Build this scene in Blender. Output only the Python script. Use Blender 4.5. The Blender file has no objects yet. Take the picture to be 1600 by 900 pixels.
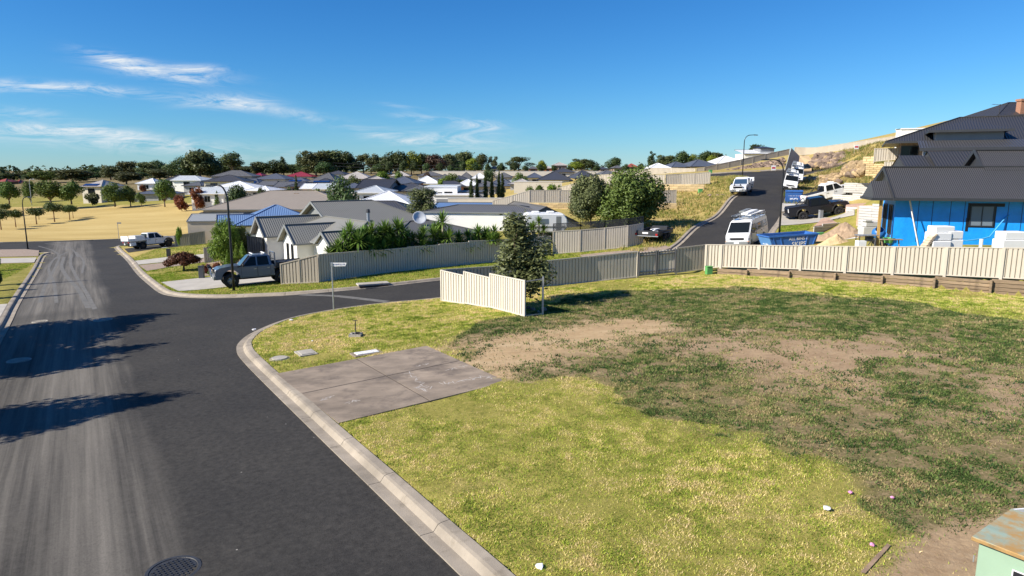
import bpy, bmesh, math, random
import numpy as np
from mathutils import Vector, Matrix
R = math.radians
random.seed(7); rng = np.random.default_rng(11)
scn = bpy.context.scene
C = scn.collection

# ------------------------------------------------------------------ camera, sky, sun, exposure
F = 1067.0; CH = 6.0; PT = R(9.78); cP, sP = math.cos(PT), math.sin(PT)
cam = bpy.data.cameras.new('camera'); cam.sensor_width = 36; cam.lens = 36 * F / 1600
cam.clip_start = 0.05; cam.clip_end = 20000
co = bpy.data.objects.new('camera', cam); C.objects.link(co)
co.location = (0, 0, CH); co.rotation_euler = (R(90) - PT, 0, 0); scn.camera = co

SUN_EL = R(34.0)
SH = R(69.0)                       # shadows fall 69 degrees to the right of straight ahead
sun_from = Vector((-math.sin(SH) * math.cos(SUN_EL), -math.cos(SH) * math.cos(SUN_EL), math.sin(SUN_EL)))
sl = bpy.data.lights.new('sun', 'SUN'); sl.energy = 4.9; sl.angle = R(0.53); sl.color = (1, 0.925, 0.80)
so = bpy.data.objects.new('sun', sl); C.objects.link(so); so.location = (-30, -20, 40)
so.rotation_euler = sun_from.to_track_quat('Z', 'Y').to_euler()
scn.view_settings.view_transform = 'Standard'; scn.view_settings.look = 'None'
scn.view_settings.exposure = 0.75; scn.view_settings.gamma = 1.0
scn.cycles.max_bounces = 6; scn.cycles.diffuse_bounces = 3; scn.cycles.transparent_max_bounces = 6
scn.cycles.use_denoising = True

def make_world():
    w = bpy.data.worlds.new('World'); scn.world = w; w.use_nodes = True
    nt = w.node_tree; N = nt.nodes; L = nt.links; N.clear()
    sky = N.new('ShaderNodeTexSky'); sky.sky_type = 'NISHITA'; sky.sun_disc = False
    sky.sun_elevation = SUN_EL; sky.sun_rotation = math.atan2(sun_from.x, sun_from.y)
    sky.altitude = 60; sky.air_density = 1.0; sky.dust_density = 0.0; sky.ozone_density = 1.6
    hs = N.new('ShaderNodeMixRGB'); hs.blend_type = 'MULTIPLY'; hs.inputs[0].default_value = 1.0; hs.inputs[2].default_value = (.46, .88, 1.32, 1)   # a clear, deep blue day
    L.new(sky.outputs[0], hs.inputs[1])
    sc_ = N.new('ShaderNodeSeparateColor'); L.new(hs.outputs[0], sc_.inputs[0]); cc_ = N.new('ShaderNodeCombineColor')
    for i, (g, a) in enumerate(((1.55, .99), (1.16, .655), (1.0, .685))):                  # deepen the zenith, keep the horizon pale
        p1 = N.new('ShaderNodeMath'); p1.operation = 'MULTIPLY'; p1.inputs[1].default_value = .1434; L.new(sc_.outputs[i], p1.inputs[0])
        p2 = N.new('ShaderNodeMath'); p2.operation = 'POWER'; p2.inputs[1].default_value = g; L.new(p1.outputs[0], p2.inputs[0])
        p3 = N.new('ShaderNodeMath'); p3.operation = 'MULTIPLY'; p3.inputs[1].default_value = a / .1434; L.new(p2.outputs[0], p3.inputs[0]); L.new(p3.outputs[0], cc_.inputs[i])
    tc = N.new('ShaderNodeTexCoord'); sep = N.new('ShaderNodeSeparateXYZ'); L.new(tc.outputs['Generated'], sep.inputs[0])
    def M(op, a, b=None):
        m = N.new('ShaderNodeMath'); m.operation = op
        for i, v in enumerate((a, b)):
            if v is None: continue
            if isinstance(v, (int, float)): m.inputs[i].default_value = v
            else: L.new(v, m.inputs[i])
        return m.outputs[0]
    az = M('ARCTAN2', sep.outputs[0], sep.outputs[1]); el = M('ARCSINE', sep.outputs[2])
    cb = N.new('ShaderNodeCombineXYZ'); L.new(az, cb.inputs[0]); L.new(el, cb.inputs[1])
    # thin streaky cirrus: a warped, stretched noise, gathered where the wisps hang
    def noise(scale, sx, sy, rot, det, rough, off, dist=0.0):
        mp = N.new('ShaderNodeMapping'); mp.inputs['Scale'].default_value = (sx, sy, 1); mp.inputs['Rotation'].default_value = (0, 0, rot); mp.inputs['Location'].default_value = (off, off * .7, 0)
        L.new(cb.outputs[0], mp.inputs[0]); n = N.new('ShaderNodeTexNoise'); n.inputs['Scale'].default_value = scale; n.inputs['Detail'].default_value = det
        n.inputs['Roughness'].default_value = rough; n.inputs['Distortion'].default_value = dist; L.new(mp.outputs[0], n.inputs[0]); return n.outputs[0]
    fine = noise(9.0, 1.1, 6, R(9), 12, .68, 3.1, 1.6); warp = noise(5.0, 1, 1.6, 0, 3, .5, 9.0)
    wx = M('MULTIPLY', M('SUBTRACT', warp, .5), .05); azw = M('ADD', az, wx); elw = M('ADD', el, M('MULTIPLY', wx, .55))
    def direction(px, py):
        u = (px - 800) / F; v = (450 - py) / F; d = Vector((u, cP + v * sP, -sP + v * cP)).normalized()
        return math.atan2(d.x, d.y), math.asin(d.z)
    total = None
    for px0, py0, px1, py1, thick, amp in WISPS:
        a0, e0 = direction(px0, py0); a1, e1 = direction(px1, py1)
        dx, dy = a1 - a0, e1 - e0; ln = math.hypot(dx, dy); cx, cy = (a0 + a1) / 2, (e0 + e1) / 2; tx, ty = dx / ln, dy / ln
        ax = M('SUBTRACT', azw, cx); ay = M('SUBTRACT', elw, cy)
        u = M('ADD', M('MULTIPLY', ax, tx), M('MULTIPLY', ay, ty)); v = M('SUBTRACT', M('MULTIPLY', ay, tx), M('MULTIPLY', ax, ty))
        uu = M('MULTIPLY', u, 1.7 / ln); vv = M('MULTIPLY', v, F / thick)
        m = M('MULTIPLY', M('EXPONENT', M('MULTIPLY', M('ADD', M('MULTIPLY', uu, uu), M('MULTIPLY', vv, vv)), -1.0)), amp)
        total = m if total is None else M('ADD', total, m)
    f2 = M('MULTIPLY', M('SUBTRACT', fine, .40), 4.2)
    cl = M('MINIMUM', M('MAXIMUM', M('MULTIPLY', total, M('MAXIMUM', f2, 0)), 0), .92)
    mix = N.new('ShaderNodeMixRGB'); mix.inputs[2].default_value = (6.0, 6.3, 6.5, 1)
    L.new(cl, mix.inputs[0]); L.new(cc_.outputs[0], mix.inputs[1])
    bg = N.new('ShaderNodeBackground'); bg.inputs['Strength'].default_value = 0.085
    L.new(mix.outputs[0], bg.inputs[0]); o = N.new('ShaderNodeOutputWorld'); L.new(bg.outputs[0], o.inputs[0])
WISPS = [(135, 88, 215, 106, 9, 1.1), (195, 110, 330, 124, 9, 1.0), (270, 108, 340, 110, 5, .8), (-30, 128, 190, 148, 6, .95), (285, 157, 400, 162, 9, .8), (350, 160, 490, 186, 7, .55),
         (-60, 200, 390, 238, 12, .75), (-60, 190, 200, 215, 6, .5), (600, 210, 770, 222, 12, .62), (725, 196, 785, 200, 8, .75), (630, 176, 710, 186, 6, .55), (-20, 168, 80, 182, 6, .4), (600, 160, 650, 164, 3, .4), (560, 205, 700, 228, 5, .35)]
make_world()

# ------------------------------------------------------------------ helpers: pixels to directions, terrain
def ray(px, py):
    u = (px - 800) / F; v = (450 - py) / F
    return (u, cP + v * sP, -sP + v * cP)
def P(px, py, Y):
    d = ray(px, py); k = Y / d[1]; return (d[0] * k, Y, CH + d[2] * k)
GX, GY = .0436, -.0198
def plane(x, y): return GX * x + GY * y
def rbf(points, c=5.0):
    p = np.array(points, float); n = len(p); A = np.zeros((n + 3, n + 3))
    d = np.sqrt(((p[:, None, :2] - p[None, :, :2]) ** 2).sum(-1) + c * c); A[:n, :n] = -d
    A[:n, n] = 1; A[:n, n + 1:] = p[:, :2]; A[n, :n] = 1; A[n + 1:, :n] = p[:, :2].T
    A[:n, :n] += np.eye(n) * .35
    s = np.linalg.solve(A, np.concatenate([p[:, 2], np.zeros(3)]))
    def f(x, y):
        x = np.asarray(x, float); y = np.asarray(y, float); out = s[n] + s[n + 1] * x + s[n + 2] * y
        for i in range(n): out = out - s[i] * np.sqrt((x - p[i, 0]) ** 2 + (y - p[i, 1]) ** 2 + c * c)
        return out
    return f
ptsB = [(x, y, plane(x, y)) for x, y in [(-14, 0), (-6, 8), (-3, 16), (4, 8), (4, 22), (-10, 22), (-22, 22), (-14, 34), (-28, 36), (-4, 34), (2, 36), (-36, 50), (-22, 46), (-10, 46), (-2, 46), (5, 42), (-26, 62), (-48, 70), (-40, 66), (-10, 58), (2, 58), (10, 44), (-30, 10), (-50, 30), (-60, 50)]]
ptsB += [(-45, 83, -3.55), (-57, 86, -4.0), (-62, 97, -4.35), (-75, 100, -4.4), (-95, 105, -4.5), (-75, 115, -4.5), (-50, 104, -4.2), (-95, 140, -4.4), (-60, 130, -3.6), (-120, 130, -4.7),
         (-115, 180, -3.2), (-70, 165, -1.6), (-90, 215, .6), (-200, 300, -.6), (-300, 400, 0), (-140, 260, .4), (-180, 200, -2.5), (-160, 120, -4.6),
         (-30, 80, -2.3), (-15, 95, -1.7), (-40, 120, -2.0), (-5, 115, -.5), (-30, 170, .2), (0, 170, .6), (-50, 230, 1.3), (10, 240, 1.8), (-70, 330, 4.2), (0, 350, 5.4), (70, 340, 5.8), (150, 340, 6.0), (-160, 360, 3.0), (0, 500, 6.5), (-300, 700, 3), (300, 600, 8), (400, 300, 16), (500, 1200, 6), (-800, 1200, 2), (0, 1500, 6)]
for px, py, Y in [(1059, 385, 56), (1099, 349, 66), (1145, 306, 80), (1170, 283, 92), (1190, 383, 52), (1209, 351, 63), (1220, 327, 73), (1225, 300, 86), (1200, 278, 97), (1180, 271, 106), (1226, 268, 112), (1290, 267, 114), (1140, 272, 108),
                  (1385, 235, 106), (1300, 240, 122), (1240, 262, 115), (1340, 236, 112), (1345, 290, 84), (1280, 292, 92), (1250, 300, 86), (1300, 312, 76), (1320, 338, 64), (1245, 342, 66), (1290, 345, 63), (1255, 368, 54), (1230, 385, 50),
                  (1060, 336, 76), (1110, 300, 88), (1100, 279, 104), (1040, 322, 80), (850, 325, 77), (930, 328, 77.5), (1050, 291, 93), (1000, 293, 95), (950, 285, 112), (1090, 269, 118), (900, 277, 150), (860, 293, 128), (1030, 358, 64), (980, 372, 62),
                  (1130, 262, 140), (1000, 268, 160)]:
    ptsB.append(P(px, py, Y))
ptsB += [P(*q) for q in ((1030, 300, 90), (1060, 305, 89), (1090, 309, 87.5), (1030, 329, 78), (1050, 329, 78), (870, 328, 77.5), (900, 328, 77.5), (1262, 375, 52.5), (1290, 376, 52.5), (1325, 373, 53), (1340, 366, 49.5), (1368, 370, 47.5), (1310, 382, 49))]
ptsB += [(12.4, 42.6, -.15), (14, 42.6, -.05), (19, 39.3, .2), (22, 36.6, .42), (24.6, 34.7, .62), (28, 32, .9), (34, 27, 1.3), (24, 41, 1.4), (30, 40, 1.6), (38, 40, 1.7), (46, 38, 1.8), (24, 48, 1.5), (34, 50, 2.2), (34, 58, 5.6), (40, 60, 6.2), (52, 60, 6.6), (46, 80, 9.0), (70, 90, 14), (90, 70, 14), (64, 60, 8), (60, 40, 3), (50, 20, 2), (100, 120, 19), (85, 110, 17)]
TB = rbf(ptsB)
ptsA = [(x, y, plane(x, y)) for x, y in [(-14, 0), (-6, 8), (-3, 16), (4, 8), (4, 22), (-10, 22), (-14, 34), (-4, 34), (2, 36), (5, 42), (10, 44), (2, 46), (0, 28), (8, 14), (6, 34), (-22, 22)]]
ptsA += [(13, 42.2, -.3), (18.7, 38.1, -.06), (22, 35.3, -.05), (24.3, 33.2, -.12), (28, 30, -.1), (34, 25, .1), (16, 28, .05), (20, 18, .35), (30, 12, .6), (14, 35, -.15)]
TA = rbf(ptsA)
FC = np.array([12.3, 42.1]); FE = np.array([24.45, 33.85]); fdir = (FE - FC) / np.linalg.norm(FE - FC); fnor = np.array([-fdir[1], fdir[0]])   # fnor points behind the fence
def T(x, y):
    x = np.asarray(x, float); y = np.asarray(y, float)
    s = (x - FC[0]) * fnor[0] + (y - FC[1]) * fnor[1]
    b = np.clip((x - 4) / 6, 0, 1) * (s < 0.02)            # the lot side of the sleeper wall
    b = np.where(y > 46, 0, b)
    return TB(x, y) * (1 - b) + TA(x, y) * b
def Tz(x, y): return float(T(x, y))
class LUT:
    """a function of the ground sampled on a grid, read back bilinearly"""
    def __init__(s, f, x0, x1, y0, y1, st): s.x0, s.y0, s.st = x0, y0, st; a, b = np.meshgrid(np.arange(x0, x1 + st, st), np.arange(y0, y1 + st, st)); s.g = f(a, b)
    def __call__(s, x, y):
        u = np.clip((x - s.x0) / s.st, 0, s.g.shape[1] - 1.001); v = np.clip((y - s.y0) / s.st, 0, s.g.shape[0] - 1.001); i = u.astype(int); j = v.astype(int); fu = u - i; fv = v - j; g = s.g
        return (g[j, i] * (1 - fu) + g[j, i + 1] * fu) * (1 - fv) + (g[j + 1, i] * (1 - fu) + g[j + 1, i + 1] * fu) * fv
def G(px, py, dz=0.0):
    """where the sight line of a pixel meets the terrain"""
    d = ray(px, py); k0 = 4.0; prev = None
    ks = np.concatenate([np.arange(4, 160, .4), np.arange(160, 700, 3)])
    x = d[0] * ks; y = d[1] * ks; f = CH + d[2] * ks - (T(x, y) + dz)
    i = np.argmax(f < 0)
    if f[i] >= 0: return (x[-1], y[-1], float(T(x[-1], y[-1])))
    k = ks[i - 1] + (ks[i] - ks[i - 1]) * f[i - 1] / (f[i - 1] - f[i])
    return (d[0] * k, d[1] * k, CH + d[2] * k)
def inside(poly, x, y):
    x = np.asarray(x, float); y = np.asarray(y, float); r = np.zeros(x.shape, bool); n = len(poly)
    for i in range(n):
        x0, y0 = poly[i]; x1, y1 = poly[(i + 1) % n]
        if y0 == y1: continue
        c = ((y0 > y) != (y1 > y)) & (x < (x1 - x0) * (y - y0) / (y1 - y0) + x0); r ^= c
    return r
def dist_poly(pts, x, y, closed=True):
    x = np.asarray(x, float); y = np.asarray(y, float); best = np.full(x.shape, 1e9); n = len(pts)
    for i in range(n if closed else n - 1):
        ax, ay = pts[i][:2]; bx, by = pts[(i + 1) % n][:2]; dx, dy = bx - ax, by - ay; l2 = dx * dx + dy * dy + 1e-9
        t = np.clip(((x - ax) * dx + (y - ay) * dy) / l2, 0, 1); best = np.minimum(best, np.hypot(x - ax - t * dx, y - ay - t * dy))
    return best
def smooth_line(pts, step=.5):
    """Catmull-Rom through points, resampled"""
    p = [np.array(q[:2], float) for q in pts]; p = [2 * p[0] - p[1]] + p + [2 * p[-1] - p[-2]]; out = []
    for i in range(1, len(p) - 2):
        n = max(1, int(np.linalg.norm(p[i + 1] - p[i]) / step))
        for j in range(n):
            t = j / n; a, b, c_, d = p[i - 1], p[i], p[i + 1], p[i + 2]
            out.append(.5 * ((2 * b) + (c_ - a) * t + (2 * a - 5 * b + 4 * c_ - d) * t * t + (3 * b - a - 3 * c_ + d) * t ** 3))
    out.append(p[-2]); return out
# ------------------------------------------------------------------ materials
MATS = {}
def nodes(name):
    m = bpy.data.materials.new(name); m.use_nodes = True; nt = m.node_tree; b = nt.nodes['Principled BSDF']; MATS[name] = m
    return m, nt, nt.nodes, nt.links, b
def col4(c): return (c[0], c[1], c[2], 1)
def mat(name, col, rough=.6, var=.18, scale=3.0, bump=0.0, bscale=60.0, metal=0.0, spec=.4, col2=None, island=0.0, objrand=0.0, coat=0.0, stretch=(1, 1, 1), dirt=None, coords='Object'):
    m, nt, N, L, b = nodes(name)
    tc = N.new('ShaderNodeTexCoord'); mp = N.new('ShaderNodeMapping'); mp.inputs['Scale'].default_value = stretch; L.new(tc.outputs[coords], mp.inputs[0])
    n = N.new('ShaderNodeTexNoise'); n.inputs['Scale'].default_value = scale; n.inputs['Detail'].default_value = 7; n.inputs['Roughness'].default_value = .6; L.new(mp.outputs[0], n.inputs[0])
    cr = N.new('ShaderNodeValToRGB'); c2 = col2 or tuple(min(1, v * (1 + var)) for v in col); c1 = col if col2 else tuple(v * (1 - var) for v in col)
    cr.color_ramp.elements[0].position = .32; cr.color_ramp.elements[1].position = .68
    cr.color_ramp.elements[0].color = col4(c1); cr.color_ramp.elements[1].color = col4(c2); L.new(n.outputs[0], cr.inputs[0]); out = cr.outputs[0]
    if dirt:
        n3 = N.new('ShaderNodeTexNoise'); n3.inputs['Scale'].default_value = dirt[1]; n3.inputs['Detail'].default_value = 8; n3.inputs['Roughness'].default_value = .7; L.new(tc.outputs[coords], n3.inputs[0])
        r3 = N.new('ShaderNodeMapRange'); r3.inputs[1].default_value = dirt[2]; r3.inputs[2].default_value = dirt[2] + .14; L.new(n3.outputs[0], r3.inputs[0])
        mx = N.new('ShaderNodeMixRGB'); mx.inputs[2].default_value = col4(dirt[0]); L.new(r3.outputs[0], mx.inputs[0]); L.new(out, mx.inputs[1]); out = mx.outputs[0]
    if island or objrand:
        hs = N.new('ShaderNodeHueSaturation'); L.new(out, hs.inputs['Color'])
        if island: g = N.new('ShaderNodeNewGeometry'); src = g.outputs['Random Per Island']; amt = island
        else: g = N.new('ShaderNodeObjectInfo'); src = g.outputs['Random']; amt = objrand
        mr = N.new('ShaderNodeMapRange'); mr.inputs[3].default_value = 1 - amt; mr.inputs[4].default_value = 1 + amt; L.new(src, mr.inputs[0]); L.new(mr.outputs[0], hs.inputs['Value'])
        out = hs.outputs[0]
    L.new(out, b.inputs['Base Color'])
    b.inputs['Roughness'].default_value = rough; b.inputs['Metallic'].default_value = metal; b.inputs['Specular IOR Level'].default_value = spec; b.inputs['Coat Weight'].default_value = coat
    if bump:
        n2 = N.new('ShaderNodeTexNoise'); n2.inputs['Scale'].default_value = bscale; n2.inputs['Detail'].default_value = 5; L.new(tc.outputs[coords], n2.inputs[0])
        bp = N.new('ShaderNodeBump'); bp.inputs['Strength'].default_value = bump; bp.inputs['Distance'].default_value = .02; L.new(n2.outputs[0], bp.inputs['Height']); L.new(bp.outputs[0], b.inputs['Normal'])
    return m
def leaf_mat(name, dark, light, objrand=.15, trans=.25, scale=.6):
    m, nt, N, L, b = nodes(name); N.remove(b)
    g = N.new('ShaderNodeNewGeometry'); oi = N.new('ShaderNodeObjectInfo'); tc = N.new('ShaderNodeTexCoord')
    n = N.new('ShaderNodeTexNoise'); n.inputs['Scale'].default_value = scale; n.inputs['Detail'].default_value = 3; L.new(tc.outputs['Object'], n.inputs[0])
    ad = N.new('ShaderNodeMath'); ad.operation = 'ADD'; L.new(g.outputs['Random Per Island'], ad.inputs[0]); L.new(n.outputs[0], ad.inputs[1])
    mu = N.new('ShaderNodeMath'); mu.operation = 'MULTIPLY_ADD'; mu.inputs[1].default_value = .75; mu.inputs[2].default_value = -.25; L.new(ad.outputs[0], mu.inputs[0])
    mx = N.new('ShaderNodeMixRGB'); mx.inputs[1].default_value = col4(dark); mx.inputs[2].default_value = col4(light); mx.use_clamp = True; L.new(mu.outputs[0], mx.inputs[0])
    hs = N.new('ShaderNodeHueSaturation'); L.new(mx.outputs[0], hs.inputs['Color'])
    mr = N.new('ShaderNodeMapRange'); mr.inputs[3].default_value = 1 - objrand; mr.inputs[4].default_value = 1 + objrand; L.new(oi.outputs['Random'], mr.inputs[0]); L.new(mr.outputs[0], hs.inputs['Value'])
    mh = N.new('ShaderNodeMapRange'); mh.inputs[3].default_value = .5 - objrand * .1; mh.inputs[4].default_value = .5 + objrand * .1; L.new(oi.outputs['Random'], mh.inputs[0]); L.new(mh.outputs[0], hs.inputs['Hue'])
    d = N.new('ShaderNodeBsdfPrincipled'); d.inputs['Roughness'].default_value = .55; d.inputs['Specular IOR Level'].default_value = .3
    t = N.new('ShaderNodeBsdfTranslucent'); L.new(hs.outputs[0], d.inputs['Base Color']); L.new(hs.outputs[0], t.inputs[0])
    ms = N.new('ShaderNodeMixShader'); ms.inputs[0].default_value = trans; L.new(d.outputs[0], ms.inputs[1]); L.new(t.outputs[0], ms.inputs[2])
    L.new(ms.outputs[0], N['Material Output'].inputs[0]); return m
def rib_mat(name, col, period=.09, rough=.45, depth=.02, var=.07, metal=0.0, spec=.4):
    """sheet-metal roof: ribs run up the slope (uv.x is metres along the eave)"""
    m, nt, N, L, b = nodes(name)
    uv = N.new('ShaderNodeUVMap'); sp = N.new('ShaderNodeSeparateXYZ'); L.new(uv.outputs[0], sp.inputs[0])
    def M(op, a, v):
        q = N.new('ShaderNodeMath'); q.operation = op; L.new(a, q.inputs[0]); q.inputs[1].default_value = v; return q.outputs[0]
    w = M('SINE', M('MULTIPLY', sp.outputs[0], 2 * math.pi / period), 0); w = M('POWER', M('MULTIPLY_ADD', w, .5), 3.0)
    w.node.inputs[0].links[0].from_node.inputs[2].default_value = .5
    tc = N.new('ShaderNodeTexCoord'); n = N.new('ShaderNodeTexNoise'); n.inputs['Scale'].default_value = .7; n.inputs['Detail'].default_value = 8; L.new(tc.outputs['Object'], n.inputs[0])
    cr = N.new('ShaderNodeValToRGB'); cr.color_ramp.elements[0].color = col4([v * (1 - var) for v in col]); cr.color_ramp.elements[1].color = col4([min(1, v * (1 + var)) for v in col]); L.new(n.outputs[0], cr.inputs[0])
    L.new(cr.outputs[0], b.inputs['Base Color'])
    bp = N.new('ShaderNodeBump'); bp.inputs['Strength'].default_value = 1.0; bp.inputs['Distance'].default_value = depth; L.new(w, bp.inputs['Height']); L.new(bp.outputs[0], b.inputs['Normal'])
    b.inputs['Roughness'].default_value = rough; b.inputs['Metallic'].default_value = metal; b.inputs['Specular IOR Level'].default_value = spec
    return m
def glass_mat(name, col=(.010, .013, .016), rough=.05):
    m, nt, N, L, b = nodes(name); b.inputs['Base Color'].default_value = col4(col); b.inputs['Roughness'].default_value = rough; b.inputs['Specular IOR Level'].default_value = .22; return m

mat('concrete', (.40, .37, .32), .85, .22, 1.2, .25, 90, dirt=((.24, .21, .17), 3.0, .56))
mat('kerb_concrete', (.30, .258, .205), .85, .25, .9, .3, 70, dirt=((.20, .17, .13), 2.2, .55))
mat('pale_concrete', (.42, .39, .34), .85, .12, 1.0, .15, 80)
mat('slab_concrete', (.25, .20, .152), .85, .34, .8, .4, 110, stretch=(1, 1.6, 1), dirt=((.15, .12, .095), 1.1, .52), coords='Object')
mat('joint_dark', (.055, .045, .038), .95, .3, 4)
mat('chalk', (.46, .42, .38), .9, .2, 8)
mat('fence_cream', (.54, .485, .40), .55, .04, 1.0, spec=.3, dirt=((.56, .47, .36), 1.2, .66))
mat('fence_white', (.60, .555, .475), .5, .03, 1.0, spec=.3, dirt=((.60, .48, .34), 1.6, .66))
mat('fence_grey', (.58, .52, .43), .55, .05, 1.0, spec=.3, dirt=((.36, .32, .26), 1.3, .64))
mat('fence_olive', (.32, .31, .24), .55, .05, 1.0)
mat('fence_beige', (.48, .42, .335), .55, .05, 1.0)
mat('fence_dark', (.06, .065, .075), .5, .1, 1.0)
mat('fence_rail_dark', (.12, .12, .125), .5, .1, 2.0)
mat('lattice', (.05, .05, .055), .6, .2, 3.0)
mat('galvanised', (.42, .44, .46), .4, .15, 4.0, metal=.6)
mat('pole_black', (.018, .02, .024), .4, .2, 4.0)
mat('timber_sleeper', (.27, .195, .125), .9, .3, 2.2, .5, 40, stretch=(.6, 6, 6), objrand=.18, dirt=((.14, .10, .07), 2.5, .55))
mat('timber_post', (.42, .26, .08), .75, .2, 3.0, stretch=(4, 4, .6))
mat('timber_pale', (.58, .46, .33), .8, .2, 3.0)
mat('white_sleeper', (.50, .485, .455), .8, .1, 1.6, .3, 30, objrand=.05, dirt=((.45, .43, .40), 1.8, .60))
mat('tan_block', (.66, .50, .27), .9, .14, 2.5, .5, 25, objrand=.16)
mat('rock', (.15, .105, .08), .95, .35, 1.6, .8, 12, objrand=.4, col2=(.27, .20, .15))
mat('rock_gold', (.33, .235, .13), .95, .3, 1.6, .8, 12, objrand=.3)
mat('sand_pile', (.56, .40, .22), .95, .15, 2.0, .6, 25)
mat('dirt_pile', (.35, .25, .165), .95, .25, 2.0, .8, 12)
mat('red_gravel', (.50, .33, .24), .95, .25, 9.0, .8, 40)
mat('mulch', (.30, .23, .18), .95, .3, 7.0, .8, 30)
mat('white_paint', (.78, .78, .77), .45, .03, 2.0)
mat('white_render', (.80, .79, .76), .8, .04, 1.0)
mat('cream_render', (.66, .60, .50), .8, .06, 1.0)
mat('beige_wall', (.50, .43, .35), .8, .08, 1.0)
mat('grey_wall', (.24, .25, .27), .8, .08, 1.0)
mat('mid_grey_wall', (.36, .36, .36), .8, .08, 1.0)
mat('edging', (.27, .185, .125), .95, .3, 6.0)
mat('brick_wall', (.33, .17, .11), .9, .25, 12.0, .3, 20)
mat('brown_wall', (.29, .21, .16), .9, .2, 6.0)
mat('orange_wall', (.50, .17, .07), .85, .15, 3.0)
mat('blue_wrap', (.012, .30, .84), .38, .12, 1.4, 1.0, 5, spec=.5)
mat('blue_wrap_seam', (.012, .05, .13), .5, .2, 2.0)
mat('black_tape', (.012, .012, .014), .45, .2, 2.0)
mat('trim_dark', (.035, .037, .042), .45, .1, 2.0)
mat('trim_white', (.75, .75, .74), .5, .03, 2.0)
mat('trim_grey', (.20, .21, .21), .5, .08, 2.0)
mat('plastic_black', (.02, .02, .022), .55, .15, 5.0)
mat('rubber', (.016, .016, .017), .8, .2, 8.0)
mat('rim_alloy', (.34, .34, .35), .35, .1, 4.0, metal=.7)
mat('rim_dark', (.035, .035, .04), .4, .1, 4.0)
mat('chrome', (.6, .6, .62), .2, .05, 4.0, metal=.9)
mat('car_slate', (.16, .175, .22), .32, .06, 1.0, metal=.5, coat=.4)
mat('car_white', (.74, .75, .76), .3, .03, 1.0, coat=.5)
mat('car_black', (.006, .008, .014), .3, .1, 1.0, coat=.25, spec=.3)
mat('car_lower', (.05, .05, .052), .6, .15, 3.0)
mat('lamp_lens', (.75, .76, .78), .15, .05, 3.0)
mat('tail_red', (.40, .02, .02), .3, .1, 3.0)
mat('indicator_orange', (.6, .2, .03), .3, .1, 3.0)
mat('skip_blue', (.035, .13, .40), .45, .15, 1.6, dirt=((.14, .10, .08), 2.3, .66))
mat('skip_blue_light', (.10, .26, .55), .45, .1, 1.6)
mat('sign_white', (.82, .82, .82), .4, .02, 2.0)
mat('sign_black', (.015, .015, .02), .5, .1, 2.0)
mat('sign_blue', (.05, .06, .22), .5, .1, 2.0)
mat('sign_red', (.55, .03, .06), .45, .05, 2.0)
mat('box_green', (.27, .385, .285), .5, .06, 2.5, dirt=((.22, .33, .245), 5.0, .58))
mat('rust_top', (.30, .385, .31), .6, .12, 2.0, .1, 30, dirt=((.42, .25, .085), 1.5, .41), stretch=(1, 3, 1))
mat('rust_edge', (.30, .185, .07), .7, .3, 7.0, .2, 60)
mat('pit_green', (.10, .33, .10), .6, .1, 3.0)
mat('bin_green', (.12, .40, .10), .5, .1, 3.0)
mat('iron', (.035, .037, .042), .55, .3, 9.0, .3, 60)
mat('pit_grey', (.37, .34, .29), .85, .2, 2.5, .3, 70)
mat('styrofoam', (.78, .78, .77), .8, .03, 2.0)
mat('stone_wrap', (.52, .51, .49), .7, .08, 1.5, .4, 9)
mat('machine_blue', (.03, .16, .45), .4, .1, 2.0)
mat('pipe_grey', (.45, .47, .50), .5, .1, 2.0)
mat('pipe_blue', (.10, .42, .80), .5, .1, 2.0)
mat('pvc_cream', (.70, .64, .58), .5, .05, 2.0)
mat('litter_white', (.8, .8, .82), .6, .05, 3.0)
mat('litter_pink', (.75, .30, .50), .6, .1, 3.0)
mat('bark', (.14, .105, .08), .95, .3, 4.0, .6, 20, stretch=(3, 3, .6))
mat('bark_brown', (.23, .13, .07), .95, .3, 4.0, .5, 20, stretch=(3, 3, .6))
mat('bark_pale', (.30, .26, .21), .9, .3, 3.0, .5, 20, stretch=(3, 3, .6))
mat('wire', (.05, .05, .055), .6, .1, 3.0)
mat('solar', (.012, .025, .10), .15, .15, 3.0, spec=.7)
mat('satellite_dish', (.55, .57, .60), .4, .08, 3.0)
mat('caravan_white', (.80, .80, .80), .35, .02, 1.0)
mat('tan_plant', (.33, .07, .03), .8, .2, 4.0)
for nm, c in dict(roof_grey=(.225, .22, .195), roof_dark=(.042, .042, .045), roof_charcoal=(.062, .061, .064), roof_mid=(.125, .122, .118), roof_beige=(.31, .265, .215), roof_blue=(.13, .22, .40), roof_white=(.76, .77, .78), roof_light=(.50, .53, .55), roof_maroon=(.27, .03, .045), roof_slate=(.095, .105, .13), roof_tan=(.44, .40, .36), roof_shed=(.30, .315, .32), roof_red=(.36, .09, .06), roof_graphite=(.062, .061, .063)).items():
    rib_mat(nm, c, period=.19 if nm != 'roof_graphite' else .11, depth=.03)
glass_mat('glass_dark'); glass_mat('glass_blue', (.03, .06, .11)); glass_mat('glass_pale', (.16, .20, .24), .15)
leaf_mat('leaf_euc', (.042, .056, .020), (.155, .175, .062), .30)
leaf_mat('leaf_dark', (.026, .048, .015), (.095, .14, .038), .25)
leaf_mat('leaf_street', (.040, .075, .013), (.17, .23, .04), .18)
leaf_mat('leaf_park', (.030, .055, .014), (.13, .18, .045), .15)
leaf_mat('leaf_lime', (.10, .14, .015), (.33, .36, .04), .12)
leaf_mat('leaf_bushy', (.045, .075, .012), (.20, .26, .06), .08)
leaf_mat('leaf_grey', (.055, .07, .028), (.23, .26, .10), .08)
leaf_mat('leaf_bright', (.055, .11, .010), (.22, .32, .03), .10)
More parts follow.
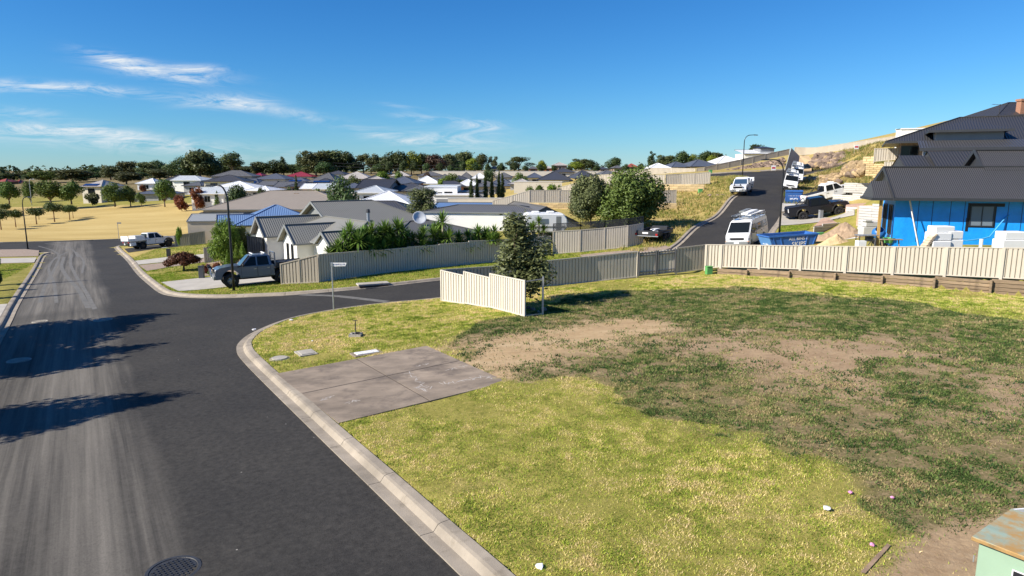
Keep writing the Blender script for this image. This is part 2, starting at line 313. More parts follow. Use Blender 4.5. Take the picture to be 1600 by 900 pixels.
leaf_mat('leaf_cypress', (.022, .040, .010), (.085, .115, .028), .12)
leaf_mat('leaf_maple', (.05, .018, .010), (.16, .065, .025), .10)
leaf_mat('leaf_plum', (.04, .022, .018), (.10, .06, .04), .10)
leaf_mat('leaf_yucca', (.045, .10, .014), (.24, .38, .07), .12)
leaf_mat('leaf_redbush', (.10, .02, .012), (.28, .09, .03), .1)
leaf_mat('leaf_dead', (.17, .13, .08), (.30, .24, .15), .1)

# ------------------------------------------------------------------ mesh helpers
class MB:
    def __init__(s): s.v = []; s.f = []; s.m = []; s.uv = {}; s.cur = 0
    def add(s, vs, fs):
        o = len(s.v); s.v += [tuple(map(float, q)) for q in vs]
        for f in fs: s.f.append(tuple(i + o for i in f)); s.m.append(s.cur)
        return o
    def box(s, cx, cy, cz, sx, sy, sz, rz=0.0, rx=0.0, ry=0.0, taper=1.0):
        vs = []
        rot = None
        if rz or rx or ry: rot = Matrix.Rotation(rz, 3, 'Z') @ Matrix.Rotation(ry, 3, 'Y') @ Matrix.Rotation(rx, 3, 'X')
        for z in (-.5, .5):
            t = taper if z > 0 else 1
            for x, y in ((-.5, -.5), (.5, -.5), (.5, .5), (-.5, .5)):
                q = Vector((x * sx * t, y * sy * t, z * sz));
                if rot: q = rot @ q
                vs.append((q.x + cx, q.y + cy, q.z + cz))
        s.add(vs, [(0, 3, 2, 1), (4, 5, 6, 7), (0, 1, 5, 4), (1, 2, 6, 5), (2, 3, 7, 6), (3, 0, 4, 7)]); return s
    def beam(s, a, b, w, h=None, up=(0, 0, 1)):
        h = h or w; a = Vector(a); b = Vector(b); d = (b - a).normalized(); u = Vector(up)
        if abs(d.dot(u)) > .98: u = Vector((0, 1, 0))
        r = d.cross(u).normalized(); u = r.cross(d).normalized(); vs = []
        for p in (a, b):
            for i, j in ((-1, -1), (1, -1), (1, 1), (-1, 1)): vs.append(p + r * (i * w / 2) + u * (j * h / 2))
        s.add(vs, [(0, 1, 2, 3), (7, 6, 5, 4), (0, 4, 5, 1), (1, 5, 6, 2), (2, 6, 7, 3), (3, 7, 4, 0)]); return s
    def tube(s, pts, r, n=8, cap=True):
        pts = [Vector(p) for p in pts]; rs = r if isinstance(r, (list, tuple)) else [r] * len(pts); base = len(s.v); vs = []
        prev = None
        for i, p in enumerate(pts):
            d = (pts[min(i + 1, len(pts) - 1)] - pts[max(i - 1, 0)]).normalized()
            u = prev if prev is not None else (Vector((1, 0, 0)) if abs(d.x) < .8 else Vector((0, 1, 0)))
            a = (u - d * u.dot(d)).normalized(); prev = a; b = d.cross(a)
            for k in range(n): t = 2 * math.pi * k / n; vs.append(p + a * (math.cos(t) * rs[i]) + b * (math.sin(t) * rs[i]))
        fs = []
        for i in range(len(pts) - 1):
            for k in range(n): fs.append((i * n + k, i * n + (k + 1) % n, (i + 1) * n + (k + 1) % n, (i + 1) * n + k))
        if cap: fs.append(tuple(range(n))[::-1]); fs.append(tuple((len(pts) - 1) * n + k for k in range(n)))
        s.add(vs, fs); return s
    def cyl(s, a, b, r, n=16, r2=None): return s.tube([a, b], [r, r if r2 is None else r2], n)
    def prism(s, poly, y0, y1, axis='y', inset=None):
        """poly in (x,z) extruded along y; inset: z above which the half-width shrinks"""
        n = len(poly); vs = []
        for yy in (y0, y1):
            for x, z in poly:
                k = 1.0
                if inset and z > inset[0]: k = 1 - (z - inset[0]) * inset[1]
                vs.append((x, yy * k, z) if axis == 'y' else (yy * k, x, z))
        fs = [tuple(range(n)), tuple(range(2 * n - 1, n - 1, -1))] + [(i, i + n, (i + 1) % n + n, (i + 1) % n) for i in range(n)]
        s.add(vs, fs); return s
    def build(s, name, m, parent=None, loc=(0, 0, 0), rz=0.0, bevel=0.0, smooth=False, seg=2, recalc=True):
        me = bpy.data.meshes.new(name); me.from_pydata(s.v, [], s.f)
        ms = m if isinstance(m, (list, tuple)) else [m]
        for q in ms: me.materials.append(MATS[q])
        if len(ms) > 1: me.polygons.foreach_set('material_index', s.m)
        if bevel or recalc:
            bm = bmesh.new(); bm.from_mesh(me); bmesh.ops.recalc_face_normals(bm, faces=bm.faces)
            if bevel: bmesh.ops.bevel(bm, geom=[e for e in bm.edges if len(e.link_faces) == 2 and e.calc_face_angle(0) > .5], offset=bevel, segments=seg, affect='EDGES', clamp_overlap=True)
            bm.to_mesh(me); bm.free()
        if smooth: me.polygons.foreach_set('use_smooth', [True] * len(me.polygons))
        return link(name, me, parent, loc, rz)
def link(name, me, parent=None, loc=(0, 0, 0), rz=0.0):
    o = bpy.data.objects.new(name, me); C.objects.link(o); o.parent = parent; o.location = loc; o.rotation_euler = (0, 0, rz); return o
def tag(o, label, cat, group=None):
    o['label'] = label; o['category'] = cat
    if group: o['group'] = group
    return o
def thing(name, label, cat, loc=(0, 0, 0), rz=0.0, group=None):
    o = bpy.data.objects.new(name, None); C.objects.link(o); o.location = loc; o.rotation_euler = (0, 0, rz); o.empty_display_size = .3; o['kind'] = 'thing'
    return tag(o, label, cat, group)
def struct(o, kind='structure'): o['kind'] = kind; return o
def copy_tree(o, parent=None):
    c = o.copy(); C.objects.link(c); c.parent = parent
    for ch in o.children: copy_tree(ch, c)
    return c
def text_obj(body, size, m, parent, loc, rot, name='lettering', sx=1.0, extrude=.002, align='CENTER'):
    cu = bpy.data.curves.new(name, 'FONT'); cu.body = body; cu.size = size; cu.extrude = extrude; cu.align_x = align; cu.align_y = 'CENTER'
    tmp = bpy.data.objects.new(name, cu); C.objects.link(tmp); bpy.context.view_layer.update()
    me = bpy.data.meshes.new_from_object(tmp.evaluated_get(bpy.context.evaluated_depsgraph_get())); bpy.data.objects.remove(tmp)
    me.materials.clear(); me.materials.append(MATS[m]); o = link(name, me, parent, loc); o.rotation_euler = rot; o.scale = (sx, 1, 1); return o
# ------------------------------------------------------------------ ground, roads, kerbs
def W(px, py): q = G(px, py); return (q[0], q[1])
def gp(lst): return [W(*q) for q in lst]
lipR = gp([(732, 899), (675, 845), (582, 755), (500, 677), (386, 566), (370, 543), (376, 529), (397, 515), (446, 496), (521, 481.6), (599, 471.5), (688, 463)])
lipR = [(lipR[0][0] + .53 * 30, lipR[0][1] - .85 * 30), (lipR[0][0] + .53 * 8, lipR[0][1] - .85 * 8)] + lipR + [(2, 40.6), (8, 43.4), (12.6, 45.6), (16.5, 48.6), (19, 52.4), (24.1, 63), (28.7, 73), (34.3, 86), (38.6, 96), (41.2, 100.5), (45, 103.5), (54, 109)]
lipH = [(26, 105.2), (30.5, 105), (33.4, 103), (34.3, 100.2), (33.6, 96), (31.9, 92), (25.9, 80), (18.5, 66), (13.8, 56.4), (11.6, 53.8), (8, 51.3), (2, 48.0)] + gp([(688, 435.6), (609, 444.5), (555, 450), (460, 458), (400, 461), (340, 463), (292, 462), (264, 459), (248, 454), (232, 442), (214, 426), (198, 406), (180, 388)])
nl = lipH[-1]; lipH += [(nl[0] - 2.7, nl[1] + 4.6), (nl[0] - 3.2, nl[1] + 7.4), (nl[0] - 1.5, nl[1] + 9.4), (nl[0] + 6, nl[1] + 13.2), (nl[0] + 24, nl[1] + 22)]
cor = lipH[-2]
lipL = gp([(0, 532), (29, 475), (48, 442), (62, 417.6), (71.7, 398)])
lipL = [(lipL[0][0] + .534 * 45, lipL[0][1] - .846 * 45)] + lipL; ll = lipL[-1]
lipL += [(ll[0] - .8, ll[1] + 2.6), (ll[0] - 3.0, ll[1] + 3.6), (ll[0] - 9, ll[1] + 1.8), (ll[0] - 40, ll[1] - 8)]
pk0 = (cor[0] - 4.8, cor[1] + 8.6); kerbP = [(pk0[0] + 30, pk0[1] + 12.5), (pk0[0] + 8, pk0[1] + 2.8), pk0, (pk0[0] - 14, pk0[1] - 5.2), (pk0[0] - 24, pk0[1] - 8.5), (pk0[0] - 60, pk0[1] - 18)]
kerbT = [(26, 112.3), (35, 112.6), (44.7, 114.2), (53, 116.6)]
kR = smooth_line(lipR); kH = smooth_line(lipH); kL = smooth_line(lipL); kP = smooth_line(kerbP, 1.5); kT = smooth_line(kerbT, 1.0)
ROAD = [tuple(q) for q in kR] + [tuple(q) for q in kT[::-1]] + [tuple(q) for q in kH] + [tuple(q) for q in kP] + [tuple(q) for q in kL[::-1]]

def axis(dense0, dense1, step, lo, hi, grow=1.13):
    a = list(np.arange(dense0, dense1 + 1e-6, step)); s = step
    while a[-1] < hi: s *= grow; a.append(a[-1] + s)
    s = step
    while a[0] > lo: s *= grow; a.insert(0, a[0] - s)
    return np.array(a)
gxs = axis(-30, 27, .3, -2500, 2500, 1.09); gys = axis(4, 48, .3, -250, 4500, 1.025)
XX, YY = np.meshgrid(gxs, gys); ZZ = T(XX, YY)
far = np.clip((np.hypot(XX, YY) - 600) / 900, 0, 1); ZZ = ZZ * (1 - far) + far * 4.0
ins = inside(ROAD, XX, YY); dR = dist_poly(ROAD, XX, YY)
ROADMASK = ins | (dR < .36)
SLAB = gp([(430.5, 585), (667, 541), (795, 598), (528.5, 663)])
def rnd(x, y, s, k=0):
    """smooth value noise"""
    x = x / s + 37.1 * k; y = y / s + 11.7 * k; xi = np.floor(x); yi = np.floor(y); fx = x - xi; fy = y - yi; fx = fx * fx * (3 - 2 * fx); fy = fy * fy * (3 - 2 * fy)
    h = lambda a, b: np.modf(np.abs(np.sin(a * 127.1 + b * 311.7 + k * 5.3) * 43758.5453))[0]
    return (h(xi, yi) * (1 - fx) + h(xi + 1, yi) * fx) * (1 - fy) + (h(xi, yi + 1) * (1 - fx) + h(xi + 1, yi + 1) * fx) * fy
def fbm(x, y, s, k=0): return (rnd(x, y, s, k) * .5 + rnd(x, y, s / 2.1, k + 1) * .3 + rnd(x, y, s / 4.3, k + 2) * .2)
def soft(poly, x, y, w):
    d = dist_poly(poly, x, y); s = np.where(inside(poly, x, y), d, -d); return np.clip(s / w * .5 + .5, 0, 1)
# what covers the ground: soil, dry grass, weeds
Z_SAND = gp([(692, 546), (745, 530), (800, 520), (860, 507), (940, 495), (1030, 500), (1085, 510), (1070, 525), (990, 533), (930, 545), (890, 562), (850, 582), (795, 594), (750, 572)])
Z_SOIL = gp([(1040, 520), (1130, 505), (1300, 510), (1600, 560), (1900, 620), (1900, 800), (1600, 690), (1400, 660), (1250, 625), (1100, 590), (960, 575)])
Z_WEED = gp([(690, 540), (760, 500), (830, 490), (900, 462), (1100, 450), (1350, 462), (1600, 500), (2000, 560), (2100, 900), (1600, 860), (1500, 840), (1425, 815), (1330, 760), (1160, 692), (1060, 655), (985, 622), (900, 588), (800, 600)])
Z_DIRT2 = gp([(1455, 815), (1560, 810), (1700, 860), (1640, 1100), (1280, 1100), (1350, 890), (1400, 850)])
PARK = [tuple(q) for q in kP] + [(-230, 95), (-230, 172), (-118, 178), (-62, 166), (-30, 155), (-28, 125)]
HILL_L = [(9, 53), (14, 58), (19, 68), (26, 81), (33, 96), (33, 103), (20, 104), (16, 92), (14, 80), (10, 70), (9, 62)]
SPOTS = [(*W(776, 694), .8), (*W(826, 677), .6)]
def zones(x, y):
    wob = fbm(x, y, 2.2, 3) - .5; fine = fbm(x, y, .8, 8) - .5
    xw, yw = x + wob * 2.2, y + wob * 2.2
    sand = soft(Z_SAND, x + wob * 4.0, y + wob * 4.0, 2.6) * np.clip(.95 + (fbm(x, y, 1.5, 13) - .5) * 1.3, 0, 1); soil = soft(Z_SOIL, xw, yw, 3.5) * np.clip(.9 + (fbm(x, y, 2.6, 5) - .5) * 2.2, 0, 1); weed = soft(Z_WEED, xw, yw, 1.2)
    soil = np.maximum(soil, weed * np.clip((fbm(x, y, 3.4, 21) - .60) * 4, 0, .6))
    d2 = soft(Z_DIRT2, xw * .5 + x * .5, yw * .5 + y * .5, .5) * np.clip(.9 + fine * 1.2, 0, 1)
    for sx_, sy_, sr_ in SPOTS: d2 = np.maximum(d2, np.clip(1.0 - np.hypot(x - sx_ + wob * 2.5, (y - sy_ - wob * 2.0) * .9) / sr_, 0, .75) * np.clip(.6 + fine * 2.5, 0, 1))
    dirt = np.maximum.reduce([sand * np.clip(1.1 + fine, 0, 1), soil * .85, d2])
    dry = np.maximum.reduce([soft(PARK, x, y, .8), soft(HILL_L, xw, yw, 2) * .62, np.where((x > 20) & (y > 66), .55, 0)])
    town = np.clip((y - 66) / 8, 0, 1) * (x > -52) * (x < 14) * .55; dry = np.maximum(dry, town); weed = np.maximum(weed, np.clip((y - 190) / 40, 0, 1)); dry = dry * (1 - np.clip((y - 190) / 40, 0, 1))
    return dirt, dry, weed, sand
ZZ = ZZ + np.where((YY < 48) & (XX > -12), (fbm(XX, YY, 3.1, 2) - .5) * .10 * np.clip(dR / 2, 0, 1), 0)
dS = dist_poly(SLAB, XX, YY); inS = inside(SLAB, XX, YY)
ZZ = np.where(ROADMASK, ZZ - .32, ZZ); ZZ = np.where(inS & (dS > .22), ZZ - .12, ZZ)
def grid_mesh(name, XX, YY, ZZ, keep=None):
    ny, nx = XX.shape; idx = np.arange(nx * ny).reshape(ny, nx)
    q = np.stack([idx[:-1, :-1], idx[:-1, 1:], idx[1:, 1:], idx[1:, :-1]], -1).reshape(-1, 4)
    if keep is not None: q = q[keep.reshape(-1)]
    used = np.unique(q); rem = np.full(nx * ny, -1); rem[used] = np.arange(len(used)); q = rem[q]
    v = np.stack([XX, YY, ZZ], -1).reshape(-1, 3)[used]
    me = bpy.data.meshes.new(name); me.vertices.add(len(v)); me.vertices.foreach_set('co', v.astype(np.float32).ravel())
    me.loops.add(q.size); me.loops.foreach_set('vertex_index', q.astype(np.int32).ravel())
    me.polygons.add(len(q)); me.polygons.foreach_set('loop_start', np.arange(0, q.size, 4, dtype=np.int32)); me.update(calc_edges=True); me.validate()
    me.polygons.foreach_set('use_smooth', [True] * len(me.polygons)); return me, used
gm, used = grid_mesh('ground', XX, YY, ZZ)
dirt, dry, weed, sand = zones(XX.ravel(), YY.ravel())
ca = gm.color_attributes.new('zone', 'FLOAT_COLOR', 'POINT'); ca.data.foreach_set('color', np.stack([dirt, dry, weed, sand], -1).astype(np.float32).ravel())
struct(link('ground', gm))
def ground_material():
    m, nt, N, L, b = nodes('ground'); tc = N.new('ShaderNodeTexCoord'); at = N.new('ShaderNodeAttribute'); at.attribute_name = 'zone'; sp = N.new('ShaderNodeSeparateColor'); L.new(at.outputs['Color'], sp.inputs[0])
    def noise(s, d=6, r=.6, st=None):
        n = N.new('ShaderNodeTexNoise'); n.inputs['Scale'].default_value = s; n.inputs['Detail'].default_value = d; n.inputs['Roughness'].default_value = r
        if st: mp = N.new('ShaderNodeMapping'); mp.inputs['Scale'].default_value = st; L.new(tc.outputs['Object'], mp.inputs[0]); L.new(mp.outputs[0], n.inputs[0])
        else: L.new(tc.outputs['Object'], n.inputs[0])
        return n.outputs[0]
    def ramp(f, cols):
        r = N.new('ShaderNodeValToRGB'); e = r.color_ramp.elements
        while len(e) < len(cols): e.new(.5)
        for q, (p, c) in zip(e, cols): q.position = p; q.color = col4(c)
        L.new(f, r.inputs[0]); return r.outputs[0]
    def mix(f, a, b_):
        x = N.new('ShaderNodeMixRGB'); L.new(f, x.inputs[0]); L.new(a, x.inputs[1]); L.new(b_, x.inputs[2]); return x.outputs[0]
    def M(op, a, v=None):
        q = N.new('ShaderNodeMath'); q.operation = op; q.use_clamp = op in ('MULTIPLY_ADD',)
        L.new(a, q.inputs[0])
        if v is not None:
            if isinstance(v, (int, float)): q.inputs[1].default_value = v
            else: L.new(v, q.inputs[1])
        return q.outputs[0]
    def brk(f, n, k):                                   # break an edge up with noise
        a = M('ADD', f, M('MULTIPLY', M('SUBTRACT', n, .5), k)); r = N.new('ShaderNodeMapRange'); r.inputs[1].default_value = .32; r.inputs[2].default_value = .68; L.new(a, r.inputs[0]); return r.outputs[0]
    nb, nm, nf = noise(.28, 5), noise(1.7, 7, .7), noise(14, 6, .75)
    lawn = mix(brk(nf, nm, 1.0), ramp(noise(4.5, 7, .75), [(.3, (.10, .11, .022)), (.5, (.23, .21, .045)), (.72, (.42, .325, .12))]), ramp(nb, [(.3, (.22, .22, .045)), (.55, (.34, .295, .08)), (.75, (.46, .35, .145))]))
    gold = mix(nm, ramp(noise(.06, 6, .6, (1, 3.2, 1)), [(.3, (.31, .215, .075)), (.5, (.48, .35, .135)), (.72, (.62, .48, .215))]), ramp(nf, [(.3, (.36, .26, .09)), (.7, (.56, .43, .18))]))
    soil = mix(brk(nf, nm, .8), ramp(noise(.9, 8, .7), [(.3, (.22, .142, .08)), (.55, (.38, .265, .155)), (.75, (.52, .385, .24))]), ramp(noise(6, 8, .7), [(.3, (.24, .165, .10)), (.7, (.46, .34, .215))]))
    sandc = mix(nf, ramp(noise(.7, 8, .65, (.5, 2.2, 1)), [(.3, (.30, .195, .10)), (.5, (.45, .315, .17)), (.72, (.60, .455, .28))]), ramp(noise(5, 7), [(.3, (.34, .235, .13)), (.7, (.50, .375, .235))]))
    weedc = mix(brk(nf, nm, .9), ramp(noise(1.6, 8, .75), [(.3, (.24, .165, .09)), (.5, (.15, .13, .055)), (.7, (.095, .115, .038))]), ramp(noise(7, 6, .7), [(.3, (.12, .12, .045)), (.5, (.25, .185, .10)), (.7, (.38, .28, .165))]))
    sep = sp.outputs
    c = mix(brk(sep[2], nm, .7), lawn, weedc)
    c = mix(brk(sep[1], nm, .8), c, gold)
    c = mix(brk(sep[0], nm, 1.0), c, soil)
    c = mix(brk(at.outputs['Alpha'], nm, .8), c, sandc)
    L.new(c, b.inputs['Base Color']); b.inputs['Roughness'].default_value = .95; b.inputs['Specular IOR Level'].default_value = .1
    bp = N.new('ShaderNodeBump'); bp.inputs['Strength'].default_value = .7; bp.inputs['Distance'].default_value = .06; L.new(noise(9, 8, .75), bp.inputs['Height']); L.new(bp.outputs[0], b.inputs['Normal'])
    gm.materials.append(m)
ground_material()

def asphalt():
    m, nt, N, L, b = nodes('asphalt'); tc = N.new('ShaderNodeTexCoord')
    mp = N.new('ShaderNodeMapping'); mp.inputs['Rotation'].default_value = (0, 0, -math.atan2(.846, -.534)); L.new(tc.outputs['Object'], mp.inputs[0])   # x: along the main road, y: across it
    sp = N.new('ShaderNodeSeparateXYZ'); L.new(mp.outputs[0], sp.inputs[0])
    def noise(s, d=6, r=.6, st=(1, 1, 1), src=None, dist=0):
        n = N.new('ShaderNodeTexNoise'); n.inputs['Scale'].default_value = s; n.inputs['Detail'].default_value = d; n.inputs['Roughness'].default_value = r; n.inputs['Distortion'].default_value = dist
        q = N.new('ShaderNodeMapping'); q.inputs['Scale'].default_value = st; L.new(src or mp.outputs[0], q.inputs[0]); L.new(q.outputs[0], n.inputs[0]); return n.outputs[0]
    def M(op, a, v, clamp=False):
        q = N.new('ShaderNodeMath'); q.operation = op; q.use_clamp = clamp; L.new(a, q.inputs[0])
        if isinstance(v, (int, float)): q.inputs[1].default_value = v
        else: L.new(v, q.inputs[1])
        return q.outputs[0]
    def mr(a, lo, hi):
        q = N.new('ShaderNodeMapRange'); q.inputs[1].default_value = lo; q.inputs[2].default_value = hi; L.new(a, q.inputs[0]); return q.outputs[0]
    # the worn, dusty wheel tracks on the far half of the main road: across-road coordinate between the edges
    wob = M('MULTIPLY', M('SUBTRACT', noise(.10, 3, .5, (1, .2, 1)), .5), 1.2); yy = M('ADD', sp.outputs[1], wob)
    band = M('MULTIPLY', mr(yy, -1.15, -.35), mr(sp.outputs[1], 4.4, 3.2))
    streak = noise(1.0, 6, .65, (.035, 3.4, 1)); streak2 = noise(1.0, 4, .6, (.02, .9, 1))
    st = M('MULTIPLY', band, M('ADD', M('MULTIPLY', mr(streak, .34, .66), .62), M('MULTIPLY', mr(streak2, .35, .65), .5)))
    st = M('MULTIPLY', st, mr(noise(.05, 3, .6, (1, .5, 1)), .25, .45))
    st = M('MULTIPLY', st, mr(noise(30, 5, .75), .05, .55))
    speck = noise(42, 6, .8); patch = noise(.35, 5, .6); mid = noise(7, 5, .7)
    cr = N.new('ShaderNodeValToRGB'); e = cr.color_ramp.elements; e[0].position = .33; e[0].color = (.011, .0105, .0098, 1); e[1].position = .68; e[1].color = (.064, .060, .0545, 1); L.new(M('ADD', M('MULTIPLY', speck, .55), M('MULTIPLY', mid, .45)), cr.inputs[0])
    pr = N.new('ShaderNodeValToRGB'); pr.color_ramp.elements[0].position = .3; pr.color_ramp.elements[1].position = .7; pr.color_ramp.elements[0].color = (.82, .82, .84, 1); pr.color_ramp.elements[1].color = (1.22, 1.2, 1.16, 1); L.new(patch, pr.inputs[0])
    mu = N.new('ShaderNodeMixRGB'); mu.blend_type = 'MULTIPLY'; mu.inputs[0].default_value = 1; L.new(cr.outputs[0], mu.inputs[1]); L.new(pr.outputs[0], mu.inputs[2])
    dust = N.new('ShaderNodeMixRGB'); dust.inputs[2].default_value = (.25, .228, .195, 1); L.new(M('MULTIPLY', st, .78), dust.inputs[0]); L.new(mu.outputs[0], dust.inputs[1])
    # small pale stains, and sandy dust blown along
    sn = noise(1.1, 5, .75, (1.6, .55, 1)); s2 = N.new('ShaderNodeMixRGB'); s2.inputs[2].default_value = (.16, .145, .12, 1); L.new(M('MULTIPLY', mr(sn, .66, .80), .5), s2.inputs[0]); L.new(dust.outputs[0], s2.inputs[1])
    vo = N.new('ShaderNodeTexVoronoi'); vo.inputs['Scale'].default_value = 1.3; L.new(mp.outputs[0], vo.inputs[0]); s3 = N.new('ShaderNodeMixRGB'); s3.inputs[2].default_value = (.42, .40, .36, 1); L.new(M('MULTIPLY', mr(vo.outputs['Distance'], .028, .018), .7), s3.inputs[0]); L.new(s2.outputs[0], s3.inputs[1])
    L.new(s3.outputs[0], b.inputs['Base Color']); b.inputs['Roughness'].default_value = .86; b.inputs['Specular IOR Level'].default_value = .25
    bp = N.new('ShaderNodeBump'); bp.inputs['Strength'].default_value = .6; bp.inputs['Distance'].default_value = .012; L.new(speck, bp.inputs['Height']); L.new(bp.outputs[0], b.inputs['Normal'])
asphalt()
rxs = np.concatenate([np.arange(-150, -60, 1.2), np.arange(-60, 60, .6), np.arange(60, 66, 1.2)]); rys = np.arange(-24, 134, .6)
RX, RY = np.meshgrid(rxs, rys); rin = inside(ROAD, RX, RY); keep = rin[:-1, :-1] & rin[:-1, 1:] & rin[1:, 1:] & rin[1:, :-1]
# edge cells hold back a little; the gutter (0.28 m wide, same level) laps over them
rm, _ = grid_mesh('road', RX, RY, T(RX, RY) - .125, rin[:-1, :-1] | rin[:-1, 1:] | rin[1:, 1:] | rin[1:, :-1]); rm.materials.append(MATS['asphalt']); struct(link('road', rm))

PROF = [(-.02, -.34), (-.02, -.098), (.24, -.108), (.33, .005), (.39, .022), (.56, .03), (.59, .0), (.59, -.3)]
def sweep(line, side, prof, gap0=0.0):
    """prof: (out, z) pairs swept along a ground line; side +1 puts 'out' on the left of travel"""
    mb = MB(); n = len(prof); q = np.array([p[:2] for p in line], float); a = np.vstack([q[:1], q[:-1]]); b = np.vstack([q[1:], q[-1:]]); d = (b - a) / (np.linalg.norm(b - a, axis=1, keepdims=True) + 1e-9); nr = np.stack([-d[:, 1], d[:, 0]], -1) * side
    pr = np.array(prof); xy = q[:, None] + nr[:, None] * pr[None, :, :1]; z = T(xy[..., 0], xy[..., 1]) + pr[None, :, 1]; rows = [tuple(v) for v in np.concatenate([xy, z[..., None]], -1).reshape(-1, 3)]
    fs = []
    for i in range(len(line) - 1):
        for k in range(n - 1): fs.append((i * n + k, i * n + k + 1, (i + 1) * n + k + 1, (i + 1) * n + k))
    fs.append(tuple(range(n))); fs.append(tuple((len(line) - 1) * n + k for k in range(n))[::-1])
    mb.add(rows, fs); return mb
def arclen(line):
    l = [0]
    for a, b in zip(line[:-1], line[1:]): l.append(l[-1] + float(np.linalg.norm(np.array(b) - np.array(a))))
    return l
def cut(line, s0, s1):
    l = arclen(line); pts = []
    def at(s):
        i = max(0, min(len(l) - 2, int(np.searchsorted(l, s)) - 1)); t = (s - l[i]) / (l[i + 1] - l[i] + 1e-9); return np.array(line[i]) * (1 - t) + np.array(line[i + 1]) * t
    pts = [at(s0)] + [np.array(line[i]) for i in range(len(l)) if s0 + .05 < l[i] < s1 - .05] + [at(s1)]; return pts
def kerb(name, line, side, seg=2.4, s_from=None, s_to=None):
    """a kerb and gutter: cast lengths with open joints where the camera can see them, one sweep elsewhere"""
    Ltot = arclen(line)[-1]; s_from = 0 if s_from is None else s_from; s_to = Ltot if s_to is None else s_to
    root = struct(bpy.data.objects.new(name, None)); C.objects.link(root); root.location = (line[0][0], line[0][1], 0)
    def put(s0, s1, nm):
        o = sweep([q - np.array([line[0][0], line[0][1]]) * 0 for q in cut(line, s0, s1)], side, PROF).build(nm, 'kerb_concrete', None, bevel=0)
        o.parent = root; o.matrix_parent_inverse = Matrix.Translation((-line[0][0], -line[0][1], 0))
    if s_from > .5: put(0, s_from, 'kerb_run')
    s = s_from
    while s < s_to - .3: e = min(s + seg, s_to); put(s + .008, e - .008, 'kerb_length'); s = e
    if s_to < Ltot - .5: put(s_to, Ltot, 'kerb_run')
    return root
kerb('kerb', kR, -1, 2.6, 24, 78); kerb('kerb', kH, -1, 2.6, 58, 112); kerb('kerb', kL, 1, 2.6, 40, 106); kerb('kerb', kP, 1, 3, 0, 0); kerb('kerb', kT, 1, 3, 0, 0)
# ------------------------------------------------------------------ fences
def corr(mb, a, b, zb0, zt0, zb1, zt1, period=.2, depth=.035, o=(0, 0, 0)):
    """a corrugated metal infill sheet from a to b with its own slope"""
    a = np.array(a[:2], float); b = np.array(b[:2], float); L_ = np.linalg.norm(b - a); d = (b - a) / L_; n = np.array([d[1], -d[0]]); k = max(2, int(round(L_ / period))); p = L_ / k
    st = []
    for i in range(k): st += [(i * p + p * .02, 0), (i * p + p * .70, 0), (i * p + p * .76, -depth * 1.7), (i * p + p * .92, -depth * 1.7)]
    st.append((L_, 0)); vs = []
    for s, off in st:
        t = s / L_; q = a + d * s + n * off; vs += [(q[0] - o[0], q[1] - o[1], zb0 + (zb1 - zb0) * t - o[2]), (q[0] - o[0], q[1] - o[1], zt0 + (zt1 - zt0) * t - o[2])]
    mb.add(vs, [(2 * i, 2 * i + 2, 2 * i + 3, 2 * i + 1) for i in range(len(st) - 1)])
def fence(label, panels, sheet='fence_cream', frame=None, period=.2, post_w=.065, rail=.05, group=None, cap=.03, name='sheet_fence', lattice=None):
    """panels: list of (a, b, zb0, zt0, zb1, zt1)"""
    frame = frame or sheet; a0 = panels[0][0]; o = (a0[0], a0[1], panels[0][2]); root = thing(name, label, 'fence', o, 0, group); posts = {}
    for pn in panels:
        a, b, zb0, zt0, zb1, zt1 = pn[:6]
        mb = MB(); corr(mb, a, b, zb0 + .05, zt0 - .02, zb1 + .05, zt1 - .02, period, o=o); mb.build('panel', pn[6] if len(pn) > 6 else sheet, root, recalc=False)
        la, lb = Vector((a[0] - o[0], a[1] - o[1], 0)), Vector((b[0] - o[0], b[1] - o[1], 0))
        fr = pn[7] if len(pn) > 7 else frame
        mb = MB(); mb.beam(la + Vector((0, 0, zt0 - o[2] - .005)), lb + Vector((0, 0, zt1 - o[2] - .005)), rail, rail * 1.1); mb.build('top_rail', fr, root)
        mb = MB(); mb.beam(la + Vector((0, 0, zb0 - o[2] + .05)), lb + Vector((0, 0, zb1 - o[2] + .05)), rail, rail * 1.2); mb.build('bottom_rail', fr, root)
        for (q, zb, zt) in ((a, zb0, zt0), (b, zb1, zt1)):
            k = (round(q[0], 2), round(q[1], 2)); e = posts.get(k); posts[k] = (min(zb, e[0]), max(zt, e[1]), fr) if e else (zb, zt, fr)
    dirv = Vector((panels[0][1][0] - a0[0], panels[0][1][1] - a0[1])); rz = math.atan2(dirv.y, dirv.x)
    for (x, y), (zb, zt, fr) in posts.items():
        mb = MB(); mb.box(x - o[0], y - o[1], (zb + zt) / 2 - o[2] - .05 + cap / 2, post_w, post_w * 1.05, zt - zb + .1 + cap, rz); mb.build('post', fr, root)
    return root
def node(px, pb, pt, Y): b = P(px, pb, Y); t = P(px, pt, Y); return (b[0], b[1]), b[2], t[2]
def run(nodes_): return [(nodes_[i][0], nodes_[i + 1][0], nodes_[i][1], nodes_[i][2], nodes_[i + 1][1], nodes_[i + 1][2]) for i in range(len(nodes_) - 1)]
def gnode(px, pb, pt): q = G(px, pb); t = P(px, pt, q[1]); return (q[0], q[1]), q[2], t[2]
